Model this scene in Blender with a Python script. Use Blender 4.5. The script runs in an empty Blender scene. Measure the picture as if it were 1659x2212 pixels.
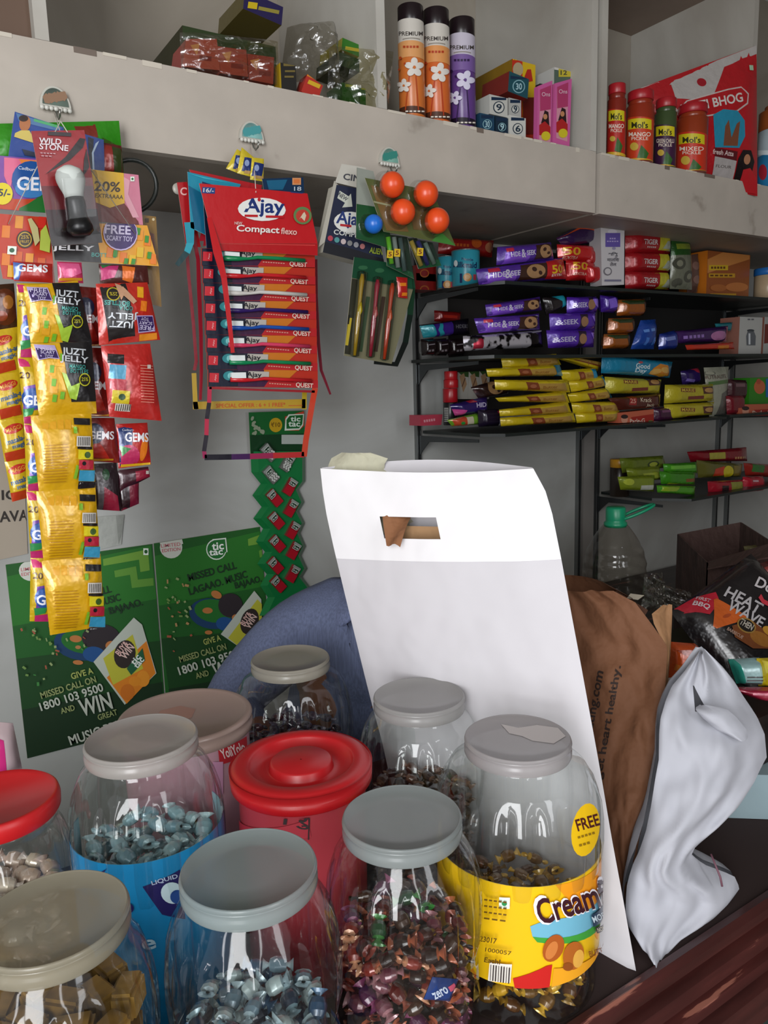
import bpy, bmesh, math, random
import numpy as np
from mathutils import Vector, Matrix, noise
# ---------------------------------------------------------------- camera, light, exposure
W_PX, H_PX, FPX = 1659, 2212, 1650.0
CAM = np.array([0.0, -1.75, 1.55])
YAW, PITCH, ROLL = math.radians(32.8), math.radians(9.45), math.radians(1.66)
sc = bpy.context.scene
col = sc.collection
_cy, _sy = math.cos(YAW), math.sin(YAW)
_f = np.array([_sy*math.cos(PITCH), _cy*math.cos(PITCH), -math.sin(PITCH)])
_r = np.array([_cy, -_sy, 0.0]); _d = np.cross(_f, _r)
_r2 = _r*math.cos(ROLL)+_d*math.sin(ROLL); _d2 = -_r*math.sin(ROLL)+_d*math.cos(ROLL)
RM = np.stack([_r2, _d2, _f], 1)
cd = bpy.data.cameras.new('camera'); cam = bpy.data.objects.new('camera', cd); col.objects.link(cam)
mw = Matrix.Identity(4)
for i in range(3):
    mw[i][0] = _r2[i]; mw[i][1] = -_d2[i]; mw[i][2] = -_f[i]; mw[i][3] = CAM[i]
cam.matrix_world = mw
cd.sensor_fit = 'VERTICAL'; cd.sensor_height = 24.0; cd.lens = 24.0*FPX/H_PX; cd.clip_start = .02
sc.camera = cam
sc.view_settings.view_transform = 'Standard'; sc.view_settings.look = 'None'
sc.view_settings.gamma = 1; sc.view_settings.use_curve_mapping = False
sc.view_settings.exposure = -0.14
try: sc.cycles.transparent_max_bounces = 24
except Exception: pass
wd = bpy.data.worlds.new('World'); sc.world = wd; wd.use_nodes = True
bg = wd.node_tree.nodes['Background']; bg.inputs[0].default_value = (.97, .97, 1, 1); bg.inputs[1].default_value = .78
def area(name, loc, target, sx, sy, power, color):
    l = bpy.data.lights.new(name, 'AREA'); l.shape = 'RECTANGLE'; l.size = sx; l.size_y = sy; l.energy = power; l.color = color
    o = bpy.data.objects.new(name, l); col.objects.link(o); o.location = loc
    o.rotation_euler = (Vector(target)-Vector(loc)).to_track_quat('-Z', 'Y').to_euler(); return o
area('daylight_from_shop_front', (-1.25, -2.75, 1.7), (.5, -.4, 1.4), .8, 1.9, 66, (.97, .985, 1))
area('daylight_from_street', (.75, -3.1, 1.9), (.7, -.9, 1.2), .35, 1.5, 11, (.95, .97, 1))
area('added_streak_light_mid', (-.15, -3.1, 1.75), (.5, -.9, 1.2), .10, 1.7, 4.5, (.97, .98, 1))  # added thin lamp, gives the jar flutes extra vertical streaks
area('added_streak_light_left', (-2.0, -2.3, 1.6), (.3, -.9, 1.3), .12, 1.5, 6, (.97, .98, 1))  # another added narrow lamp for jar streaks, from the left

# ---------------------------------------------------------------- view helpers (pixel -> point at a real depth)
def ray(x, y): return RM @ np.array([(x-829.5)/FPX, (y-1106)/FPX, 1.0])
def PY(x, y, Y): d = ray(x, y); return CAM+d*((Y-CAM[1])/d[1])
def PZ(x, y, Z): d = ray(x, y); return CAM+d*((Z-CAM[2])/d[2])
def PD(x, y, D): return CAM+D*ray(x, y)
def prj(p):
    v = RM.T @ (np.array(p)-CAM); return np.array([829.5+FPX*v[0]/v[2], 1106+FPX*v[1]/v[2]])
def dep(p): return float((RM.T @ (np.array(p)-CAM))[2])
# ---------------------------------------------------------------- materials
def lin(h):
    h = h.lstrip('#'); c = [int(h[i:i+2], 16)/255 for i in (0, 2, 4)]
    return tuple((x/12.92 if x <= .04045 else ((x+.055)/1.055)**2.4) for x in c)+(1,)
MC = {}
def mat(h, kind='paper'):
    k = (h, kind)
    if k in MC: return MC[k]
    m = bpy.data.materials.new(kind+'_'+h.strip('#')); m.use_nodes = True
    nt = m.node_tree; b = nt.nodes['Principled BSDF']; N = nt.nodes.new; L = nt.links.new
    b.inputs['Base Color'].default_value = lin(h)
    def bump(scale, strength, dist=.002, detail=2):
        tc = N('ShaderNodeTexCoord'); n = N('ShaderNodeTexNoise'); n.inputs['Scale'].default_value = scale; n.inputs['Detail'].default_value = detail
        bp = N('ShaderNodeBump'); bp.inputs['Strength'].default_value = strength; bp.inputs['Distance'].default_value = dist
        L(tc.outputs['Object'], n.inputs['Vector']); L(n.outputs['Fac'], bp.inputs['Height']); L(bp.outputs['Normal'], b.inputs['Normal']); return n, tc
    if kind == 'paper': b.inputs['Roughness'].default_value = .62
    elif kind == 'gloss': b.inputs['Roughness'].default_value = .28; bump(60, .15)
    elif kind == 'foil':
        b.inputs['Roughness'].default_value = .24; b.inputs['Metallic'].default_value = .15; b.inputs['Coat Weight'].default_value = .7
        b.inputs['Coat Roughness'].default_value = .12; bump(28, .9, .006, 3)
    elif kind == 'metal': b.inputs['Metallic'].default_value = .9; b.inputs['Roughness'].default_value = .32
    elif kind == 'plastic': b.inputs['Roughness'].default_value = .35; b.inputs['Subsurface Weight'].default_value = .0
    elif kind == 'matte': b.inputs['Roughness'].default_value = .9
    elif kind == 'cloth':
        b.inputs['Roughness'].default_value = .95; bump(9, .5, .02, 4)
    elif kind == 'kraft': b.inputs['Roughness'].default_value = .8; bump(12, .9, .018, 4)
    elif kind == 'nonwoven': b.inputs['Roughness'].default_value = .9; bump(6, .5, .03, 3)
    elif kind == 'frost':
        b.inputs['Roughness'].default_value = .25; b.inputs['Alpha'].default_value = .88; b.inputs['Transmission Weight'].default_value = .0
    elif kind in ('clear', 'tint', 'film', 'thin'):
        nt.nodes.remove(b); out = nt.nodes['Material Output']
        t = N('ShaderNodeBsdfTransparent'); t.inputs[0].default_value = lin(h)
        g = N('ShaderNodeBsdfGlossy'); g.inputs['Roughness'].default_value = .07 if kind != 'film' else .16
        lw = N('ShaderNodeLayerWeight'); lw.inputs[0].default_value = .5
        p = N('ShaderNodeMath'); p.operation = 'POWER'; p.inputs[1].default_value = 2.6
        ma = N('ShaderNodeMath'); ma.operation = 'MULTIPLY_ADD'; ma.inputs[1].default_value = .55 if kind != 'thin' else .2; ma.inputs[2].default_value = {'clear': .055, 'tint': .06, 'film': .13, 'thin': .015}[kind]
        mx = N('ShaderNodeMixShader')
        L(lw.outputs['Facing'], p.inputs[0]); L(p.outputs[0], ma.inputs[0]); L(ma.outputs[0], mx.inputs[0]); L(t.outputs[0], mx.inputs[1]); L(g.outputs[0], mx.inputs[2]); L(mx.outputs[0], out.inputs[0])
        if kind == 'film':
            tc = N('ShaderNodeTexCoord'); n = N('ShaderNodeTexNoise'); n.inputs['Scale'].default_value = 22; n.inputs['Detail'].default_value = 3
            bp = N('ShaderNodeBump'); bp.inputs['Strength'].default_value = .7; bp.inputs['Distance'].default_value = .012
            L(tc.outputs['Object'], n.inputs['Vector']); L(n.outputs['Fac'], bp.inputs['Height']); L(bp.outputs['Normal'], g.inputs['Normal'])
    elif kind in ('wall', 'board', 'wood', 'shirt', 'silverfoil', 'splotch'):
        tc = N('ShaderNodeTexCoord'); n = N('ShaderNodeTexNoise'); L(tc.outputs['Object'], n.inputs['Vector'])
        cr = N('ShaderNodeValToRGB'); L(n.outputs['Fac'], cr.inputs[0]); L(cr.outputs[0], b.inputs['Base Color']); c = lin(h); e = cr.color_ramp.elements
        def mul(f): return tuple(x*f for x in c[:3])+(1,)
        b.inputs['Roughness'].default_value = .75
        if kind == 'wall':
            n.inputs['Scale'].default_value = 1.6; n.inputs['Detail'].default_value = 6; n.inputs['Distortion'].default_value = 1.2
            e[0].position = .33; e[0].color = (c[0]*.66, c[1]*.63, c[2]*.60, 1); e[1].position = .62; e[1].color = c
        elif kind == 'board':
            n.inputs['Scale'].default_value = 9; n.inputs['Detail'].default_value = 10; b.inputs['Roughness'].default_value = .55
            e[0].position = .27; e[0].color = (c[0]*.50, c[1]*.47, c[2]*.44, 1); e[1].position = .37; e[1].color = mul(.90); x = e.new(.52); x.color = mul(.95)
            x = e.new(.75); x.color = mul(1.05)
            bump(5, .35, .006, 5)
        elif kind == 'wood':
            n.inputs['Scale'].default_value = 16; n.inputs['Detail'].default_value = 6; b.inputs['Roughness'].default_value = .38
            mp = N('ShaderNodeMapping'); mp.inputs['Scale'].default_value = (.35, 3, 3); L(tc.outputs['Object'], mp.inputs[0]); L(mp.outputs[0], n.inputs['Vector'])
            e[0].position = .3; e[0].color = mul(.5); e[1].position = .6; e[1].color = c
            x = e.new(.655); x.color = mul(1.2); x = e.new(.675); x.color = lin('#8a5648')
        elif kind == 'shirt':
            n.inputs['Scale'].default_value = 30; n.inputs['Detail'].default_value = 3
            mp = N('ShaderNodeMapping'); mp.inputs['Scale'].default_value = (12, 12, .6); L(tc.outputs['Object'], mp.inputs[0]); L(mp.outputs[0], n.inputs['Vector'])
            e[0].position = .35; e[0].color = mul(.78); e[1].position = .65; e[1].color = mul(1.1); b.inputs['Roughness'].default_value = .9; bump(7, .8, .03, 2)
        elif kind == 'silverfoil':
            n.inputs['Scale'].default_value = 40; e[0].position = .42; e[0].color = lin('#141012'); e[1].position = .5; e[1].color = c
            b.inputs['Metallic'].default_value = .6; b.inputs['Roughness'].default_value = .2
        elif kind == 'splotch':
            n.inputs['Scale'].default_value = 18; n.inputs['Detail'].default_value = 3; e[0].position = .4; e[0].color = mul(.35); e[1].position = .62; e[1].color = mul(1.1); b.inputs['Roughness'].default_value = .45
    MC[k] = m; return m

# ---------------------------------------------------------------- text -> 2D mesh (unit box)
TC = {}
def text2d(s, bold=0.0):
    k = (s, bold)
    if k in TC: return TC[k]
    cu = bpy.data.curves.new('t', 'FONT'); cu.body = s; cu.resolution_u = 3; cu.offset = bold; cu.align_x = 'LEFT'
    o = bpy.data.objects.new('t', cu); col.objects.link(o)
    bpy.context.view_layer.update()
    me = bpy.data.meshes.new_from_object(o.evaluated_get(bpy.context.evaluated_depsgraph_get()))
    v = np.array([x.co[:2] for x in me.vertices]) if len(me.vertices) else np.zeros((3, 2))
    f = [tuple(p.vertices) for p in me.polygons]
    bpy.data.objects.remove(o); bpy.data.curves.remove(cu); bpy.data.meshes.remove(me)
    mn, mx = v.min(0), v.max(0); v = (v-(mn+mx)/2)/np.maximum(mx-mn, 1e-6); v[:, 1] *= -1
    TC[k] = (v, f); return TC[k]
# ---------------------------------------------------------------- mesh builder
ORG = {}
class MB:
    def __init__(s): s.v = []; s.f = []; s.m = []; s.sm = []; s.mats = []
    def mi(s, m):
        if m not in s.mats: s.mats.append(m)
        return s.mats.index(m)
    def add(s, verts, faces, m, smooth=False):
        o = len(s.v); s.v += [tuple(float(c) for c in p) for p in verts]; i = s.mi(m)
        for f in faces: s.f.append(tuple(o+a for a in f)); s.m.append(i); s.sm.append(smooth)
        return s
    def box(s, a, b, m):
        x0, y0, z0 = a; x1, y1, z1 = b
        return s.add([(x0,y0,z0),(x1,y0,z0),(x1,y1,z0),(x0,y1,z0),(x0,y0,z1),(x1,y0,z1),(x1,y1,z1),(x0,y1,z1)],
              [(0,1,5,4),(1,2,6,5),(2,3,7,6),(3,0,4,7),(4,5,6,7),(3,2,1,0)], m)
    def hexa(s, F, B, m):   # front quad TL,TR,BR,BL and back quad
        return s.add(list(F)+list(B), [(0,3,2,1),(4,5,6,7),(0,1,5,4),(1,2,6,5),(2,3,7,6),(3,0,4,7)], m)
    def grid(s, fn, nu, nv, m, smooth=True, flip=False, closeu=False, skip=None):
        V = [fn(i/nu, j/nv) for j in range(nv+1) for i in range(nu+(0 if closeu else 1))]; n = nu+(0 if closeu else 1); F = []
        for j in range(nv):
            for i in range(nu):
                if skip and skip(i, j): continue
                a = j*n+i; b = j*n+(i+1) % n; q = (a, b, b+n, a+n); F.append(q[::-1] if flip else q)
        return s.add(V, F, m, smooth)
    def lathe(s, prof, c, m, n=40, smooth=True, fl=None, capb=False, capt=False):
        V = []; F = []
        for j, (r, z) in enumerate(prof):
            for i in range(n):
                t = 2*math.pi*i/n; rr = r*(1+(fl(t, j) if fl else 0)); V.append((c[0]+rr*math.cos(t), c[1]+rr*math.sin(t), c[2]+z))
        for j in range(len(prof)-1):
            for i in range(n): a = j*n+i; b = j*n+(i+1) % n; F.append((a, b, b+n, a+n))
        if capb: F.append(tuple(range(n))[::-1])
        if capt: F.append(tuple((len(prof)-1)*n+i for i in range(n)))
        return s.add(V, F, m, smooth)
    def tube(s, pts, r, m, n=8):
        pts = [Vector([float(c) for c in p]) for p in pts]; V = []; F = []; up = Vector((.13, .21, .97))
        for k, p in enumerate(pts):
            d = (pts[min(k+1, len(pts)-1)]-pts[max(k-1, 0)]).normalized(); a = d.cross(up)
            if a.length < .05: a = d.cross(Vector((1, 0, 0)))
            a.normalize(); b = d.cross(a); rr = r[k] if isinstance(r, (list, tuple)) else r
            for i in range(n): t = 2*math.pi*i/n; V.append(p+a*rr*math.cos(t)+b*rr*math.sin(t))
        for k in range(len(pts)-1):
            for i in range(n): q = k*n+i; w = k*n+(i+1) % n; F.append((q, w, w+n, q+n))
        F.append(tuple(range(n))[::-1]); F.append(tuple((len(pts)-1)*n+i for i in range(n)))
        return s.add(V, F, m, True)
    def ball(s, c, rx, ry, rz, m, n=20, k=12):
        V = []; F = []
        for j in range(k+1):
            p = math.pi*j/k
            for i in range(n): t = 2*math.pi*i/n; V.append((c[0]+rx*math.sin(p)*math.cos(t), c[1]+ry*math.sin(p)*math.sin(t), c[2]+rz*math.cos(p)))
        for j in range(k):
            for i in range(n): a = j*n+i; b = j*n+(i+1) % n; F.append((a, a+n, b+n, b))
        return s.add(V, F, m, True)
    def decals(s, surf, art, kind='paper', px=True, base=.0006):
        """art: flat printing on a surface, in photo pixels (px) or in 0..1 (u right, v down)"""
        for k, e in enumerate(art):
            ty = e[0]
            if ty == 'r' or ty == 'e':
                _, cx, cy, w, h, c = e[:6]; rot = e[6] if len(e) > 6 else 0
                if ty == 'r': P = [(-.5,-.5),(.5,-.5),(.5,.5),(-.5,.5)]
                else: P = [(.5*math.cos(t*math.pi/10), .5*math.sin(t*math.pi/10)) for t in range(20)]
                F = [tuple(range(len(P)))]
            elif ty == 'p': P = [(a, b) for a, b in e[1]]; F = [tuple(range(len(P)))]; cx = cy = 0; w = h = 1; c = e[2]; rot = 0
            elif ty == 't':
                _, st, cx, cy, w, h, c = e[:7]; rot = e[7] if len(e) > 7 else 0
                if st[0] == '~':   # print too small to read: a row of short dashes
                    nb = int(st[1:]); P = []; F = []
                    for b_ in range(nb): x0 = -.5+b_/nb; P += [(x0, -.3), (x0+.7/nb, -.3), (x0+.7/nb, .3), (x0, .3)]; F.append((4*b_, 4*b_+1, 4*b_+2, 4*b_+3))
                else: P, F = text2d(st, .022 if h > (9 if px else .08) else .01)
            P = np.array(P, float)*np.array([w, h]); a = math.radians(rot)
            if rot:
                if px: P = P @ np.array([[math.cos(a), math.sin(a)], [-math.sin(a), math.cos(a)]])
                else:
                    ar = surf.asp; Q = P*np.array([ar, 1]); Q = Q @ np.array([[math.cos(a), math.sin(a)], [-math.sin(a), math.cos(a)]]); P = Q/np.array([ar, 1])
            P = P+np.array([cx, cy]); uv = surf.px2uv(P) if px else P
            uv = np.clip(uv, surf.lo, surf.hi)
            if surf.nu > 1 or surf.nv > 1:
                bm = bmesh.new(); vs = [bm.verts.new((q[0], q[1], 0)) for q in uv]
                for fc in F:
                    try: bm.faces.new([vs[i] for i in fc])
                    except ValueError: pass
                mn, mx = uv.min(0), uv.max(0)
                for ax, nn in ((0, surf.nu), (1, surf.nv)):
                    for i in range(1, nn):
                        t = surf.lo[ax]+(surf.hi[ax]-surf.lo[ax])*i/nn
                        if mn[ax] < t < mx[ax]:
                            bmesh.ops.bisect_plane(bm, geom=bm.verts[:]+bm.edges[:]+bm.faces[:], plane_co=(t if ax == 0 else 0, t if ax == 1 else 0, 0), plane_no=(1 if ax == 0 else 0, 1 if ax == 1 else 0, 0))
                bm.verts.index_update(); uv = [(q.co.x, q.co.y) for q in bm.verts]; F = [tuple(q.index for q in fc.verts) for fc in bm.faces]; bm.free()
            if not F: continue
            off = base+.00022*k
            s.add([surf.S(q[0], q[1], off) for q in uv], F, mat(c, kind) if isinstance(c, str) else c, surf.nu > 1)
        return s
    def build(s, name, parent=None, label=None, cat=None, group=None, kind=None):
        V = np.array(s.v); 
        if parent is None:
            org = np.array([(V[:, 0].min()+V[:, 0].max())/2, (V[:, 1].min()+V[:, 1].max())/2, V[:, 2].min()])
        else: org = ORG[parent.name]
        me = bpy.data.meshes.new(name); me.from_pydata([tuple(p) for p in (V-org)], [], s.f)
        for m in s.mats: me.materials.append(m)
        me.polygons.foreach_set('material_index', s.m); me.polygons.foreach_set('use_smooth', s.sm); me.update()
        o = bpy.data.objects.new(name, me); col.objects.link(o)
        if parent is None: o.location = org
        else: o.parent = parent
        ORG[o.name] = org; tag(o, label, cat, group, kind); return o
def tag(o, label=None, cat=None, group=None, kind=None):
    for k, v in (('label', label), ('category', cat), ('group', group), ('kind', kind)):
        if v: o[k] = v
    return o
def thing(name, label, cat, loc, group=None):
    o = bpy.data.objects.new(name, None); col.objects.link(o); o.empty_display_size = .02; o.location = [float(c) for c in loc]
    ORG[o.name] = np.array(loc, float); return tag(o, label, cat, group)
# ---------------------------------------------------------------- surfaces
class Quad:
    """sheet through four world corners (TL,TR,BR,BL); bulge profile makes pillow packs"""
    def __init__(s, C, nu=1, nv=1, bulge=None, curl=0.0):
        s.C = [np.array(c, float) for c in C]; s.nu, s.nv = nu, nv; s.b = bulge; s.curl = curl; s.lo = np.array([0., 0.]); s.hi = np.array([1., 1.])
        n = np.cross(s.C[1]-s.C[0], s.C[3]-s.C[0])+np.cross(s.C[3]-s.C[2], s.C[1]-s.C[2]); n /= np.linalg.norm(n)
        if n @ (CAM-s.C[0]) < 0: n = -n
        s.n = n; s.pc = [prj(c) for c in s.C]
        s.asp = np.linalg.norm(s.C[1]-s.C[0])/np.linalg.norm(s.C[3]-s.C[0])
    def P(s, u, v): a, b, c, d = s.C; return a*(1-u)*(1-v)+b*u*(1-v)+c*u*v+d*(1-u)*v
    def S(s, u, v, off=0.0, side=1):
        t = s.b(u, v) if s.b else 0.0
        return s.P(u, v)+s.n*(side*(t+off)+s.curl*(4*(v-.5)**2))
    def px2uv(s, P):
        a, b, c, d = s.pc; u = np.full(len(P), .5); v = np.full(len(P), .5)
        for _ in range(12):
            U = u[:, None]; Vv = v[:, None]
            f = a*(1-U)*(1-Vv)+b*U*(1-Vv)+c*U*Vv+d*(1-U)*Vv-P
            fu = (b-a)*(1-Vv)+(c-d)*Vv; fv = (d-a)*(1-U)+(c-b)*U
            det = fu[:, 0]*fv[:, 1]-fu[:, 1]*fv[:, 0]
            u = u-(f[:, 0]*fv[:, 1]-f[:, 1]*fv[:, 0])/det; v = v-(fu[:, 0]*f[:, 1]-fu[:, 1]*f[:, 0])/det
            u = np.clip(u, -1, 2); v = np.clip(v, -1, 2)
        return np.stack([u, v], 1)
class Cyl:
    """upright cylinder facing the viewer; u = angle about the axis, v = height from the bottom"""
    def __init__(s, c, r, z0, z1, span=150, nu=24):
        s.c = np.array(c, float); s.r = r; s.z0, s.z1 = z0, z1; s.nu = nu; s.nv = 1; s.asp = 1.0
        to = CAM-s.c; s.t0 = math.atan2(to[1], to[0]); a = math.radians(span/2); s.lo = np.array([-a, z0]); s.hi = np.array([a, z1])
    def S(s, u, v, off=0.0): t = s.t0+u; r = s.r+off; return np.array([s.c[0]+r*math.cos(t), s.c[1]+r*math.sin(t), v])
    def px2uv(s, P):
        out = []
        for x, y in P:
            d = ray(x, y); o = CAM-s.c; A = d[0]**2+d[1]**2; B = 2*(o[0]*d[0]+o[1]*d[1]); Cc = o[0]**2+o[1]**2-s.r**2; D = B*B-4*A*Cc
            t = (-B-math.sqrt(max(D, 0)))/(2*A); p = CAM+d*t; a = math.atan2(p[1]-s.c[1], p[0]-s.c[0])-s.t0
            out.append(((a+math.pi) % (2*math.pi)-math.pi, p[2]))
        return np.array(out)
def rect(x0, y0, x1, y1, Y, snap=None, rot=0):
    """a true upright rectangle at plane y=Y that the photo shows over these pixels"""
    c = PY((x0+x1)/2, (y0+y1)/2, Y); e = .01
    sx = np.linalg.norm(prj(c+[e, 0, 0])-prj(c-[e, 0, 0]))/(2*e); sz = np.linalg.norm(prj(c+[0, 0, e])-prj(c-[0, 0, e]))/(2*e)
    w = (x1-x0)/sx/2; h = (y1-y0)/sz/2
    if snap is not None: c[2] = snap+h
    a = math.radians(rot); ca, sa = math.cos(a), math.sin(a)
    return [c+np.array([px*ca-pz*sa, 0, px*sa+pz*ca]) for px, pz in ((-w, h), (w, h), (w, -h), (-w, -h))]
def corners(g, Y, snap=None, rot=0):
    if isinstance(g[0], np.ndarray): return g
    if len(g) == 4 and not isinstance(g[0], (tuple, list)): return rect(*g, Y, snap, rot)
    Ys = Y if isinstance(Y, (list, tuple)) else [Y]*4
    return [PY(p[0], p[1], q) for p, q in zip(g, Ys)]
def prof_h(t, p=.5):
    return lambda u, v: t/2*min(1, max(0, (min(u, 1-u)-.03))/.13)**.6*max(0, 1-(2*v-1)**4)**p
def prof_v(t, p=.5):
    return lambda u, v: t/2*min(1, max(0, (min(v, 1-v)-.05))/.22)**.6*max(0, 1-(2*u-1)**2)**p
def packet(name, g, Y, t, base, art=(), label=None, cat='packet', group=None, parent=None, ends='h', kind='foil', px=True, snap=None, rot=0, nu=12, nv=8, b2=None, curl=0):
    C = corners(g, Y, snap, rot)
    if name == 'biscuit_pack':
        a_, b_, c_, d_ = C; C = [a_+(a_-d_)*.07, b_+(b_-c_)*.07, c_, d_]
    s = Quad(C, nu, nv, prof_h(t) if ends == 'h' else prof_v(t), curl)
    mb = MB(); m = mat(base, kind)
    mb.grid(lambda u, v: s.S(u, v, .0003), nu, nv, m); mb.grid(lambda u, v: s.S(u, v, .0003, -1), nu, nv, mat(b2, kind) if b2 else m, flip=True)
    mb.decals(s, art, kind, px, base=.0007)
    return mb.build(name, parent, label, cat if parent is None else None, group)
def boxed(name, g, Y, depth, base, art=(), label=None, cat='box', group=None, parent=None, kind='paper', px=True, side=None, snap=None, rot=0, yaw=0):
    C = corners(g, Y, snap, rot); s = Quad(C); a = math.radians(yaw); b = np.array([math.sin(a), math.cos(a), 0])*depth
    mb = MB(); mb.hexa(C, [c+b for c in C], mat(side or base, kind)); mb.decals(s, [('p', [(0,0),(1,0),(1,1),(0,1)], base)], kind, False, .0002)
    mb.decals(s, art, kind, px)
    return mb.build(name, parent, label, cat if parent is None else None, group)
def card(name, g, Y, base, art=(), label=None, cat='card', group=None, parent=None, kind='gloss', px=True, th=.0008, back='#b9b2a4', rot=0, curl=0):
    C = corners(g, Y, None, rot); s = Quad(C, 1, 6 if curl else 1, None, curl); mb = MB()
    mb.grid(lambda u, v: s.S(u, v, 0), s.nu, s.nv, mat(base, kind), smooth=bool(curl)); mb.grid(lambda u, v: s.S(u, v, -th), s.nu, s.nv, mat(back, 'paper'), flip=True)
    mb.decals(s, art, kind, px)
    return mb.build(name, parent, label, cat if parent is None else None, group)
def can(name, xl, xr, yt, yb, Y, bands, art, label, cat, kind='gloss', group=None, snap=None, prof=None, parent=None):
    """upright round container; bands = [(v0,v1,colour,rscale)] from the top down"""
    c = PY((xl+xr)/2, (yt+yb)/2, Y); e = .01
    sx = np.linalg.norm(prj(c+_r*e)-prj(c-_r*e))/(2*e); sz = np.linalg.norm(prj(c+[0, 0, e])-prj(c-[0, 0, e]))/(2*e)
    r = (xr-xl)/sx/2; h = (yb-yt)/sz; z0 = c[2]-h/2 if snap is None else snap
    mb = MB(); 
    for v0, v1, cc, rs, *kk in bands:
        za, zb = h*(1-v1), h*(1-v0); q = r*rs
        mb.lathe([(q*.97, za), (q, za+.0008), (q, zb-.0012), (q*.96, zb)], (c[0], c[1], z0), mat(cc, kk[0] if kk else kind), 32, capb=True, capt=True)
    s = Cyl(c, r*1.0, z0, z0+h); mb.decals(s, art, kind, True, .0004)
    return mb.build(name, parent, label, cat if parent is None else None, group)
def box_thing(name, a, b, m, **k): return MB().box(a, b, m).build(name, **k)
# ================================================================ the room
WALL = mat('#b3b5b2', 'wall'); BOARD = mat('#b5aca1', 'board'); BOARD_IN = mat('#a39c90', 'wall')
def struct(name, a, b, m): return MB().box(a, b, m).build(name, kind='structure')
struct('wall_back', (-1.6, 0, 0), (3.4, .1, 2.9), WALL)
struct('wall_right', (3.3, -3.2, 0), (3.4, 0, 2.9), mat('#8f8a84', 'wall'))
struct('wall_left', (-1.7, -1.3, 0), (-1.6, .1, 2.9), mat('#a8a49c', 'wall'))
struct('floor', (-1.7, -3.2, -.05), (3.4, .1, 0), mat('#8a8078', 'wall'))
MB().box((-4, -9, -.06), (6, -3.2, -.01), mat('#b5aea2', 'wall')).build('floor_street_bounce', kind='structure')  # unseen pale ground, added to bounce light up into the shop
struct('wall_front_light_block', (1.5, -3.3, 0), (3.4, -3.2, 2.9), mat('#8f8a84', 'wall'))  # unseen wall piece added to block light and darken the right side
struct('trim_added_lintel', (-1.7, -3.3, 2.45), (1.5, -3.2, 2.9), mat('#8f8a84', 'wall'))  # unseen lintel added so the jars reflect a bright opening with dark edges
struct('ceiling', (-1.7, -3.2, 2.9), (3.4, .1, 3.0), mat('#a6a29b', 'wall'))
# panel behind the shelves and its joint strips
struct('trim_1', (1.905, -.012, 0), (1.955, 0, 1.94), mat('#8b8783', 'wall'))
# ---------------------------------------------------------------- overhead cabinet
FY, CB, CF = -.425, 1.94, 2.078    # face plane, underside, floor level of the cabinet
def cabinet(x0, x1, lab, parts):
    t = thing('overhead_cabinet', lab, 'cabinet', ((x0+x1)/2, -.2, CB))
    m = MB().box((x0, FY, CB), (x1, FY+.02, CF), BOARD); random.seed(int(x1*100)); q = x0+.004
    while q < x1-.05:   # peeling paint along the top edge
        w = random.uniform(.006, .05); m.box((q, FY-.0008, CF-random.uniform(.002, .010)), (q+w, FY-.0001, CF+.0005), mat('#c4bcae' if random.random() < .55 else '#6d6056', 'paper')); q += w+random.uniform(.0, .12)
    m.build('front_board', t)
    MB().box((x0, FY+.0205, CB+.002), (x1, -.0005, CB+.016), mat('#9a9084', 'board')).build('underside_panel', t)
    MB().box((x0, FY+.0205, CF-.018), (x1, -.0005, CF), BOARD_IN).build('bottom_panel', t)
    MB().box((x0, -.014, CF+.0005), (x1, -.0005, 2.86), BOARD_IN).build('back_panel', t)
    for a, b, mm in parts: MB().box((a, FY, CF+.0005), (b, -.0145, 2.86), mm).build('partition', t)
    return t
PB = mat('#b9b6ae', 'wall')
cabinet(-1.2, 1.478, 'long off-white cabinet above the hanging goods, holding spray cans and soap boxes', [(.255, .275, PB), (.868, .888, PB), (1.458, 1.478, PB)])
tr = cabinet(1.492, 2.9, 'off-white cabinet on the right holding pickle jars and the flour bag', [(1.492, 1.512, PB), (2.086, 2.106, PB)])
MB().box((1.5125, FY+.02, 2.60), (2.0855, -.0145, 2.618), mat('#8d7b6e', 'board')).build('upper_shelf', tr)
# ---------------------------------------------------------------- shelf rails and smoked glass shelves
STEEL = mat('#8d9090', 'metal'); BR = mat('#55585a', 'metal')
for x, zt, lab in ((1.243, 1.935, 'steel shelf rail beside the bottle-green tray, leftmost of the wall rails'), (1.885, 1.935, 'steel shelf rail left of the narrow wall strip'), (1.972, 1.935, 'steel shelf rail right of the narrow wall strip, holding the lowest shelf'),
              (2.637, 1.935, 'steel shelf rail above the cardboard carton, left one of the right-hand pair'), (2.712, 1.935, 'steel shelf rail nearest the right edge of the photo')):
    t = thing('shelf_rail', lab, 'rail', (x, 0, .86))
    m = MB(); m.box((x-.007, -.0145, .86), (x-.004, -.0002, zt), STEEL); m.box((x+.004, -.0145, .86), (x+.007, -.0002, zt), STEEL); m.box((x-.004, -.004, .86), (x+.004, -.0002, zt), mat('#2a2a2a', 'metal'))
    m.build('channel', t)
    if x < 2.7:
        for z in ((1.781, 1.605, 1.412) if x != 1.972 else (1.412, 1.166)):
            b = MB(); pts = [(-.015, z-.004), (-.27, z-.004), (-.27, z-.012), (-.06, z-.02), (-.03, z-.045), (-.015, z-.06)]
            V = [(x-.0015, y, q) for y, q in pts]+[(x+.0015, y, q) for y, q in pts]; n = len(pts)
            b.add(V, [tuple(range(n))[::-1], tuple(range(n, 2*n))]+[(i, (i+1) % n, (i+1) % n+n, i+n) for i in range(n)], BR); b.build('bracket', t)
GL = mat('#1b211f', 'plastic'); GLS = mat('#0c0f0e', 'gloss')
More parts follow.
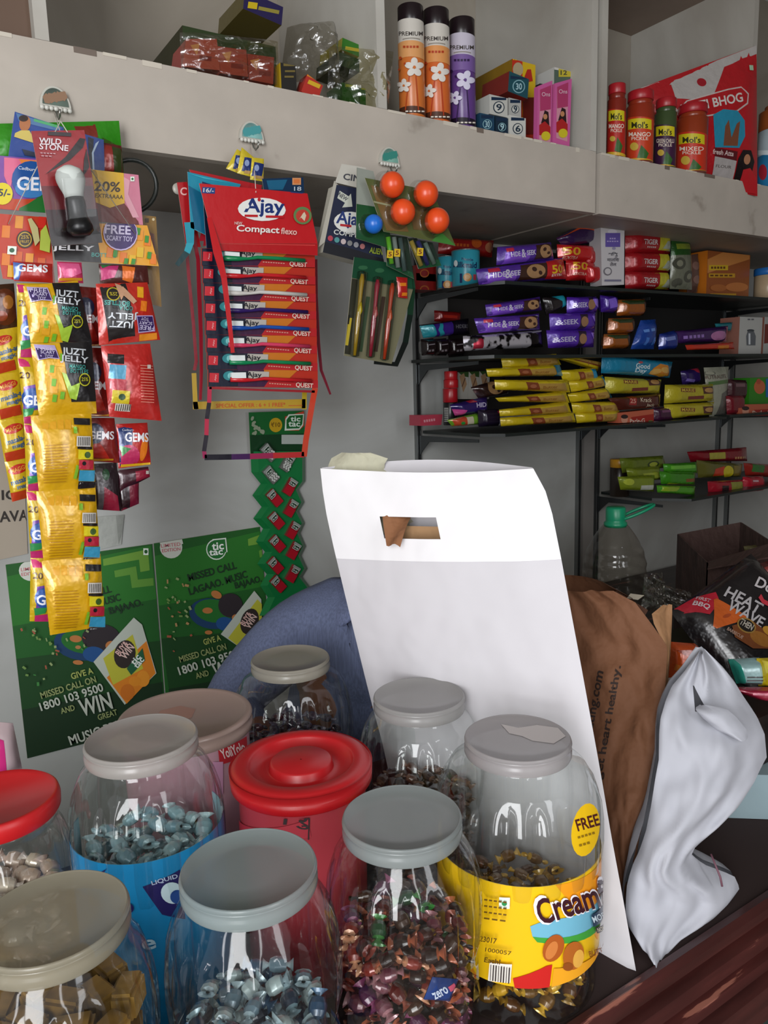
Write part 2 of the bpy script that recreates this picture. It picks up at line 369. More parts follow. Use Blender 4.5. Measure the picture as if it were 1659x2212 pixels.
def shelf(x0, x1, z, y1, lab, cut=.05, two=.0):
    P = [(x0, -.016), (x0, -y1+cut), (x0+cut*.8, -y1), (x1-two, -y1), (x1, -y1+two), (x1, -.016)]
    n = len(P); m = MB(); m.add([(a, b, z-.008) for a, b in P]+[(a, b, z) for a, b in P], [tuple(range(n))[::-1], tuple(range(n, 2*n))]+[(i, (i+1) % n, (i+1) % n+n, i+n) for i in range(n)], GL)
    return m.build('glass_shelf', label=lab, cat='shelf')
Z1, Z2, Z3, Z4 = 1.79, 1.614, 1.421, 1.176
shelf(1.255, 2.92, Z1, .31, 'dark glass shelf under the blue tins and red biscuit packs, topmost')
shelf(1.22, 2.92, Z2, .31, 'dark glass shelf carrying purple biscuit packs, second from the top')
shelf(1.255, 2.22, Z3, .31, 'dark glass shelf carrying yellow biscuit packs, third from the top')
shelf(2.235, 2.92, Z3+.004, .31, 'short dark glass shelf beside the yellow packs at the right edge', .0)
shelf(1.985, 2.92, Z4, .31, 'lowest dark glass shelf carrying green noodle packs', .09, .0)
box_thing('dark_sheet', (1.36, -.013, 1.45), (1.87, -.0006, 1.93), mat('#2b2725', 'matte'), label='black sheet added to darken the gaps behind the middle of the upper glass shelves', cat='board')  # dark sheet stands in for shade in the gaps between the packs
box_thing('dark_sheet', (1.99, -.013, 1.45), (2.62, -.0006, 1.93), mat('#1b1918', 'matte'), label='black sheet behind the right half of the upper glass shelves', cat='board')  # dark sheet covering the wall behind the right half
# ---------------------------------------------------------------- counter
CT = .86; CE = -1.247
WD = mat('#431e1b', 'wood'); WDT = mat('#2a1916', 'matte')
t = thing('shop_counter', 'dark red-brown wooden counter with ridged edge under the jars', 'counter', (.6, -.95, 0))
MB().box((-1.0, CE+.006, CT-.03), (2.3, -.62, CT), WDT).build('counter_top', t)
pf = [(CE+.006, CT-.0005), (CE+.006, CT+.004), (CE-.004, CT+.006), (CE-.012, CT), (CE-.013, CT-.012), (CE-.006, CT-.016), (CE-.006, CT-.021), (CE-.020, CT-.025), (CE-.024, CT-.040), (CE-.014, CT-.046),
      (CE-.014, CT-.052), (CE-.026, CT-.056), (CE-.030, CT-.066), (CE-.020, CT-.073), (CE-.020, CT-.08), (CE-.034, CT-.086), (CE-.036, CT-.11), (CE-.02, CT-.118), (CE-.02, CT-.16), (CE+.006, CT-.16)]
m = MB(); n = len(pf); m.add([(-1.0, a, b) for a, b in pf]+[(2.3, a, b) for a, b in pf], [tuple(range(n)), tuple(range(n, 2*n))[::-1]]+[(i, i+n, (i+1) % n+n, (i+1) % n) for i in range(n)], WD); m.build('edge_moulding', t)
MB().box((-1.0, CE+.007, .06), (2.3, -.64, CT-.0305), mat('#2e3a38', 'wood')).build('counter_body', t)
# rear table behind the seller on the right, and pale blue tray on the counter
t = thing('rear_table', 'dark table along the back wall carrying the water bottle and snack packs', 'table', (2.0, -.45, 0))
MB().box((1.05, -.61, .831), (2.95, -.02, .8605), mat('#3a2f2b', 'wood')).build('table_top', t)
for x in (1.08, 2.90):
    for y in (-.57, -.07): MB().box((x-.02, y-.02, 0), (x+.02, y+.02, .8305), mat('#3a2f2b', 'wood')).build('leg', t)
TB = .861
a = PZ(1535, 1766, CT); b = PZ(1790, 1775, CT); n_ = np.array([b[1]-a[1], -(b[0]-a[0]), 0]); n_ /= -np.linalg.norm(n_); n_ = n_*.30; up = np.array([0, 0, .075])
MB().hexa([a+up, b+up, b+[0, 0, .0005], a+[0, 0, .0005]], [a+up+n_, b+up+n_, b+n_+[0, 0, .0005], a+n_+[0, 0, .0005]], mat('#8fa5ad', 'wall')).build('display_tray', label='pale blue box-shaped tray standing on the counter at the right edge', cat='tray')
# ---------------------------------------------------------------- posters and notes on the back wall
def poster(pts, lab, art, base='#17581b'):
    return card('poster', pts, -.0035, base, art, lab, 'poster', kind='paper', th=.001)
Gd, Gm, Gl = '#0f3d14', '#2a8426', '#4a9a2c'
def pos_art(dx, dy, s, left):
    A = []
    X = lambda x: x+dx
    Y = lambda y: y+dy
    A += [('p', [(X(10), Y(1245)), (X(325), Y(1178)), (X(340), Y(1290)), (X(20), Y(1350))], '#236f20'), ('p', [(X(28), Y(1420)), (X(345), Y(1380)), (X(356), Y(1640)), (X(60), Y(1650))], '#103f14'), ('p', [(X(45), Y(1530)), (X(350), Y(1470)), (X(360), Y(1640)), (X(60), Y(1650))], '#0c2c10')]
    A += [('p', [(X(215), Y(1208)), (X(318), Y(1186)), (X(322), Y(1230)), (X(300), Y(1234)), (X(297), Y(1208)), (X(216), Y(1222))], '#6b9a35'), ('p', [(X(240), Y(1232)), (X(290), Y(1222)), (X(294), Y(1250)), (X(330), Y(1246)), (X(331), Y(1262)), (X(280), Y(1268)), (X(276), Y(1240)), (X(242), Y(1246))], '#5b9031')]
    return A
L1 = pos_art(0, 0, 1, True)+[
 ('e', 64, 1232, 52, 44, '#cfd3c8'), ('t', 'LIMITED', 62, 1228, 40, 7, '#c2606a', -6), ('t', 'EDITION', 63, 1238, 40, 7, '#c2606a', -6), ('r', 313, 1191, 12, 14, '#e4ece2'), ('e', 313, 1191, 8, 8, '#1c5a24'),
 ('t', 'MISSED CALL', 178, 1284, 112, 16, '#12301a', -15), ('t', 'LAGAAO. MUSIC', 189, 1304, 132, 16, '#12301a', -15), ('t', 'BAJAAO.', 266, 1309, 78, 20, '#12301a', -15),
 ('e', 168, 1388, 118, 70, '#123a63', 8), ('e', 172, 1382, 96, 52, '#1d6a24', 8), ('e', 210, 1374, 84, 58, '#2b2328'), ('e', 195, 1410, 50, 34, '#1a4c86', 8), ('e', 155, 1376, 26, 15, '#b8743c', 5), ('e', 230, 1390, 22, 18, '#b8743c', -20), ('e', 160, 1427, 22, 10, '#b8743c', 5), ('e', 160, 1394, 12, 8, '#b07a48'),
 ('p', [(193, 1426), (283, 1330), (302, 1345), (335, 1450), (262, 1520)], '#b9c0b4'), ('p', [(222, 1460), (312, 1380), (333, 1450), (266, 1518)], '#d77e1c'), ('p', [(214, 1418), (280, 1366), (304, 1440), (236, 1476)], '#b9b637'), ('e', 304, 1462, 30, 36, '#e08f24'), ('e', 268, 1492, 32, 36, '#c96e18'), ('e', 285, 1468, 28, 22, '#dd8a20'),
 ('e', 262, 1409, 48, 62, '#2d2320', 14), ('t', 'BUY&', 256, 1396, 34, 15, '#e3b9b2', -52), ('t', 'WIN', 268, 1403, 34, 16, '#e0c0b8', -52), ('p', [(266, 1440), (302, 1395), (308, 1422), (276, 1454)], '#1d5a3a'), ('t', 'tic', 286, 1420, 24, 13, '#e6ebe4', -50), ('t', 'tac', 294, 1427, 26, 12, '#e6ebe4', -50),
 ('t', 'GIVE A', 168, 1450, 48, 14, '#a3ad5c', -16), ('t', 'MISSED CALL ON', 140, 1480, 120, 15, '#8f9a63', -17), ('t', '1800 103 9500', 147, 1501, 138, 19, '#b9bfb2', -18), ('t', 'AND', 138, 1528, 30, 13, '#8f9a63', -16), ('t', 'WIN', 197, 1518, 70, 38, '#b9bfb2', -15), ('t', 'GREAT', 223, 1541, 44, 13, '#8f9a63', -17), ('t', 'MUSIC PRIZES', 213, 1575, 150, 22, '#b9bfb2', -18)]
random.seed(5)
for i in range(34):
    x = random.uniform(40, 120) if i % 2 else random.uniform(120, 330); y = random.uniform(1330, 1470) if i % 2 else random.uniform(1340, 1400)
    if x > 185: x -= 150
    L1.append(('r', x, y, random.uniform(4, 9), random.uniform(2, 5), random.choice(['#6f8f4a', '#a2543c', '#8fa06a', '#3c7f3c']), random.uniform(0, 90)))
poster([(12, 1220), (329, 1175), (359, 1560), (59, 1638)], 'green music-prize poster on the wall behind the yellow candy strips, left of two', L1)
L2 = []
for e in L1[:5]:
    L2.append(('p', [(x+318, y-44-.0*x) for x, y in e[1]], e[2]))
L2 += [('e', 367, 1182, 46, 46, '#cfd3c8'), ('r', 367, 1164, 46, 28, '#cfd3c8', -8), ('t', 'LIMITED', 366, 1177, 40, 7, '#c2606a', -6), ('t', 'EDITION', 367, 1187, 38, 7, '#c2606a', -6),
 ('e', 462, 1186, 44, 44, '#dfe8dd'), ('r', 470, 1178, 30, 30, '#dfe8dd', -6), ('e', 462, 1186, 40, 39, '#1b6b2a'), ('r', 470, 1179, 25, 27, '#1b6b2a', -6), ('t', 'tic', 465, 1179, 26, 16, '#eef2ec', -6), ('t', 'tac', 461, 1192, 30, 12, '#eef2ec', -6),
 ('t', 'MISSED CALL', 453, 1232, 108, 16, '#12301a', -15), ('t', 'LAGAAO. MUSIC', 466, 1256, 132, 16, '#12301a', -17), ('t', 'BAJAAO.', 532, 1256, 62, 18, '#12301a', -15),
 ('e', 452, 1322, 98, 66, '#123a63', 8), ('e', 456, 1316, 84, 50, '#1d6a24', 8), ('e', 492, 1304, 54, 52, '#2b2328'), ('e', 480, 1344, 40, 30, '#1a4c86', 8), ('e', 442, 1315, 22, 13, '#b8743c'), ('e', 461, 1281, 24, 16, '#b8743c', 25), ('e', 503, 1330, 17, 14, '#b8743c'), ('e', 444, 1362, 16, 9, '#b8743c'),
 ('p', [(470, 1366), (545, 1272), (561, 1290), (563, 1400), (520, 1400)], '#b9c0b4'), ('p', [(486, 1374), (552, 1290), (562, 1300), (562, 1380), (506, 1390)], '#b9b637'), ('e', 534, 1338, 40, 58, '#2d2320', 20), ('t', 'BUY&', 526, 1332, 32, 13, '#e3b9b2', -58), ('t', 'WIN', 537, 1338, 32, 14, '#e0c0b8', -58),
 ('t', 'GIVE A', 451, 1378, 38, 13, '#a3ad5c', -16), ('t', 'MISSED CALL ON', 432, 1406, 102, 14, '#8f9a63', -16), ('t', '1800 103 9500', 445, 1426, 134, 19, '#b9bfb2', -17), ('t', 'AND', 430, 1453, 28, 13, '#8f9a63', -15), ('t', 'WIN', 482, 1440, 60, 36, '#b9bfb2', -15)]
for i in range(26):
    L2.append(('r', random.uniform(352, 405), random.uniform(1240, 1420), random.uniform(4, 9), random.uniform(2, 5), random.choice(['#6f8f4a', '#a2543c', '#8fa06a', '#b08a5a']), random.uniform(0, 90)))
poster([(332, 1174), (561, 1138), (592, 1498), (362, 1560)], 'green music-prize poster on the wall behind the seller, right of two', L2)
card('paper_note', [(196, 1118), (268, 1112), (262, 1176), (204, 1190)], -.004, '#a9aca6', [('p', [(250, 1114), (270, 1112), (264, 1150), (256, 1176)], '#8f928c')], 'crumpled grey-white paper stuck on the wall above the left poster', 'paper', kind='kraft')
card('notice', [(-90, 900), (46, 880), (60, 1196), (-60, 1222)], -.003, '#a89c8c', [('t', 'IC', 19, 1067, 34, 22, '#2a221c', -2), ('t', 'AVA', 30, 1113, 66, 24, '#2a221c', -4)], 'cream notice with black stencilled letters behind the leftmost yellow strip', 'notice', kind='paper')
struct('trim_2', (-.30, -.006, .86), (.02, -.0005, .885), mat('#7b756d', 'wall'))
# ================================================================ the jars on the counter
CLR = mat('#fafcfb', 'clear')
def jar(name, lab, cx, cy, ztop, rc, rb, cap='#b4b6b2', capk='frost', style='pet', group=None, capl=None, z0=CT, captop=None, n=64):
    h = ztop-z0; t = thing(name, lab, 'jar', (cx, cy, z0), group); hc = .015 if style == 'pet' else .023
    hb = h-hc+.004
    if style == 'pet':
        P = [(.86, .0), (.93, .012), (.93, .10), (.95, .30), (.93, .42), (.90, .46), (.93, .50), (.985, .56), (1, .64), (.995, .72), (.965, .80), (.90, .865), (.80, .92), (rc/rb*.97, .955), (rc/rb*.94, .965), (rc/rb*.94, 1.0)]
        prof = []; K = 4
        for i in range(len(P)-1):
            for k in range(K): f = k/K; prof.append((P[i][0]*(1-f)+P[i+1][0]*f, P[i][1]*(1-f)+P[i+1][1]*f))
        prof.append(P[-1]); zz = [p[1] for p in prof]
        def fl(tt, j):
            z = zz[j]; a = .5+.5*math.cos(tt*18); a = a**3
            e = max(0, min(1, (z-.50)/.06))*max(0, min(1, (.90-z)/.06))
            w = .004*math.sin(z*150) if .06 < z < .44 else 0
            return -.06*a*e+w
        pr = [(max(q*rb, .001), z*hb+.0008) for q, z in prof]
        m = MB(); m.lathe(pr, (cx, cy, z0), CLR, 120, fl=fl); m.lathe([(.001, .004), (pr[0][0], .0008)], (cx, cy, z0), CLR, 120)
    else:
        pr = [(rb*.93, .0008), (rb*.96, .01), (rb, hb*.85), (rb, hb)]
        m = MB(); m.lathe(pr, (cx, cy, z0), mat(style, 'tub') if style.startswith('#') else CLR, 64, capb=True)
    m.build('jar_body', t)
    cm = mat(cap, capk); m = MB(); b = h-hc; R = rc
    if captop is None:
        p = [(R*.985, b-.004), (R*1.0, b-.002), (R, b+.004), (R*.985, b+.006), (R*.985, b+.009), (R, b+.011), (R, h-.004), (R*.985, h-.001), (R*.965, h), (R*.955, h-.0003), (R*.94, h-.0014), (R*.5, h-.0016), (.00003, h-.0016)]
    else: p = captop(R, b, h)
    m.lathe(p, (cx, cy, z0), cm, 72); m.build('cap', t, capl)
    return t
def tubmat(h):
    m = mat(h, 'paper').copy() if False else mat(h, 'frost'); return m
def mat_tub(h):
    k = (h, 'tub')
    if k not in MC:
        m = bpy.data.materials.new('tub_'+h.strip('#')); m.use_nodes = True; b = m.node_tree.nodes['Principled BSDF']; b.inputs['Base Color'].default_value = lin(h); b.inputs['Roughness'].default_value = .25; b.inputs['Alpha'].default_value = .72; MC[k] = m
    return MC[k]
for q in ('#d8a8b4', '#b8404a'): mat_tub(q)
J = {}
def J_(k, name, lab, x, y, D, rc, rb, **kw):
    p = PD(x, y, D); J[k] = (p[0], p[1], rb, p[2]); return jar(name, lab, p[0], p[1], p[2], rc, rb, **kw)
# ---- sweets
def sweet_mesh(name, c1, c2, L=.030, R=.0085):
    m = MB(); a = mat(c1, 'foil'); b = mat(c2, 'foil')
    P = [(-L*.5, R*1.0), (-L*.40, R*.55), (-L*.30, R*.25), (-L*.26, R*.75), (-L*.1, R), (L*.1, R), (L*.26, R*.75), (L*.30, R*.25), (L*.40, R*.55), (L*.5, R*1.0)]
    n = 8
    for j in range(len(P)-1):
        V = []
        for x, r in (P[j], P[j+1]):
            fz = .35 if abs(x) > L*.31 else .75
            for i in range(n): t = 2*math.pi*i/n; V.append((x, r*math.cos(t), r*fz*math.sin(t)))
        m.add(V, [(i, (i+1) % n, (i+1) % n+n, i+n) for i in range(n)], a if 3 <= j <= 5 else b, True)
    me = bpy.data.meshes.new(name); me.from_pydata(m.v, [], m.f)
    for q in m.mats: me.materials.append(q)
    me.polygons.foreach_set('material_index', m.m); me.polygons.foreach_set('use_smooth', m.sm); me.update(); return me
def block_mesh(name, c, w, d, h):
    bm = bmesh.new(); bmesh.ops.create_cube(bm, size=1); bmesh.ops.scale(bm, vec=(w, d, h), verts=bm.verts); bmesh.ops.bevel(bm, geom=bm.edges[:], offset=min(w, d, h)*.15, segments=2, affect='EDGES')
    me = bpy.data.meshes.new(name); bm.to_mesh(me); bm.free(); me.materials.append(c); return me
def fill(k, meshes, name, lab, cat, group, top, n_ring, pitch=.017, seed=1, tilt=.6, frac=.92, topfill=8, z0=.014, inset=.018):
    x, y, rb, zt = J[k]; random.seed(seed); z = CT+z0; i = 0
    while z < top:
        last = z+pitch >= top; R = rb*frac-inset
        rings = [(R, n_ring)]+([(R*.55, topfill), (R*.08, 1)] if last else [])
        for rr, nn in rings:
            for q in range(nn):
                a = 2*math.pi*(q+random.uniform(-.2, .2))/nn+i*.3; o = bpy.data.objects.new(name, random.choice(meshes)); col.objects.link(o)
                o.location = (x+rr*math.cos(a), y+rr*math.sin(a), z+random.uniform(-.003, .003)); o.rotation_euler = (random.uniform(-tilt, tilt), random.uniform(-tilt, tilt), a+1.57+random.uniform(-.7, .7)); tag(o, lab, cat, group)
        z += pitch; i += 1
# yellow-label toffee jar
J_('C', 'plastic_jar', 'tall clear jar with yellow toffee label and FREE sticker, nearest the counter edge', 1118, 1590, .861, .06, .096, cap='#8f8a8a')
jc = bpy.data.objects['plastic_jar']; x, y, rb, zt = J['C']
lt = PY(1200, 1905, y-.085)[2]; lb = PY(1150, 2150, y-.085)[2]
mb = MB(); s = Cyl((x, y, 0), rb*.955+.0014, lb, lt, 210, 30); mb.grid(lambda u, v: s.S(s.lo[0]+(s.hi[0]-s.lo[0])*u, lb+(lt-lb)*v), 30, 1, mat('#e8b915', 'gloss'))
mb.grid(lambda u, v: s.S(s.lo[0]+(s.hi[0]-s.lo[0])*u, lb+(lt-lb)*v, -.0006), 30, 1, mat('#e8cf6a', 'paper'), flip=True)
CR = '#3a1420'
mb.decals(s, [('p', [(1200, 1890), (1330, 1850), (1330, 2000), (1290, 2030), (1240, 1960)], '#e8961a'), ('p', [(1145, 2000), (1180, 1985), (1330, 1930), (1330, 1985), (1150, 2022)], '#6fb0c8'), ('p', [(1150, 2022), (1330, 1975), (1330, 1996), (1160, 2034)], '#3f9a3a'),
  ('p', [(1108, 2112), (1180, 2085), (1192, 2082), (1186, 2150), (1112, 2150)], '#c2201c'), ('p', [(1190, 2130), (1195, 2090), (1310, 2040), (1320, 2110), (1250, 2150), (1190, 2150)], '#e8a020'),
  ('e', 1194, 2046, 42, 62, '#a8541c', 25), ('e', 1190, 2050, 22, 42, '#c8783a', 25), ('e', 1236, 2062, 44, 62, '#b0601f', 12), ('e', 1246, 2068, 22, 40, '#e0a848', 12), ('e', 1224, 2085, 22, 18, '#8f4a18'),
  ('t', 'Creamfills', 1252, 1938, 206, 66, '#e8e4ea', -17), ('t', 'Creamfills', 1253, 1940, 196, 56, CR, -17), ('p', [(1272, 1974), (1316, 1950), (1316, 1984), (1276, 2000)], '#1c3a55'), ('t', 'MORE', 1290, 1978, 34, 14, '#cfe0ea', -22), ('r', 1292, 2004, 22, 14, '#2a1a18', -15), ('t', 'NOW', 1292, 2004, 18, 9, '#eadfc8', -15), ('t', 'BUTTER', 1286, 2052, 42, 13, '#8a4a16', -14),
  ('r', 1091, 1945, 22, 24, '#dff0e2', 2), ('e', 1091, 1946, 11, 10, '#2b8a4e'), ('r', 1082, 2094, 46, 40, '#e6e0d6', 5)]
  + [('r', 1063+i*5.4, 2094+i*.6, 2.6 if i % 3 else 1.4, 34, '#3a3230', 3) for i in range(8)] + [('t', w, 1075, 1938+i*13, 48, 6, '#6b4d14', 7) for i, w in enumerate(['~5', '~5', '~5', '~3'])] + [('t', 'Each!', 1068, 2065, 32, 11, '#5a3f12', 8), ('t', '23017', 1060, 2020, 34, 12, '#5a3f12', 8), ('t', '1000057', 1080, 2044, 52, 9, '#5a3f12', 8)], 'gloss')
mb.build('label', jc, 'yellow wrap label printed with toffee lettering')
mb = MB(); s = Cyl((x, y, 0), rb*1.0+.0012, CT+.12, CT+.26, 200, 40)
mb.decals(s, [('e', 1264, 1792, 60, 116, '#e0b414', 9), ('t', 'FREE', 1268, 1776, 50, 26, '#4a1a1a', -16), ('t', '~5', 1266, 1803, 40, 8, '#8a6a10', -16), ('t', '~3', 1262, 1822, 26, 8, '#8a6a10', -16)], 'gloss')
mb.build('sticker', jc, 'round yellow FREE sticker')
mb = MB(); mb.add([tuple(PZ(px_, py_, zt-.0010)) for px_, py_ in ((1082, 1564), (1120, 1572), (1160, 1566), (1205, 1572), (1222, 1590), (1196, 1606), (1150, 1600), (1128, 1590), (1100, 1584))], [tuple(range(9))], mat('#bdb6b4', 'paper')); mb.build('paper_scrap', jc, 'torn white paper stuck on the cap')
T1 = [sweet_mesh('toffee', '#c89a2a', '#b58424'), sweet_mesh('toffee_b', '#6b4a1c', '#caa23a'), sweet_mesh('toffee_c', '#5a3a20', '#8c6a24')]
fill('C', T1, 'wrapped_toffee', 'small gold and brown wrapped toffee inside the yellow-label jar', 'sweet', 'toffees in the yellow-label jar', CT+.10, 13, seed=3)
# mixed sweets jar in the middle front
J_('M', 'plastic_jar', 'clear jar packed with dark mixed sweets and one blue sachet, front centre', 868, 1760, .7615, .06, .080, cap='#7f8584')
T2 = [sweet_mesh('sweet_'+c.strip('#'), c, d) for c, d in (('#3a1d18', '#6b2a20'), ('#5a2420', '#8a4a3a'), ('#4a1c3a', '#7a3a5a'), ('#2a1a16', '#a0563a'), ('#7a2a20', '#c08a6a'), ('#24452a', '#3c7a3a'), ('#3a2418', '#2a1a14'), ('#6b3a44', '#9a6a70'))]
fill('M', T2, 'wrapped_sweet', 'small dark shiny wrapped sweet in the front centre jar', 'sweet', 'mixed sweets in the front centre jar', CT+.165, 14, seed=7)
packet('sweet_sachet', rect(916, 2115, 990, 2158, J['M'][1]-.070, None, -30), 0, .006, '#1d3a78', [('t', 'zero', 946, 2140, 34, 16, '#c8d4e8', -30), ('r', 972, 2128, 16, 12, '#c0506a', -30)], 'blue sachet lettered in white near the bottom of the front centre jar', 'sachet', parent=None)
# blue-white sweets jar
J_('B', 'plastic_jar', 'clear jar half full of pale blue wrapped sweets, front row left of centre', 537, 1870, .671, .06, .079, cap='#7d8786')
T3 = [sweet_mesh('mint_'+c.strip('#'), c, d) for c, d in (('#5e7480', '#8fa2a8'), ('#1c2c3e', '#6f8890'), ('#98a8a8', '#7d9198'), ('#24405a', '#3c5c78'))]
fill('B', T3, 'wrapped_mint', 'pale blue and grey wrapped mint in the front jar left of centre', 'sweet', 'mints in the front jar left of centre', CT+.135, 14, seed=9)
x, y, rb, zt = J['B']; mb = MB(); s = Cyl((x, y, 0), rb*.955+.0014, CT+.03, CT+.085, 230, 30)
mb.grid(lambda u, v: s.S(s.lo[0]+(s.hi[0]-s.lo[0])*u, CT+.03+.055*v), 30, 1, mat('#c8ccca', 'paper')); mb.grid(lambda u, v: s.S(s.lo[0]+(s.hi[0]-s.lo[0])*u, CT+.078+.012*v, .0004), 30, 1, mat('#1f62a8', 'paper'))
mb.build('label', bpy.data.objects['plastic_jar.002'], 'white wrap label with blue top band')
# yellow blocks jar at the lower left corner
J_('Y', 'plastic_jar', 'clear jar of brown-yellow sweet blocks with beige cap, lower left corner', 113, 1975, .62, .06, .077, cap='#837d6c')
bl = [block_mesh('sweet_block', mat('#8f6a2a', 'splotch'), .034, .022, .026), block_mesh('sweet_block_b', mat('#a37c38', 'splotch'), .034, .022, .026)]
fill('Y', bl, 'sweet_block', 'brown-yellow sweet block in the lower left corner jar', 'sweet', 'sweet blocks in the lower left jar', CT+.21, 9, pitch=.028, seed=4, tilt=.08, topfill=4, inset=.020)
# jar with blue label
J_('L', 'plastic_jar', 'clear jar with blue label and pale cap, behind the front left jars', 305, 1590, .832, .06, .084, cap='#948f8a')
x, y, rb, zt = J['L']; tp = PY(360, 1850, y-.08)[2]; mb = MB(); s = Cyl((x, y, 0), rb*.955+.0016, CT+.01, tp, 230, 30)
mb.grid(lambda u, v: s.S(s.lo[0]+(s.hi[0]-s.lo[0])*u, CT+.01+(tp-CT-.01)*v), 30, 1, mat('#1a7fb4', 'gloss'))
mb.grid(lambda u, v: s.S(s.lo[0]+(s.hi[0]-s.lo[0])*u, CT+.01+(tp-CT-.01)*v, -.0006), 30, 1, mat('#7fa9b4', 'paper'), flip=True)
mb.decals(s, [('p', [(308, 1915), (388, 1878), (400, 1985), (350, 1975), (325, 1940)], '#26215c'), ('t', 'LIQUID F', 362, 1898, 72, 11, '#b8c4dc', -16), ('e', 372, 1928, 50, 46, '#c8dce4', 20), ('e', 382, 1936, 30, 30, '#2a4a8a', 20), ('p', [(215, 1885), (232, 1875), (218, 1895)], '#26215c'), ('t', 'e', 322, 2038, 30, 22, '#a8c8d8', -10), ('e', 275, 1960, 30, 24, '#26215c')], 'gloss')
mb.build('label', bpy.data.objects['plastic_jar.004'], 'bright blue wrap label with dark blue logo panel')
T4 = [sweet_mesh('pale_'+c.strip('#'), c, d, .034, .010) for c, d in (('#8fb4bc', '#a8c4c8'), ('#7aa0ac', '#93b2b8'))]
fill('L', T4, 'wrapped_gum', 'pale teal wrapped gum in the blue-label jar', 'sweet', 'gums in the blue-label jar', CT+.195, 13, pitch=.02, seed=12)
# back jars
J_('R', 'plastic_jar', 'clear jar with brown sweets low inside, in front of the white carrier bag', 905, 1500, 1.0, .06, .084, cap='#8f8d8b')
T5 = [sweet_mesh('brown_'+c.strip('#'), c, d) for c, d in (('#3a2a22', '#6a5040'), ('#54382a', '#7c5c4a'), ('#2c2220', '#5a4438'))]
fill('R', T5, 'wrapped_caramel', 'dark brown wrapped caramel in the jar before the white carrier bag', 'sweet', 'caramels in the jar before the carrier bag', CT+.17, 13, pitch=.02, seed=15)
J_('P', 'plastic_jar', 'clear jar with dark purple sweets in front of the blue shirt', 627, 1420, 1.165, .06, .092, cap='#8f8a7e')
T6 = [sweet_mesh('plum_'+c.strip('#'), c, d) for c, d in (('#2a2530', '#4a4454'), ('#3c3440', '#5c5460'), ('#4a2a30', '#2c242c'))]
fill('P', T6, 'wrapped_plum_sweet', 'dark purple wrapped sweet in the jar before the blue shirt', 'sweet', 'sweets in the jar before the blue shirt', CT+.17, 13, pitch=.021, seed=18)
# red lidded tub
def redcap(R, b, h): return [(R*.97, b-.002), (R, b+.0005), (R*1.01, b+.02), (R, h-.006), (R*.96, h-.0015), (R*.90, h), (R*.76, h), (R*.73, h-.002), (R*.71, h-.011), (R*.47, h-.011), (R*.45, h-.010), (R*.44, h-.002), (R*.41, h), (.001, h)]
J_('T', 'plastic_tub', 'low pink tub with broad red ringed lid in the centre of the jars', 650, 1640, .893, .0825, .074, cap='#b3151c', capk='plastic', style='#b8404a', captop=redcap)
x, y, rb, zt = J['T']; mb = MB(); s = Cyl((x, y, 0), rb+.0008, CT+.05, zt-.03, 170, 30)
mb.decals(s, [('p', [(505, 1770), (665, 1770), (672, 1808), (560, 1802), (505, 1795)], '#a82434'), ('t', '1 रु', 640, 1776, 56, 28, '#2a1216', 4), ('r', 667, 1790, 3, 46, '#2a1216', 2), ('r', 640, 1758, 60, 3, '#2a1216', 2)], 'paper')
mb.build('label', bpy.data.objects['plastic_tub'], 'red paper label with handwritten price')
# pink tub
def tubcap(R, b, h): return [(R*.98, b), (R, b+.001), (R, b+.008), (R*.985, b+.010), (R*.985, b+.016), (R, b+.018), (R, h-.004), (R*.98, h-.001), (R*.95, h), (R*.9, h-.001), (R*.87, h-.003), (.001, h-.003)]
J_('K', 'plastic_tub', 'wide pinkish tub with pale lid behind the blue-label jar', 400, 1540, 1.042, .09, .084, cap='#a08a80', style='#d8a8b4', captop=tubcap)
x, y, rb, zt = J['K']; mb = MB(); s = Cyl((x, y, 0), rb+.0008, CT+.05, zt-.02, 170, 30)
mb.decals(s, [('p', [(470, 1612), (532, 1590), (534, 1626), (474, 1652)], '#b8202c'), ('t', 'YoliYolo', 502, 1621, 54, 22, '#ecd8d4', -20), ('r', 470, 1680, 22, 70, '#c890b0')], 'paper')
mb.build('label', bpy.data.objects['plastic_tub.001'], 'red label with white lettering')
mb = MB(); mb.lathe([(.001, 0), (.028, 0)], (x-.01, y+.01, zt-.0027), mat('#a07a6e', 'paper'), 6); mb.build('lid_print', bpy.data.objects['plastic_tub.001'], 'faint brown printing on the lid')
T7 = [sweet_mesh('pink_'+c.strip('#'), c, d, .036, .011) for c, d in (('#c890b8', '#d8a8c0'), ('#b87098', '#c890a8'))]
J['K'] = (x, y, rb, zt); fill('K', T7, 'wrapped_pink_sweet', 'pink wrapped sweet inside the wide pinkish tub', 'sweet', 'pink sweets in the wide tub', zt-.06, 11, pitch=.03, seed=21, topfill=5)
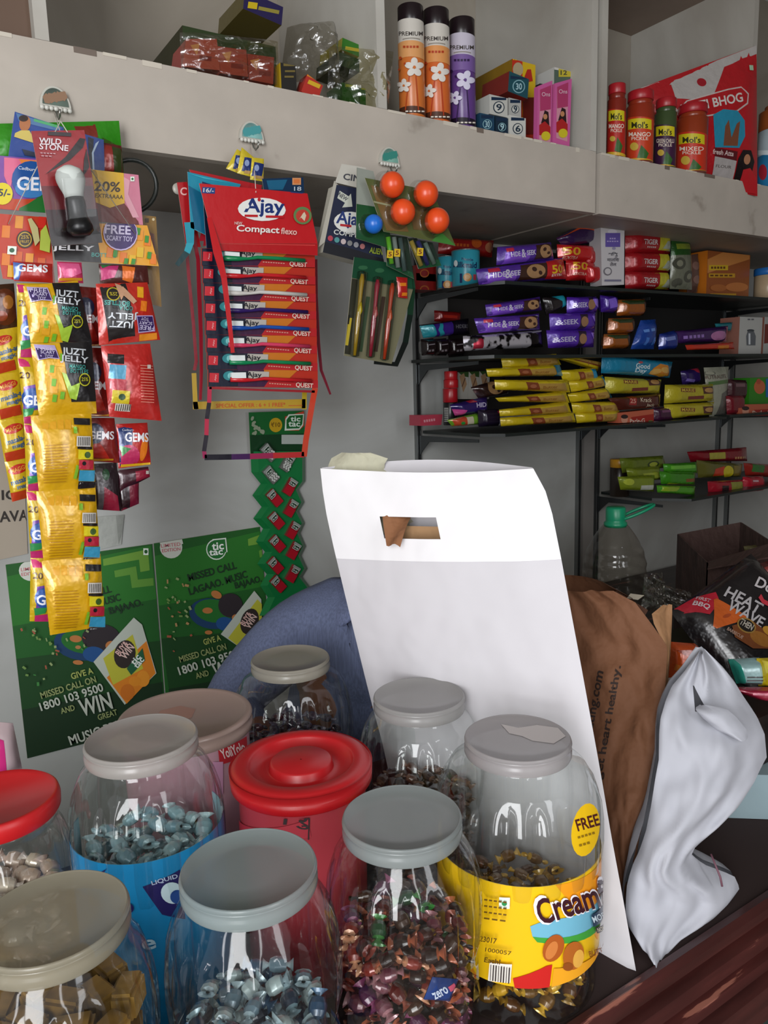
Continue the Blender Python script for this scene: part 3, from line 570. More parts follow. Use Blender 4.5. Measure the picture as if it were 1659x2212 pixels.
# left red-capped jar
def rc2(R, b, h): return [(R*.97, b-.006), (R, b-.003), (R*1.01, h-.008), (R*.985, h-.002), (R*.94, h), (R*.9, h-.004), (.001, h-.004)]
J_('Q', 'plastic_jar', 'clear jar with red screw cap and whitish sweets at the left edge', -12, 1722, .80, .063, .072, cap='#b81c20', capk='plastic', captop=rc2)
T8 = [sweet_mesh('white_'+c.strip('#'), c, d, .036, .011) for c, d in (('#c8b8a4', '#d8ccc0'), ('#b09a88', '#c0a898'))]
fill('Q', T8, 'wrapped_white_sweet', 'whitish wrapped sweet in the red-capped jar', 'sweet', 'whitish sweets in the red-capped jar', CT+.19, 12, pitch=.026, seed=25)
jar('plastic_jar', 'jar with cream cap mostly hidden behind the red screw cap', -.055, -.66, 1.155, .055, .08, cap='#b8ab94')
packet('snack_pouch', [(-60, 1555), (28, 1562), (48, 1660), (-50, 1700)], -.62, .06, '#cdb8bc', [('p', [(-40, 1570), (2, 1585), (8, 1650), (-30, 1660)], '#c8307a')], 'pale pink crumpled pouch with magenta stripe at the left edge', 'pouch', ends='v', kind='gloss')
# ================================================================ goods hanging from the cabinet front
def strip_mb(pts, w, Y, colors, th=.0006, mb=None):
    """flat card strip along a pixel path at plane Y; w in pixels"""
    mb = mb or MB(); n = len(pts)
    L, R_ = [], []
    for i, p in enumerate(pts):
        a = np.array(pts[max(i-1, 0)], float); b = np.array(pts[min(i+1, n-1)], float); d = b-a; d /= np.linalg.norm(d); q = np.array([-d[1], d[0]]); ww = w[i] if isinstance(w, (list, tuple)) else w
        y = Y[i] if isinstance(Y, (list, tuple)) else Y
        L.append(PY(*(np.array(p)+q*ww/2), y)); R_.append(PY(*(np.array(p)-q*ww/2), y))
    bk = np.array([0, th, 0])
    for i in range(n-1):
        c = colors[i % len(colors)] if isinstance(colors, (list, tuple)) else colors
        mb.hexa([L[i], R_[i], R_[i+1], L[i+1]], [L[i]+bk, R_[i]+bk, R_[i+1]+bk, L[i+1]+bk], mat(c, 'gloss'))
    return mb
# ---- three stick-on hooks
for cx, cy, c1, c2, lab in ((118, 226, '#8a6a52', '#55655a', 'oval stick-on hook with brown picture and beaded rim, leftmost'), (541, 296, '#3f8f92', '#7fb0ac', 'oval stick-on hook with teal picture above the toothbrush card'), (838, 348, '#2f8074', '#78a89a', 'half-oval stick-on hook with green picture above the orange balls')):
    c = PY(cx, cy, FY-.001); t = thing('stick_on_hook', lab, 'hook', c); m = MB(); r = .0225
    def halfoval(rx, rz, y, n=20): return [(c[0]+rx*math.cos(math.pi*i/n), y, c[2]-.006+rz*math.sin(math.pi*i/n)) for i in range(n+1)]
    V = halfoval(r, .030, FY-.008)+halfoval(r, .030, FY-.0004); n = 21
    m.add(V, [tuple(range(n)), tuple(range(n, 2*n))[::-1]]+[(i, i+n, (i+1) % n+n, (i+1) % n) for i in range(n)], mat('#b9b8ae', 'plastic')); m.build('plate', t)
    m = MB(); V = halfoval(r*.84, .0245, FY-.0092); m.add([(p[0], p[1], p[2]+.0025) for p in V], [tuple(range(n))], mat(c2, 'splotch'))
    for k in range(5): a = .5+k*.5; m.add([(c[0]+r*.55*math.cos(a+i*1.2)*.5+(k-2)*.006, FY-.0094-.0001*k, c[2]+.004+.008*math.sin(a+i*1.2)+.002*k) for i in range(5)], [tuple(range(5))], mat(c1, 'paper'))
    m.build('picture', t)
    for k in range(7): m = MB(); m.ball((c[0]+(k-3)*.0066, FY-.009, c[2]-.0085), .0036, .003, .0036, mat('#c9c8c0', 'plastic'), 10, 6); m.build('bead', t)
    m = MB(); m.tube([(c[0], FY-.009, c[2]-.012), (c[0], FY-.012, c[2]-.02), (c[0], FY-.02, c[2]-.026), (c[0], FY-.03, c[2]-.024), (c[0], FY-.034, c[2]-.016)], .0016, mat('#9a9a94', 'metal')); m.build('hook_wire', t)
def cord(name, pts, Y, r, c, lab, cat='string', kind='plastic'):
    P = [PY(x, y, (Y[i] if isinstance(Y, (list, tuple)) else Y)) for i, (x, y) in enumerate(pts)]
    m = MB(); m.tube(P, r, mat(c, kind), 6); return m.build(name, label=lab, cat=cat)
Q = []
for a in np.linspace(-1.9, 1.5, 18): Q.append((282+56*math.cos(a), 402-36*0+57*math.sin(a)))
cord('cable', [(240, 370)]+Q+[(290, 452)], -.448, .0038, '#1b1f1c', 'black cable looped behind the left cluster of hanging packs', 'cable')
# ---- green pouch and cards at the back of the left cluster
packet('snack_pouch', [(-40, 268), (257, 261), (268, 382), (-40, 350)], -.452, .022, '#2f8a17', [('p', [(150, 268), (200, 265), (205, 300), (160, 300)], '#7a2a1c'), ('p', [(215, 300), (262, 320), (268, 382), (215, 382)], '#3c5a1a')], 'bright green pouch hanging behind the left cluster of packs', 'pouch', ends='v')
card('razor_card', [(32, 241), (137, 275), (152, 360), (18, 338)], -.482, '#1d3f8a', [('p', [(34, 244), (135, 277), (120, 282), (40, 262)], '#4a6f9a'), ('p', [(72, 256), (124, 270), (122, 276), (72, 262)], '#4aa06a'), ('e', 53, 267, 24, 34, '#a8683c', 8), ('e', 50, 256, 20, 14, '#2a1a14'), ('p', [(32, 288), (44, 282), (62, 282), (72, 300), (74, 310), (30, 296)], '#c9b45a'), ('p', [(46, 322), (76, 330), (78, 340), (52, 336)], '#12203a')], 'blue razor card with a man in yellow at the top left of the cluster', 'card')
card('gel_card', [(178, 288), (224, 302), (226, 368), (192, 378)], -.478, '#16377e', [('p', [(190, 296), (202, 300), (198, 374), (192, 376)], '#15131a'), ('p', [(206, 310), (214, 304), (202, 330), (204, 372), (200, 370), (198, 330)], '#9fb2c8')], 'blue and black card peeking out right of the shaving brush', 'card')
packet('snack_packet', [(212, 306), (262, 315), (266, 380), (216, 378)], -.470, .012, '#5c1f1a', [('p', [(218, 312), (240, 316), (244, 370), (224, 370)], '#8f2a22'), ('p', [(240, 318), (260, 322), (262, 378), (246, 376)], '#33401a')], 'dark red and green packet behind the yellow badge card', ends='v')
card('chocolate_card', [(197, 366), (299, 378), (309, 486), (204, 478)], -.488, '#c9778e', [('p', [(200, 420), (262, 432), (298, 478), (300, 486), (204, 478)], '#6b241c'), ('p', [(262, 380), (280, 390), (276, 420), (300, 470), (286, 470), (262, 420)], '#d89aa8'), ('p', [(195, 366), (266, 373), (268, 439), (236, 449), (206, 437)], '#d8aa1c'), ('t', '20%', 231, 403, 56, 22, '#3a2614', 3), ('t', 'EXTRAAAA', 235, 424, 60, 9, '#3a2614', 4), ('r', 285, 387, 9, 10, '#dfe8dc'), ('e', 285, 387, 5, 5, '#2a6a3a')], 'pink and maroon chocolate card with yellow 20% badge', 'card')
card('sweets_card', [(-25, 334), (80, 343), (98, 460), (-25, 450)], -.490, '#7a4a9a', [('p', [(8, 340), (78, 346), (80, 372), (30, 372), (20, 410), (8, 380)], '#d8688a'), ('p', [(40, 344), (80, 347), (84, 372), (50, 362)], '#e0803a'), ('p', [(-20, 410), (30, 430), (98, 430), (98, 460), (-20, 450)], '#b8401c'), ('p', [(40, 450), (60, 440), (97, 420), (98, 460), (40, 456)], '#1f6a2a'), ('e', 66, 388, 84, 80, '#1d4f94'), ('e', 66, 408, 70, 40, '#3a7ab8'), ('t', 'Cadbury', 58, 366, 40, 9, '#d8dde8', 8), ('t', 'GEMS', 84, 398, 98, 30, '#e2e2ea', 2), ('e', 4, 419, 44, 48, '#dcc81a'), ('t', '5/-', 8, 417, 26, 16, '#2a3050', 4)], 'purple sweets card with white GEMS lettering and yellow 5/- star', 'card')
# header cards of the jelly strips
card('jelly_card', [(-20, 460), (106, 470), (119, 612), (6, 602)], -.486, '#b83418', [('r', x, y, 17, 26, c, 4) for x, y, c in ((12, 500, '#d8761c'), (40, 480, '#d88a1c'), (12, 560, '#d8761c'), (38, 556, '#c9581c'), (62, 560, '#d88a1c'), (88, 570, '#c9581c'), (90, 480, '#c2281c'), (24, 586, '#d8a01c'))]+[('e', 52, 517, 36, 38, '#2a1a12'), ('e', 52, 517, 30, 32, '#b8962a'), ('e', 52, 517, 25, 27, '#2a1a12'), ('t', '25%', 52, 512, 18, 8, '#b8962a'), ('t', 'FRUIT', 52, 522, 20, 6, '#b8962a'), ('p', [(58, 474), (66, 472), (80, 492), (84, 520), (74, 532), (66, 500)], '#b8b07a'), ('p', [(86, 500), (98, 486), (108, 520), (106, 546), (84, 540)], '#a8b84a'), ('r', 24, 541, 19, 18, '#dfe8dc', 4), ('e', 24, 541, 11, 10, '#1c5a3a')], 'orange-red jelly header card with bottle sweets and a brown 25% badge', 'card')
card('jelly_card', [(108, 478), (318, 487), (343, 575), (118, 562)], -.492, '#dd9a1c', [('p', [(106, 500), (206, 510), (216, 572), (110, 566)], '#1b1a1c'), ('t', 'JELLY', 156, 537, 88, 15, '#d6d6da', 2), ('t', 'BOTTLES', 220, 551, 52, 9, '#4aa8a0', 3)]+[('r', x, y, 15, 22, c, 6) for x, y, c in ((234, 545, '#e0781c'), (262, 556, '#e0781c'), (300, 508, '#e0901c'), (318, 520, '#e0781c'), (300, 545, '#d8b01c'), (330, 560, '#e0781c'), (282, 562, '#e0b01c'))]+[('r', x, y, 9, 15, '#3a8a2a', 8) for x, y in ((296, 500), (315, 517), (244, 548), (320, 552), (268, 566), (284, 567))]+[('e', 256, 504, 76, 76, '#c9b8e0'), ('e', 256, 503, 72, 72, '#3c2264'), ('t', 'FREE', 250, 497, 58, 19, '#d2c8e4', 3), ('t', 'SCARY TOY', 254, 516, 58, 11, '#c2b8d8', 3)], 'yellow jelly header card with purple round FREE SCARY TOY badge', 'card')
card('brown_card', [(304, 464), (337, 468), (349, 663), (322, 656)], -.470, '#7d5c1c', [('e', 331, 474, 6, 6, '#c9b890'), ('r', 317, 476, 8, 9, '#3a2a14'), ('p', [(318, 500), (332, 505), (336, 560), (322, 560)], '#6b3a2a')], 'narrow brown card hanging at the right edge of the jelly packs', 'card')
packet('sweets_packet', [(28, 564), (113, 570), (114, 611), (30, 607)], -.494, .010, '#a8241f', [('p', [(28, 566), (50, 567), (40, 605), (30, 604)], '#4a6ab0'), ('t', 'GEMS', 69, 580, 66, 17, '#e0dfe4', 3)], 'red packet with white GEMS lettering under the orange header card', ends='v')
packet('sweets_packet', [(123, 565), (176, 567), (180, 612), (126, 610)], -.4935, .008, '#b83058', [('p', [(126, 568), (170, 570), (176, 590), (140, 605)], '#d85a8a'), ('r', 152, 604, 50, 6, '#c98a1c')], 'pink striped packet top between the two header cards', ends='v')
packet('sweets_packet', [(213, 570), (318, 574), (322, 614), (216, 612)], -.4935, .008, '#4a1f1c', [('p', [(216, 575), (255, 574), (245, 600), (218, 606)], '#b82a6a'), ('p', [(262, 574), (290, 578), (284, 612), (262, 605)], '#d86a1c'), ('p', [(216, 572), (240, 572), (220, 580)], '#2a6a3a')], 'dark packet top with pink and orange patches below the purple badge', ends='v')
# strip A: yellow jelly packets in front
def juz(front, q, tag_off=(0, 0)):
    x0, y0 = q; A = []
    if front:
        A = [('r', x0+dx, y0+dy, 17, 20, c, 4) for dx, dy, c in ((20, 50, '#e8a81c'), (40, 60, '#e8a81c'), (22, 90, '#e8a81c'), (44, 96, '#dca01c'), (60, 40, '#e8a81c'))]+[('r', x0+dx, y0+dy, 9, 16, '#6fae2a', 6) for dx, dy in ((40, 55), (62, 30), (44, 84), (46, 118), (62, 112))]
        A += [('p', [(x0+58, y0-8), (x0+150, y0-10), (x0+150, y0+124), (x0+82, y0+126)], '#1c1a1c'), ('p', [(x0+4, y0+2), (x0+48, y0+4), (x0+56, y0+34), (x0+34, y0+32), (x0+12, y0+36)], '#b8a8d8'), ('p', [(x0+6, y0+4), (x0+46, y0+6), (x0+54, y0+32), (x0+34, y0+30), (x0+14, y0+34)], '#33205a'),
              ('t', 'FREE', x0+28, y0+10, 34, 9, '#cfc6e4', 3), ('t', 'SCARY', x0+32, y0+19, 30, 7, '#cfc6e4', 3), ('t', 'TOY', x0+34, y0+28, 18, 7, '#cfc6e4', 3),
              ('t', 'JUZT', x0+88, y0+20, 52, 19, '#c8cdd2', 5), ('t', 'JELLY', x0+88, y0+36, 62, 17, '#c8cdd2', 5), ('t', 'MANGO', x0+94, y0+50, 36, 9, '#3c9a90', 4), ('t', 'BOTTLES', x0+98, y0+60, 40, 9, '#3c9a90', 4),
              ('p', [(x0+60, y0+62), (x0+70, y0+66), (x0+80, y0+92), (x0+100, y0+84), (x0+92, y0+122), (x0+78, y0+118)], '#9fc23a'), ('e', x0+110, y0+78, 26, 28, '#b8b42a'), ('e', x0+110, y0+78, 21, 23, '#24221c'), ('t', '25%', x0+110, y0+77, 15, 8, '#b8b42a')]
    else:
        A = [('r', x0+i*16+26, y0+18, 13, 20, '#dca01c', 3) for i in range(4)]+[('r', x0+46+random.uniform(-2, 2), y0+62+i*6.2, 46+(i*7 % 9), 1.6, '#b07d14', -4) for i in range(14)]+[('r', x0+88, y0+30, 8, 14, '#7ab02a'), ('r', x0+90, y0+120, 7, 30, '#7ab02a', 10),
              ('r', x0+104, y0+12, 36, 14, '#1c1a1c', 2), ('r', x0+106, y0+54, 32, 22, '#d8d4cc', 2)]+[('r', x0+94+i*4, y0+54, 1.6, 18, '#3a3834', 2) for i in range(7)]+[('r', x0+108, y0+68, 34, 5, '#1c1a1c', 2), ('r', x0+110, y0+82, 34, 20, '#d8c81c', 2), ('e', x0+114, y0+83, 14, 14, '#3a5a1c'), ('r', x0+111, y0+104, 34, 20, '#b8283c', 2), ('e', x0+106, y0+101, 9, 9, '#1c1a1c'), ('r', x0+113, y0+128, 36, 24, '#3a93b8', 2), ('r', x0+114, y0+150, 38, 18, '#15161a', 2), ('t', 'JUZT JELLY', x0+114, y0+146, 34, 5, '#c8c8c8', 3)]
    return A
YA = -.506
tA = thing('candy_strip', 'long front strip of five yellow jelly packets hanging at the left', 'strip', PY(150, 1372, YA))
for i, (g, fr) in enumerate((([(50, 618), (168, 606), (198, 739), (66, 741)], 1), ([(66, 742), (197, 739), (209, 893), (84, 898)], 1), ([(66, 898), (197, 893), (206, 1052), (84, 1062)], 0), ([(78, 1062), (206, 1052), (216, 1204), (94, 1212)], 0), ([(90, 1212), (217, 1196), (226, 1352), (108, 1372)], 0))):
    random.seed(i); ref = (g[0][0]+(2 if fr else 4), g[0][1]-(0 if fr else 0)); packet('jelly_packet', g, YA, .022, '#d2a212', juz(fr, ref), parent=tA, ends='v')
# strip B: narrow purple packets left of A
YB_ = -.488
tB = thing('candy_strip', 'strip of purple and pink packets marked 20 along the left side of the yellow packets', 'strip', PY(70, 1345, YB_))
xs = [36, 38, 52, 57, 66, 64]; ys = [612, 772, 915, 1060, 1205, 1342]
for i in range(5):
    x0, y0, y1, x1 = xs[i], ys[i], ys[i+1], xs[i+1]; w = 70; h = y1-y0; g = [(x0, y0), (x0+w, y0), (x1+w, y1), (x1, y1)]
    A = [('p', [(x0+12, y0+.44*h), (x0+w, y0+.36*h), (x0+w+8, y0+.75*h), (x0+10, y0+.82*h)], '#6a3a98'), ('p', [(x0, y0+2), (x0+20, y0+4), (x0+26, y0+20), (x0+4, y0+20)], '#c8286a'), ('t', '20', x0+14, y0+.27*h, 21, 14, '#5a3a14', 3), ('e', x0+30, y0+.62*h, 46, 46, '#23509a'), ('t', 'GEMS', x0+46, y0+.65*h, 70, 22, '#dfe0ea', 2),
         ('p', [(x0+6, y0+.78*h), (x0+34, y0+.76*h), (x0+30, y0+.86*h), (x0+8, y0+.9*h)], '#2f8a4a'), ('p', [(x0+8, y0+.9*h), (x0+w, y0+.84*h), (x0+w+6, y0+h), (x0+8, y0+h)], '#b82a6a')]
    packet('sweets_packet', g, YB_, .016, '#c6a614', A, parent=tB, ends='v')
# strip C: red cola packets
YC = -.498
tC = thing('candy_strip', 'short strip of two red and black cola jelly packets, one upside down', 'strip', PY(290, 912, YC))
packet('jelly_packet', [(207, 613), (318, 610), (346, 734), (214, 746)], YC, .022, '#b8281c', [('p', [(214, 616), (270, 612), (290, 735), (234, 742)], '#1a1618'), ('r', 300, 632, 14, 24, '#e0a01c', 6), ('r', 306, 662, 14, 22, '#e0781c', 6), ('r', 318, 728, 40, 14, '#e08a1c', -6), ('e', 241, 636, 28, 30, '#b8a82a'), ('e', 241, 636, 23, 25, '#1f1a18'), ('t', '25%', 241, 636, 16, 8, '#b8a82a', 183), ('p', [(246, 612), (262, 618), (290, 652), (282, 658), (262, 640), (256, 650)], '#c89a7a'), ('t', 'BOTTLES', 248, 656, 52, 10, '#3c9a90', 184), ('t', 'COLA', 266, 667, 30, 9, '#3c9a90', 184), ('t', 'JELLY', 260, 682, 64, 17, '#c8cdd2', 184), ('t', 'JUZT', 258, 700, 52, 18, '#c8cdd2', 184),
   ('p', [(288, 683), (326, 682), (332, 716), (294, 720)], '#b8a8d8'), ('p', [(290, 685), (325, 684), (330, 714), (295, 718)], '#33205a'), ('t', 'FREE', 312, 709, 34, 9, '#cfc6e4', 184), ('t', 'SCARY', 309, 699, 30, 7, '#cfc6e4', 184), ('t', 'TOY', 307, 690, 18, 7, '#cfc6e4', 184)], parent=tC, ends='v')
packet('jelly_packet', [(218, 747), (324, 742), (349, 909), (236, 900)], YC, .022, '#b32420', [('r', 247, 775, 34, 20, '#141214', 4), ('r', 250, 803, 34, 30, '#3a88a8', 4), ('r', 252, 830, 34, 20, '#a82838', 4), ('r', 257, 857, 36, 28, '#c8b41c', 4), ('e', 259, 857, 14, 14, '#2a4a2a'), ('r', 262, 880, 32, 16, '#d2ccc2', 4)]+[('r', 249+i*4.4, 880, 1.8, 14, '#3a3834', 4) for i in range(7)]+[('r', 312, 790+i*6, 30, 1.5, '#d88a78', 3) for i in range(14)]+[('r', 316, 792, 8, 8, '#c8c0b8')], parent=tC, ends='v')
# strips D/E/F: red and dark packets behind
YD = -.470
tD = thing('candy_strip', 'strip of dark red packets with white lettering behind the black panels of the yellow packets', 'strip', PY(220, 1000, YD))
for g in ([(165, 618), (212, 622), (218, 748), (175, 748)], [(180, 750), (232, 752), (240, 900), (190, 900)], [(186, 902), (247, 903), (258, 1000), (188, 996)]):
    x0, y0 = g[0]; h = g[3][1]-y0; packet('sweets_packet', g, YD, .016, '#7d1c18', [('p', [(x0+4, y0+h*.5), (x0+30, y0+h*.62), (x0+50, y0+h*.95), (x0+6, y0+h*.9)], '#b8281c'), ('p', [(x0+2, y0+h*.35), (x0+20, y0+h*.45), (x0+6, y0+h*.8)], '#2a5a2a'), ('r', x0+30, y0+h*.97, 56, 5, '#c8901c'), ('e', x0+16, y0+h*.36, 40, 44, '#222a4a'), ('t', 'GEMS', x0+30, y0+h*(.40 if h < 110 else .55), 56, 18, '#d8d4d8', 1)], parent=tD, ends='v')
packet('sweets_packet', [(250, 916), (318, 913), (326, 1003), (256, 1012)], YD+.004, .016, '#b02420', [('p', [(254, 925), (284, 918), (280, 1004), (258, 1006)], '#24386a'), ('e', 276, 985, 46, 50, '#b82a5a'), ('p', [(256, 962), (280, 968), (262, 985)], '#2f7a3a'), ('e', 308, 968, 16, 56, '#e0781c', 10), ('t', 'Cadbury', 274, 929, 24, 6, '#c8d0e0'), ('t', 'GEMS', 293, 944, 52, 20, '#e4e2e6', 1), ('r', 292, 1004, 64, 6, '#d8a81c', -4)], 'red packet with white GEMS lettering, lowest right of the red packets', ends='v')
packet('sweets_packet', [(190, 1003), (252, 999), (262, 1104), (200, 1100)], YD+.002, .016, '#26191e', [('p', [(205, 1010), (220, 1006), (225, 1100), (212, 1100)], '#5f5a5e'), ('p', [(222, 1050), (252, 1070), (258, 1104), (222, 1102)], '#8a1c34'), ('e', 226, 1024, 16, 24, '#1f4a2a')], 'dark maroon and grey packet below the red packets, left one', ends='v', b2='#26191e')
packet('sweets_packet', [(254, 1016), (320, 1008), (324, 1030), (258, 1064)], YD+.006, .012, '#3a1420', [('p', [(290, 1018), (322, 1012), (324, 1030), (292, 1040)], '#8a1c34'), ('r', 317, 1020, 7, 7, '#c8c0b8')], 'dark maroon packet peeking out right, directly below the lowest red packet', ends='v')
packet('sweets_packet', [(252, 1040), (300, 1028), (300, 1088), (262, 1104)], YD+.010, .012, '#6b162c', [('p', [(256, 1050), (276, 1045), (280, 1098), (262, 1100)], '#2a161c')], 'small crimson packet at the lower end of the dark packets', ends='v')
# strip M: yellow and red seasoning packets at the left edge
YM = -.452
tM = thing('seasoning_strip', 'tilted strip of yellow and red spice packets at the left edge', 'strip', PY(25, 1075, YM))
qs = [[(-46, 618), (30, 612), (38, 706), (-38, 718)], [(-38, 718), (38, 706), (46, 802), (-24, 812)], [(-24, 812), (46, 802), (54, 902), (-6, 908)], [(-6, 908), (54, 902), (60, 990), (10, 998)], [(10, 998), (60, 990), (64, 1074), (26, 1084)]]
for i, g in enumerate(qs):
    cx = sum(p[0] for p in g)/4; cy = sum(p[1] for p in g)/4
    if i == 0: A = [('e', cx+14, cy, 60, 80, '#5a2a14'), ('e', cx+20, cy-10, 24, 30, '#a0662a'), ('e', cx+6, cy+20, 26, 22, '#8a3a1c')]
    else: A = [('e', cx-2, cy-24, 44, 20, '#b8281c', -18), ('t', 'MAGGI', cx-2, cy-24, 34, 9, '#d8a03a', -18), ('t', 'masala-ae', cx+8, cy-2, 54, 12, '#2f5a8a', -18), ('t', 'magic', cx+12, cy+12, 34, 12, '#2f5a8a', -18), ('r', cx+4, cy+34, 46, 22, '#b83a1c', -14)]
    packet('spice_packet', g, YM, .014, '#c9a81c' if i else '#3c2414', A, parent=tM, ends='v')
# shaving brush blister
YW = -.556
tW = thing('shaving_brush_pack', 'red and black hanging card with white-bristled shaving brush under clear plastic', 'shaving brush', PY(165, 530, YW))
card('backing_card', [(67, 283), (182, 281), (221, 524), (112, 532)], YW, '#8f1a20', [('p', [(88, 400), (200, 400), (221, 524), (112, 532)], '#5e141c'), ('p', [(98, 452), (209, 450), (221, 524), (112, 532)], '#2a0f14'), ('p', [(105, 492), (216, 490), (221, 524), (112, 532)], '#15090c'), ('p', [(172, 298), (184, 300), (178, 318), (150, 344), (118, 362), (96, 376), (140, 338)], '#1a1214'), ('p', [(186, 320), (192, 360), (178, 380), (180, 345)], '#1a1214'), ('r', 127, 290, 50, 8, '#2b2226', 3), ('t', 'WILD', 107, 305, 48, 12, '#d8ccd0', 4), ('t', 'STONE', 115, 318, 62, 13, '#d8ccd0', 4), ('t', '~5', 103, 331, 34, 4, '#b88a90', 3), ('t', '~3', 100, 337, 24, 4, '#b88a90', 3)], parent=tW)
def rod(name, p0, p1, r, c, parent, Y, kind='plastic', n=18):
    a = PY(*p0, Y); b = PY(*p1, Y); m = MB(); K = len(r); m.tube([a+(b-a)*i/(K-1) for i in range(K)], r, mat(c, kind), n); return m.build(name, parent)
br = rod('bristles', (146, 358), (161, 427), [.006, .0155, .0185, .0195, .019, .0175, .0155, .0135, .0125], '#c9cfca', tW, YW-.022, 'matte')
hd = rod('handle', (161, 426), (176, 508), [.012, .0135, .0135, .0125, .0128, .015, .0175, .018, .012], '#121214', tW, YW-.022)
s = Quad([PY(*p, YW-.0005) for p in ((102, 372), (204, 368), (218, 505), (120, 512))], 14, 14, lambda u, v: .040*min(1, min(u, 1-u)*9)**.5*min(1, min(v, 1-v)*9)**.5)
m = MB(); m.grid(lambda u, v: s.S(u, v, 0), 14, 14, mat('#f0f0f0', 'thin')); m.build('plastic_window', tW)
for pts, lab, Ys in (([(118, 245), (125, 268), (131, 288)], 'clear thread holding the shaving brush card on the left hook', [FY-.03, -.50, YW]), ([(131, 262), (60, 400), (18, 484)], 'long pale thread running down left over the GEMS card', [-.562, -.53, -.49]), ([(131, 262), (200, 372), (294, 508)], 'long pale thread running down right over the yellow badge', [-.562, -.53, -.496])):
    cord('thread', pts, Ys, .0007, '#b8b4aa', lab)
# ================================================================ toothbrush hanger
YT = -.50
t = thing('toothbrush_hanger', 'red toothbrush hanging card with eight boxed brushes and an empty lower frame', 'toothbrush card', PY(560, 990, YT))
card('header_card', [(430, 396), (664, 418), (686, 526), (462, 526)], YT-.012, '#b3191f', [('r', 449, 411, 26, 13, '#1d3f7a', 3), ('t', '16/-', 449, 411, 21, 9, '#d8d4d0', 3), ('r', 638, 413, 28, 8, '#1d3f7a', 5), ('t', 'Medium', 638, 413, 24, 5, '#d8d4d0', 5),
  ('e', 561, 452, 104, 50, '#dcdcd8', 2), ('t', 'Ajay', 566, 449, 88, 40, '#1a2f6a', 2), ('e', 528, 445, 10, 11, '#dcdcd8'), ('e', 554, 431, 7, 8, '#b3191f'), ('r', 537, 466, 28, 5, '#b3191f', 1), ('r', 588, 468, 40, 5, '#b3191f', 1), ('t', 'NEW', 510, 482, 16, 6, '#d8c0b8', 1), ('t', 'Compact', 552, 497, 92, 19, '#dcd6d0', 3), ('t', 'flexo', 619, 500, 36, 14, '#d8a8a0', 4), ('e', 650, 466, 42, 38, '#5a7a4a', 5), ('e', 650, 467, 31, 28, '#b33a30', 5), ('p', [(642, 474), (650, 462), (654, 458), (658, 466), (654, 478), (646, 470)], '#c9b8a0')], parent=t)
card('header_fold', [(462, 526), (686, 526), (686, 552), (470, 541)], YT-.010, '#a8151b', [('r', 575, 528, 210, 2, '#c8403c', 1)], parent=t)
m = strip_mb([(452, 470), (470, 545), (484, 600), (495, 690), (503, 762)], [10, 18, 12, 10, 8], [-.512, -.522, -.528, -.532, -.532], '#b3191f'); m.build('torn_strip', t)
cols = ['#0f7a4a', '#b81c24', '#c2c0ba', '#2c1858', '#17489a', '#c83a5c', '#0f7a4a', '#b81c24']
for i in range(8):
    y0 = 536+i*37.4; y1 = y0+38; xl = 436+i*2.0; xr = 680+i*.9; sl = 5-i*.4
    C = [PY(*p, YT) for p in ((xl, y0), (xr, y0+sl), (xr, y1+sl), (xl, y1))]; s = Quad(C)
    mb = MB(); mb.hexa(C, [c+np.array([0, .004, 0]) for c in C], mat('#a82a1c', 'gloss'))
    mb.decals(s, [('r', xl+30, y0+19, 62, 37, '#0e1428'), ('p', [(xl+60, y0), (xl+150, y0), (xl+130, y1), (xl+60, y1)], '#3a1838'), ('p', [(xl+115, y0), (xl+190, y0), (xl+170, y0+20), (xl+115, y0+16)], '#b86a1c'), ('p', [(xl+115, y1), (xl+125, y0+24), (xl+250, y0+24), (xl+250, y1+4)], '#a82024'), ('r', xl+11, y0+18, 19, 20, '#b8202c', 2), ('t', 'Ajay', xl+14, y0+18, 14, 4, '#d8a8a8', -86),
       ('e', xl+42, y0+14, 26, 20, '#2a7a80'), ('e', xl+44, y0+14, 12, 14, '#6ab0b0'), ('r', xl+80, y0+14, 52, 21, '#1a1c2c'), ('r', xl+103, y0+13, 44, 17, '#a8a29a', 2), ('t', 'Ajay', xl+93, y0+13, 32, 14, '#15151c', 3), ('t', '~9', xl+150, y0+32, 50, 3.5, '#c88a7a', 4), ('t', 'QUEST', xl+204, y0+36-i*.1, 40, 12, '#d8bcae', 4)], 'gloss', True, .0003)
    pk = mb.build('brush_pack', t); c = cols[i]; zz = YT-.006
    mb = MB(); W0 = PY(xl+48, y0+22, zz); W1 = PY(xl+78, y0+23, zz); W2 = PY(xl+120, y0+20, zz); W3 = PY(xl+222, y0+27+i*-.3, zz)
    mb.tube([W0, W1, PY(xl+100, y0+23, zz), W2, PY(xl+160, y0+22, zz), W3], [.0042, .004, .0024, .0032, .0034, .0038], mat(c, 'gloss'), 8)
    mb.build('toothbrush', pk)
    a = PY(xl+50, y0+7, zz-.003); b = PY(xl+79, y0+19, zz+.003); MB().box((a[0], a[1], b[2]), (b[0], b[1], a[2]), mat('#d6dbda', 'plastic')).build('brush_head', pk)
m = strip_mb([(453, 836), (452, 870), (447, 905), (446, 940), (441, 975), (443, 990)], 9, YT, ['#a81c3c', '#1a1420', '#a81c3c', '#1a1420', '#8a1c4a'])
strip_mb([(442, 988), (500, 987), (540, 986), (590, 984), (657, 982)], 12, YT, ['#15131e', '#3c1c4a', '#8a2448', '#a82a2c'], mb=m); strip_mb([(657, 986), (661, 950), (668, 910), (675, 870), (681, 838)], 12, YT, ['#b8402c', '#b83a24'], mb=m)
strip_mb([(452, 838), (560, 842), (680, 846)], 5, YT, ['#8a1c24'], mb=m); m.build('empty_frame', t)
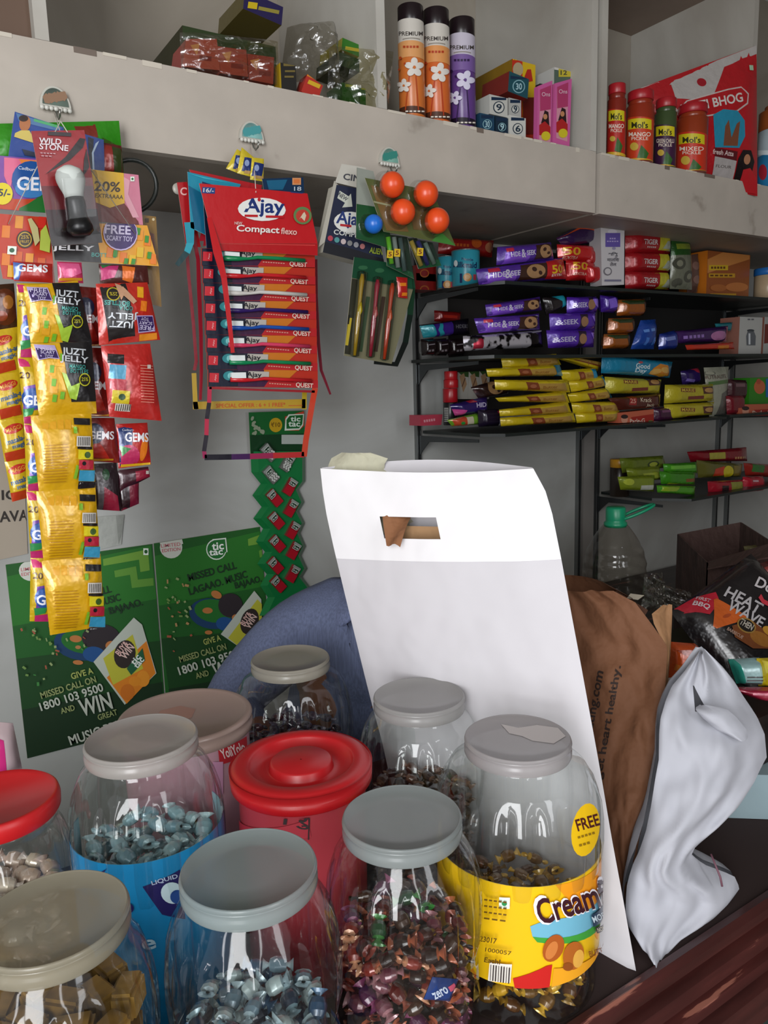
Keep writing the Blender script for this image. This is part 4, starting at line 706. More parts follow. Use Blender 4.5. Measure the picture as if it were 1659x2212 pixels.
cord('thread', [(541, 318), (549, 360), (553, 416)], [FY-.03, -.47, -.514], .0007, '#c8b8b0', 'pale thread holding the toothbrush card on the middle hook')
# cards behind it
t = thing('card_hanger', 'teal hanging card with drooping torn strip behind the toothbrush card', 'card', PY(420, 575, -.488))
card('header_card', [(405, 371), (520, 398), (470, 520), (412, 492)], -.488, '#16809a', [('p', [(405, 400), (440, 420), (470, 520), (420, 494)], '#0f5a7a'), ('p', [(404, 374), (430, 380), (500, 396), (440, 386)], '#3aa0b4')], parent=t)
m = strip_mb([(409, 480), (411, 525), (404, 545), (382, 573)], [22, 16, 14, 10], -.488, ['#1a8aa0', '#2a98aa', '#16383c']); m.build('torn_strip', t)
t = thing('card_hanger', 'red hanging card with two thin torn strips left of the toothbrush card', 'card', PY(420, 870, -.470))
card('header_card', [(382, 394), (404, 393), (434, 534), (402, 532)], -.470, '#a3141c', [('t', 'C', 396, 413, 14, 17, '#d8a8a4', 4)], parent=t)
m = strip_mb([(403, 530), (408, 600), (418, 700), (424, 780), (420, 800)], 7, -.470, '#7a1624'); strip_mb([(416, 500), (428, 560), (430, 620), (434, 720), (435, 800), (433, 864)], [8, 8, 9, 8, 7, 6], -.472, '#8a1626', mb=m); m.build('torn_strip', t)
m = strip_mb([(433, 508), (450, 512), (452, 530)], 26, -.474, '#9a1828'); m.build('card_corner', t)
card('header_card', [(409, 366), (566, 400), (560, 424), (420, 400)], -.480, '#a3161e', label='strip of a red card rising above the toothbrush card header', cat='card')
card('toothbrush_card', [(436, 392), (462, 400), (478, 540), (446, 536)], -.494, '#15214a', [('p', [(438, 440), (460, 440), (470, 536), (448, 536)], '#0e1428')], 'dark blue card edge between the teal card and the red header', 'card')
t = thing('card_hanger', 'dark blue hanging card marked 18 behind the top right of the toothbrush card', 'card', PY(610, 400, -.476))
card('header_card', [(566, 386), (655, 383), (658, 426), (572, 422)], -.476, '#0f2c4a', [('p', [(575, 390), (620, 388), (610, 410), (580, 410)], '#1a5a7a'), ('r', 640, 392, 19, 15, '#c98a5a'), ('r', 640, 392, 13, 9, '#c9703a'), ('t', '18', 642, 408, 16, 9, '#b8c0c8')], parent=t)
m = strip_mb([(683, 560), (684, 640), (688, 740), (694, 800), (714, 852)], [5, 5, 7, 6, 4], -.476, '#6b1828'); m.build('torn_strip', t)
t = thing('offer_card', 'ochre card frame printed SPECIAL OFFER below the toothbrush packs', 'card', PY(540, 885, -.466))
m = strip_mb([(419, 806), (422, 870), (424, 884)], 10, -.466, '#a88a2a'); strip_mb([(658, 845), (657, 884)], 10, -.466, '#b8a02a', mb=m)
C = [PY(*p, -.466) for p in ((417, 868), (660, 862), (660, 882), (417, 884))]; s = Quad(C); m.hexa(C, [c+np.array([0, .0008, 0]) for c in C], mat('#a8882a', 'gloss')); m.decals(s, [('t', 'SPECIAL OFFER : 6 + 1 FREE*', 538, 875, 150, 9, '#b0441c', -1), ('r', 636, 876, 32, 1.2, '#b0441c', -1)]); m.build('frame', t)
# yellow-blue sachets on the middle hook
for g, lab, y in (([(512, 322), (540, 338), (524, 378), (488, 364)], 'yellow and navy sachet hanging under the middle hook, left one', -.462), ([(522, 318), (554, 345), (550, 384), (512, 374)], 'navy and yellow sachet in the middle under the middle hook', -.468), ([(544, 340), (570, 343), (569, 392), (540, 388)], 'yellow-edged navy sachet hanging under the middle hook, right one', -.474)):
    cx = sum(p[0] for p in g)/4; cy = sum(p[1] for p in g)/4
    packet('sachet', g, y, .006, '#c9b42a', [('r', cx, cy+2, 22, 30, '#1d2f6a', 12), ('e', cx-3, cy-2, 10, 14, '#8fa0c8'), ('r', cx+2, cy+18, 20, 6, '#b8945a', 8)], lab, 'sachet', ends='v')
MB().ball(PY(384, 408, -.458), .009, .004, .009, mat('#a8a49a', 'plastic')).build('drawing_pin', label='small grey round pin behind the left edge of the red card', cat='pin')
# ================================================================ right hanging group
YR = -.50
tb = thing('toothbrush_carton', 'open white and navy junior toothbrush carton hanging left of the orange balls', 'carton', PY(760, 570, YR))
boxed('carton_body', [(727, 399), (800, 412), (832, 580), (697, 545)], YR, .03, '#141c36', [('p', [(696, 520), (770, 540), (832, 560), (832, 580), (697, 545)], '#0d0f18'), ('p', [(733, 412), (752, 424), (757, 418), (760, 446), (738, 448), (744, 438), (728, 428)], '#b8bcb0'), ('t', 'NEW', 740, 425, 22, 9, '#1a2030', 36), ('e', 757, 480, 74, 46, '#d2d2cc', 4), ('t', 'Ajay', 756, 476, 62, 36, '#1a2f6a', 6), ('r', 745, 487, 24, 5, '#a82028', 6), ('t', 'COMPLETE', 758, 506, 78, 11, '#c2c4c0', 8)]+[('e', 712+i*13.5, 515+i*3.4, 11, 12, c) for i, c in enumerate(('#a83a4a', '#4a8a8a', '#b8a8a8', '#7a7a7a', '#8a8a90', '#a86a6a'))]+[('t', 'ALIEN', 810, 542, 30, 13, '#8a9a2a', 10)], parent=tb, side='#a8a498', yaw=0)
card('carton_flap', [(738, 354), (790, 362), (800, 412), (724, 394)], YR-.002, '#b9b6ac', [('t', 'CINI', 762, 384, 42, 14, '#3a3c44', 8)], parent=tb, kind='paper')
MB().hexa([PY(*p, YR+.001) for p in ((722, 390), (733, 402), (705, 520), (688, 534))], [PY(*p, YR+.002) for p in ((722, 390), (733, 402), (705, 520), (688, 534))], mat('#a8a498')).build('side_flap', tb)
def ballcard(name, lab, g, Y, art, balls, rr, colr, base):
    t = thing(name, lab, 'ball pack', PY(*g[2], Y)); card('backing_card', g, Y, base, art, parent=t, kind='gloss')
    for x, y in balls:
        c = PY(x, y, Y-.018); r = rr*dep(c)/FPX; m = MB(); m.ball(c, r, r, r, mat(colr, 'gloss'), 28, 16); b = m.build('ball', t)
        m = MB(); m.lathe([(r*1.25, 0), (r*1.1, .0012), (r*1.07, r*.6), (r*1.05, r*.9)], (0, 0, 0), mat('#eeeeee', 'clear'), 28)
        m.v = [(c[0]+p[0], Y-.0005-p[2], c[2]+p[1]) for p in m.v]; m.build('blister', t)
    return t
ballcard('ball_blister_card', 'green card with one blue plastic ball beside the junior carton', [(771, 362), (806, 370), (852, 540), (769, 515)], -.532, [('p', [(771, 362), (806, 370), (826, 448), (770, 440)], '#8a8f86')], [(807, 484)], 20, '#1f6ac8', '#1f4a2a')
ballcard('ball_blister_card', 'olive card with four orange plastic balls', [(788, 384), (934, 412), (984, 531), (829, 500)], -.552, [('p', [(800, 400), (850, 410), (880, 500), (834, 498)], '#6b5330'), ('p', [(880, 440), (930, 450), (950, 500), (890, 495)], '#5c4a2a'), ('p', [(950, 500), (984, 531), (930, 521)], '#3f7a34'), ('r', 812, 437, 60, 4, '#8a8a6a', 12)], [(847, 399), (920, 419), (870, 458), (944, 477)], 27, '#dd4c1e', '#4f5730')
def penpack(lab, g, Y, bars, stick):
    t = thing('pen_pack', lab, 'pen pack', PY(*g[2], Y)); card('backing_card', g, Y, '#24382f', [('p', [g[3], g[2], (g[2][0]-4, g[2][1]-14), (g[3][0]-2, g[3][1]-10)], '#1f5a3a')], parent=t)
    for x0, y0, x1, y1, c in bars: m = MB(); m.tube([PY(x0, y0, Y-.006), PY(x1, y1, Y-.006)], .0045, mat(c, 'gloss'), 8); m.build('pen', t)
    m = MB(); s = Quad([PY(*p, Y-.0115) for p in g]); m.grid(lambda u, v: s.S(u, v), 1, 1, mat('#e8eeea', 'film')); m.decals(s, [z for sx, sy in stick for z in (('r', sx, sy, 13, 17, '#c9a81c', 4), ('t', '5', sx, sy, 7, 10, '#6b2a14', 4))]); m.build('plastic_cover', t)
penpack('clear pen pack with two yellow 5 stickers below the orange balls, left one', [(829, 505), (880, 512), (894, 602), (836, 574)], -.528, [(838, 512, 846, 570, '#6ab82a'), (851, 512, 860, 578, '#8a8f8c'), (864, 514, 874, 586, '#4a5a5a')], [(842, 549), (857, 546)])
penpack('clear pen pack with one yellow 5 sticker below the orange balls, right one', [(880, 514), (934, 524), (953, 574), (904, 581)], -.530, [(888, 520, 910, 574, '#a88a3a'), (902, 520, 924, 572, '#2c2c6a'), (918, 524, 938, 570, '#6a7a72')], [(907, 544)])
t = thing('toothbrush_pack', 'green pack of three childrens toothbrushes hanging below the junior carton', 'toothbrush pack', PY(810, 780, -.515))
card('header_card', [(765, 555), (886, 575), (892, 625), (760, 600)], -.515, '#14402a', [('e', 783, 578, 20, 9, '#2c5a3c'), ('e', 818, 584, 20, 10, '#2c5a3c')], parent=t)
card('backing_card', [(760, 600), (892, 625), (846, 786), (743, 768)], -.512, '#6d6a52', [('p', [(760, 602), (772, 604), (756, 766), (744, 764)], '#2a2a20'), ('r', 752, 716, 7, 60, '#a8952a', 8), ('r', 752, 690, 5, 20, '#15150f', 8), ('r', 785, 700, 8, 120, '#33452f', 8), ('r', 818, 700, 8, 120, '#3a2c24', 8)], parent=t)
for i, (a, b, c, d) in enumerate((((783, 592), (766, 768), '#b8901c', '#d8b81c'), ((816, 604), (800, 770), '#a8243c', '#c85a5a'), ((848, 612), (830, 776), '#c8401c', '#e0603a'))):
    m = MB(); A_ = PY(*a, -.520); B_ = PY(*b, -.520); m.tube([A_+(B_-A_)*f for f in (0, .08, .2, .4, .55, .7, 1)], [.003, .005, .004, .0035, .005, .0045, .0028], mat(c, 'gloss'), 8); m.build('toothbrush', t)
    m = MB(); m.tube([A_+(B_-A_)*f+np.array([0, -.004, 0]) for f in (.35, .45, .5)], [.002, .005, .002], mat(d, 'gloss'), 8); m.build('handle_grip', t)
    m = MB(); m.tube([A_+(B_-A_)*f for f in (-.04, -.02, .5, 1, 1.02)], [.003, .0095, .0095, .0085, .003], mat('#d8dcd8', 'clear'), 12); m.build('clear_tube', t)
m = strip_mb([(884, 575), (890, 622), (886, 680), (876, 740), (856, 787), (808, 783)], [14, 14, 12, 12, 12, 7], -.508, ['#14402a', '#12301f', '#0f1c16', '#101412', '#101412']); m.build('card_frame', t)
packet('sachet', [(856, 598), (880, 600), (880, 645), (860, 642)], -.518, .008, '#a81c1c', [('r', 868, 615, 14, 7, '#d87a1c'), ('r', 872, 636, 12, 7, '#d87a1c')], 'small red and orange sachet inside the green card frame', 'sachet', ends='v')
cord('thread', [(838, 368), (830, 380), (812, 400)], [FY-.03, -.50, -.553], .0007, '#b8b8b0', 'pale thread tying the ball cards to the right hook')
# ================================================================ mint box dispenser on the wall
YP = -.018
t = thing('mint_dispenser', 'green zigzag hanging tray of small mint boxes on the back wall', 'dispenser', PY(600, 1310, YP))
card('header_card', [(537, 891), (657, 887), (659, 975), (541, 980)], YP, '#15602a', [('p', [(540, 940), (659, 936), (660, 976), (542, 980)], '#0f3a1c'), ('e', 594, 918, 28, 31, '#c09a1c'), ('t', '₹10', 594, 917, 20, 10, '#6b4a14'), ('p', [(614, 900), (656, 888), (656, 920), (644, 930), (614, 930)], '#b8402c'), ('p', [(615, 905), (622, 895), (656, 894), (654, 918), (646, 928), (613, 930)], '#cfdcce'), ('p', [(617, 907), (624, 898), (654, 896), (652, 916), (645, 925), (617, 926)], '#15602a'), ('t', 'tic', 637, 905, 22, 11, '#d8e4d8'), ('t', 'tac', 634, 916, 26, 11, '#d8e4d8'), ('r', 632, 949, 52, 20, '#a8b0aa')]+[('e', 552+random.uniform(-10, 16), 920+random.uniform(-18, 18), 10, 6, '#8f9a82', random.uniform(0, 180)) for _ in range(12)], parent=t)
Ls = [(541, 975), (543, 1020), (563, 1045), (545, 1070), (565, 1095), (547, 1120), (568, 1142), (553, 1170), (572, 1192), (556, 1218), (576, 1240), (562, 1265), (578, 1290), (560, 1330)]
Rs = [(659, 975), (659, 1040), (645, 1058), (657, 1085), (645, 1105), (658, 1130), (648, 1152), (660, 1180), (650, 1200), (663, 1228), (652, 1246), (672, 1272), (672, 1300), (640, 1330)]
m = MB(); V = []; F = []
for a, b in zip(Ls, Rs): V += [PY(*a, YP+.006), PY(a[0]+16, a[1], YP-.010), PY(b[0]-6, b[1], YP-.012), PY(*b, YP+.006)]
for i in range(len(Ls)-1):
    for j in range(3): q = i*4+j; F.append((q, q+1, q+5, q+4))
m.add(V, F, mat('#14703a', 'gloss')); V2 = [PY(*p, YP+.010) for p in Ls]+[PY(*p, YP+.010) for p in Rs]; nL = len(Ls)
m.add(V2, [(i, i+1, nL+i+1, nL+i) for i in range(nL-1)], mat('#0f2a1a', 'gloss')); m.build('tray', t)
bx = [(582, 978, 0, 1), (622, 1000, 1, 1), (587, 1026, 0, 1), (628, 1052, 1, 0), (594, 1076, 0, 0), (630, 1098, 1, 0), (598, 1125, 0, 0), (634, 1146, 1, 0), (600, 1175, 0, 0), (636, 1190, 1, 0), (596, 1222, 0, 0), (634, 1240, 1, 0), (602, 1262, 0, 0)]
g_ = 'mint boxes in the green hanging tray'
for i, (x, y, rt, wh) in enumerate(bx):
    c = PY(x, y, YP-.022); an = math.radians(38 if rt == 0 else -36); w, h = .0235, .042; ca, sa = math.cos(an), math.sin(an)
    C = [c+np.array([px*ca-pz*sa, 0, px*sa+pz*ca]) for px, pz in ((-w/2, h/2), (w/2, h/2), (w/2, -h/2), (-w/2, -h/2))]; s = Quad(C); m = MB()
    bk = np.array([0, .010, 0]); m.hexa(C, [q+bk for q in C], mat('#6a6a66' if wh else '#8a1420', 'gloss'))
    A = [('r', .5, .93, 1, .14, '#b8b8b4'), ('r', .5, .06, .9, .1, '#8f948f')] if 0 else []
    A += [('r', .5, .08, 1, .16, '#8a8f8a'), ('p', [(.1, .2), (.3, .14), (.9, .14), (.9, .34), (.7, .42), (.1, .42)], '#c8d0c8'), ('p', [(.14, .22), (.32, .17), (.86, .17), (.86, .33), (.68, .39), (.14, .39)], '#0f2a18'), ('t', 'tic tac', .5, .28, .6, .12, '#cfd8cf')]
    if wh: A += [('e', .2+.3*(k % 3)+.1*(k//3 % 2), .52+.11*(k//3), .24, .12, '#c2c4be', k*40) for k in range(12)]
    else: A += [('r', .5, .74, 1, .52, '#a81626')]
    m.decals(s, A, 'gloss', False, .0003); pos = ['topmost', 'second from the top'][0]
    m.build('mint_box', label='clear mint box with white mints in the green hanging tray' if wh else 'red mint box in the green hanging tray', cat='box', group=g_+(' with white mints' if wh else ' in red'))
# ================================================================ goods in the overhead cabinet
FL = CF+.0006
boxed('cardboard_carton', (-70, -60, 78, 70), -.40, .22, '#5f4a3c', [], 'brown cardboard carton in the top left corner of the cabinet', 'carton', snap=FL)
boxed('soap_carton', (396, 22, 602, 175), -.30, .24, '#2c3a1e', [('r', 440, 45, 70, 20, '#54602c', 10), ('r', 520, 62, 60, 16, '#6b6a30', 10), ('r', 560, 90, 60, 20, '#39401f', 8), ('e', 540, 78, 40, 20, '#8a7a34', 10)], 'large dark green soap carton with long side, on the cabinet shelf', 'carton', side='#3a3a26', snap=FL, kind='gloss')
boxed('soap_box', (526, -4, 612, 38), -.31, .13, '#26204a', [('r', 580, 22, 46, 8, '#8a8038', 12), ('r', 545, 12, 20, 14, '#c2a81c', 8)], 'dark purple and yellow box lying on top of the green carton', side='#5c5224', kind='gloss', rot=-9)
g_ = None
for g, lab, c in (([(402, 84), (468, 84), (476, 152), (394, 144)], 'reddish soap pack in crinkled film, left one of three', '#a8504a'), ([(470, 100), (532, 108), (536, 166), (476, 158)], 'reddish soap pack in crinkled film, middle one of three', '#a04640'), ([(534, 116), (592, 124), (590, 182), (538, 172)], 'reddish soap pack in crinkled film, right one of three', '#98403c')):
    cx = sum(p[0] for p in g)/4; cy = sum(p[1] for p in g)/4
    boxed('soap_pack', g, -.385, .07, c, [('p', [(cx-24, cy-18), (cx-4, cy-22), (cx-10, cy+4)], '#c88a5a'), ('r', cx+8, cy+10, 26, 10, '#7a2a28', 6)], lab, 'soap', kind='gloss')
def film(name, g, Y, t, lab, n=10, seed=1, tone='#e6e2cc'):
    s = Quad([PY(*p, Y) for p in g], n, n, None); m = MB()
    def S(u, v): 
        q = s.P(u, v); w = noise.noise(Vector((u*5+seed, v*5, seed)))*.022+noise.noise(Vector((u*11, v*11+seed, seed)))*.010
        e = min(1, min(u, 1-u)*5)*min(1, min(v, 1-v)*5+.2); return q+s.n*(t*e**.5+w*e)
    m.grid(S, n*2, n*2, mat(tone, 'film')); return m.build(name, label=lab, cat='plastic wrap')
film('clear_film', [(388, 70), (600, 90), (602, 186), (392, 154)], -.392, .012, 'crinkled clear film around the reddish soap packs', seed=3)
boxed('soap_box', (606, 122, 640, 192), -.395, .03, '#171410', [('r', 624, 140, 24, 6, '#6b5c2a'), ('r', 626, 154, 22, 4, '#6b5c2a'), ('r', 624, 166, 20, 4, '#6b5c2a')], 'small black soap box with yellow end standing beside the film', side='#b89a1c', snap=FL)
boxed('soap_box', (655, 152, 692, 196), -.395, .03, '#a8281c', [('r', 670, 160, 26, 10, '#c8781c', 24), ('r', 678, 182, 28, 9, '#c8a01c', 24)], 'small red and yellow soap box leaning among the film', rot=-24, snap=FL+.004)
for (g, lab, r) in (((738, 152, 775, 212), 'green soap box standing in clear film, left one', 0), ((776, 158, 806, 214), 'green soap box standing in clear film, right one', 0)):
    cx = (g[0]+g[2])/2; boxed('soap_box', g, -.38, .06, '#22551c', [('r', cx, g[1]+14, 24, 6, '#8f9a2a', 8), ('r', cx, g[1]+34, 22, 6, '#8f9a2a', 8)], lab, snap=FL, kind='gloss')
boxed('soap_box', (738, 96, 810, 122), -.36, .09, '#2c6a1c', [('r', 770, 108, 50, 7, '#b8a82a', 10)], 'bright green and yellow soap box lying above the other green ones', kind='gloss', side='#a8a02a', rot=-8)
boxed('soap_box', (730, 124, 800, 152), -.36, .09, '#1f3a1a', [], 'dark green soap box between the bright one and the standing ones', kind='gloss', rot=-6)
film('clear_film', [(620, 60), (722, 50), (735, 190), (604, 180)], -.37, .03, 'puffed clear plastic bag behind the small black soap box', seed=8, tone='#c9c6bc')
film('clear_film', [(712, 100), (850, 112), (838, 238), (706, 214)], -.415, .006, 'crinkled clear plastic bag around the green soap boxes', seed=12)
# spray cans
for i, (a, b, c, d, c1, c2, c3, lab) in enumerate(((860, 917, 2, 251, '#c46c30', '#cf945c', '#a8401c', 'orange flowered spray can with black cap, leftmost of three'), (914, 972, 12, 263, '#c4602a', '#cf8c50', '#a8381c', 'orange flowered spray can with black cap, middle of three'), (970, 1027, 34, 275, '#5a3a7a', '#6b4a94', '#2c1c44', 'purple flowered spray can with black cap, right of the orange ones'))):
    h = d-c; x = (a+b)/2; pet = '#d2ccc4' if i < 2 else '#c8c4d8'
    A = [('r', x, c+h*.30, 80, h*.20, '#c2bdb4' if i < 2 else '#b8b2c0'), ('r', x, c+h*.46, 80, h*.14, c2 if i < 2 else '#6f5490'), ('r', x, c+h*.98, 80, h*.06, '#4a2a1c' if i < 2 else '#1c1424'), ('t', 'PREMIUM', x-1, c+h*.285, 50, 9, '#3c3632'), ('r', x, c+h*.335, 36, 2, '#8a8278'), ('t', '~5' if i < 2 else '~5', x, c+h*.40, 34, 8, c3), ('r', x-8, c+h*.8, 2, h*.3, c3, 6), ('r', x+12, c+h*.8, 2, h*.3, c3, -4)]
    for fx, fy, R in ((x+6, c+h*.58, 17), (x-14, c+h*.74, 12)):
        for k in range(5): an = math.radians(72*k-90+10*i); A.append(('e', fx+R*.62*math.cos(an), fy+R*.75*math.sin(an), R*.8, R*1.05, pet, 72*k+10*i))
        A.append(('e', fx, fy, R*.35, R*.4, c1))
    A += [('e', x-20, c+h*.5, 5, 6, c3), ('e', x-12, c+h*.55, 4, 5, c3), ('e', x-22, c+h*.6, 4, 5, c3), ('t', '~5', x+8, c+h*.965, 36, 5, '#d8d0c4')]
    can('spray_can', a, b, c, d, -.385, [(0, .19, '#1c1216', .97), (.19, .22, '#a8a49c', .9, 'metal'), (.22, 1, c1, 1)], A, lab, 'spray can', snap=FL)
# boxes right of the cans
boxed('tea_box', (1106, 100, 1157, 298), -.335, .14, '#b8301c', [('r', 1143, 180, 30, 160, '#c9a81c'), ('t', 'FREE', 1094+16, 122, 26, 16, '#d8b81c', 4), ('e', 1143, 122, 22, 12, '#b8301c', 10), ('e', 1118, 150, 22, 30, '#a89a7a'), ('p', [(1132, 165), (1138, 150), (1146, 150), (1150, 175), (1134, 178)], '#a8281c'), ('r', 1142, 250, 28, 80, '#6b2018')], 'tall red and yellow box printed FREE behind the toothpaste boxes', side='#8a6a1c', snap=FL, kind='gloss')
for g, Y, c, n, lab, r in (((1098, 162, 1142, 206), -.39, '#1f4a54', '30', 'dark teal box end marked 30, topmost of the small boxes', -6), ((1057, 208, 1097, 250), -.395, '#b8b8b2', '9', 'white and navy box end marked 9, left of the pair', 0), ((1099, 214, 1126, 252), -.39, '#a8a8a4', '9', 'white and navy box end marked 9, right of the pair', 0), ((1036, 247, 1068, 284), -.40, '#1f4058', '30', 'blue box end marked 30, lower left of the small boxes', 0), ((1070, 253, 1098, 290), -.397, '#1a2c3c', '9', 'dark navy box end in the lower row of small boxes', 0), ((1100, 252, 1136, 298), -.40, '#c2c2bc', '6', 'white box end with navy ring, lower right of the small boxes', 0)):
    cx, cy = (g[0]+g[2])/2, (g[1]+g[3])/2; w = g[2]-g[0]; dk = c in ('#1f4a54', '#1f4058', '#1a2c3c')
    boxed('soap_box', g, Y, .09, c, [('r', cx, g[1]+5, w*.8, 7, '#1a2c44'), ('e', cx, cy+3, w*.62, w*.66, '#7fa8b0' if dk else '#1a2c3c'), ('e', cx, cy+3, w*.52, w*.56, c if dk else '#c2c2bc'), ('t', n, cx, cy+3, w*.3, 14, '#9fc0c8' if dk else '#1a2c3c')], lab, side='#7a2a24' if n == '30' and g[1] < 200 else c, kind='gloss', rot=r)
boxed('dye_box', (1166, 152, 1198, 305), -.345, .10, '#1a1718', [('r', 1180, 165, 18, 8, '#6a6a66')], 'black box behind the left pink pack', snap=FL)
boxed('dye_box', (1196, 138, 1250, 325), -.36, .09, '#4a5c50', [('r', 1223, 144, 54, 12, '#c2c0ba'), ('r', 1228, 157, 44, 18, '#b8a82a'), ('t', '12 10', 1228, 157, 36, 10, '#3a3a2a'), ('r', 1240, 220, 18, 90, '#7a8a80')]+[('r', 1240, 185+i*9, 14, 2, '#2c3a34') for i in range(12)], 'tall grey-green box with yellow 12 and 10 badges at the right partition', side='#b8b8b4', snap=FL)
for g, lab, s_ in ((((1162, 186), (1193, 174), (1190, 313), (1160, 304)), 'pink hair-dye pack with a woman printed on it, left one', 0), (((1199, 180), (1235, 170), (1230, 319), (1194, 312)), 'pink hair-dye pack with a woman printed on it, right one', 0)):
    x, y = g[0]; boxed('dye_pack', list(g), -.402, .012, '#c25a94', [('p', [(x+4, y+8), (x+28, y-2), (x+26, y+126), (x+2, y+118)], '#c88a9a'), ('p', [(x+4, y+8), (x+28, y-2), (x+27, y+50), (x+4, y+54)], '#a83a64'), ('p', [(x+6, y+80), (x+14, y+52), (x+22, y+56), (x+24, y+86)], '#2a1a1c'), ('e', x+15, y+66, 9, 12, '#b8805a'), ('p', [(x+2, y+84), (x+14, y+76), (x+26, y+88), (x+26, y+108), (x+2, y+106)], '#a82424'), ('e', x+16, y+108, 20, 20, '#c9b82a'), ('t', 'Ons', x+16, y+18, 18, 9, '#d8b0c0')], lab, 'pack', kind='gloss')
# pickle jars
for (a, b, c, d, c1, c2, t1, lab) in ((1312, 1351, 184, 345, '#7a2418', '#a8241c', 'MANGO', 'slim pickle jar with red lid at the left end of its shelf'), (1353, 1411, 205, 360, '#8a2c18', '#b83a1c', 'MANGO', 'second pickle jar from the left with orange-red label'), (1414, 1460, 222, 372, '#3a4a2a', '#3a1c38', 'GREEN CHILLI', 'pickle jar with dark purple GREEN label'), (1462, 1526, 240, 388, '#8a3418', '#b8301c', 'MIXED', 'largest pickle jar with red MIXED label before the flour bag')):
    h = d-c; x = (a+b)/2; w = b-a
    can('pickle_jar', a, b, c, d, -.40, [(0, .13, '#a01c24', .93, 'plastic'), (.13, .2, c1, .86), (.2, 1, c1, 1)], [('r', x, c+h*.66, 90, h*.60, c2), ('r', x, c+h*.42, w*.86, h*.14, '#c2b41c'), ('t', "Mol's", x, c+h*.42, w*.6, h*.09, '#2a2a14'), ('t', t1, x, c+h*.55, w*.8, h*.06, '#d8c8b8'), ('t', 'PICKLE', x, c+h*.61, w*.6, h*.045, '#d8c8b8'), ('e', x-w*.2, c+h*.72, w*.3, w*.3, '#b89a3a'), ('p', [(x-w*.1, c+h*.88), (x+w*.05, c+h*.70), (x+w*.32, c+h*.82), (x+w*.2, c+h*.92)], '#2f5a24'), ('r', x, c+h*.955, 90, h*.05, '#c29a2a')], lab, 'jar', snap=FL)
packet('flour_bag', [(1383, 190), (1634, 98), (1636, 424), (1452, 388)], [-.31, -.436, -.436, -.34], .05, '#b01a22', [('p', [(1383, 190), (1450, 168), (1634, 96), (1634, 116), (1560, 146), (1530, 205), (1500, 222), (1450, 216), (1446, 184), (1384, 194)], '#b3aeaa'), ('e', 1507, 181, 19, 19, '#a01c28'), ('p', [(1450, 246), (1470, 222), (1560, 196), (1590, 190), (1608, 204), (1606, 226), (1580, 244), (1480, 262)], '#c8b8b4'), ('p', [(1452, 246), (1472, 224), (1560, 199), (1590, 193), (1605, 206), (1603, 224), (1579, 241), (1480, 259)], '#b01a22'), ('t', 'SHAKTI BHOG', 1514, 229, 160, 20, '#d6cfca', -12),
  ('p', [(1526, 252), (1548, 240), (1580, 242), (1597, 262), (1598, 296), (1584, 322), (1530, 322)], '#2a8aa8'), ('p', [(1548, 318), (1552, 276), (1560, 262), (1566, 300), (1578, 270), (1586, 264), (1580, 318)], '#7a4a34'), ('p', [(1528, 322), (1580, 330), (1579, 350), (1530, 341)], '#5c1a20'), ('t', 'fresh Atta', 1548, 333, 46, 11, '#d0b8b4', 6), ('p', [(1530, 341), (1579, 350), (1576, 404), (1532, 396)], '#a8a2a0'), ('t', 'FLOUR', 1552, 362, 34, 6, '#5c5450', 5),
  ('p', [(1578, 395), (1582, 345), (1592, 326), (1612, 326), (1622, 350), (1618, 372), (1600, 400)], '#1a1214'), ('e', 1603, 346, 16, 22, '#b07a5a'), ('p', [(1590, 412), (1596, 368), (1612, 364), (1630, 385), (1632, 420)], '#b82028'), ('r', 1617, 148, 9, 11, '#a8c8a8')], 'big red and white flour bag leaning at the right partition', 'flour bag', ends='v', nu=14, nv=14, snap=None)
can('shampoo_bottle', 1640, 1712, 205, 412, -.39, [(0, .10, '#a8a8a8', .45, 'plastic'), (.10, .16, '#8a4a24', .7), (.16, .36, '#8f4a20', 1), (.36, .62, '#a8b4ba', 1), (.62, 1, '#2a78a8', 1)], [('r', 1650, 330, 26, 10, '#d0d8dc'), ('e', 1648, 372, 18, 34, '#a82838')], 'blue and brown bottle cut off by the right edge, beside the flour bag', 'bottle', snap=FL)
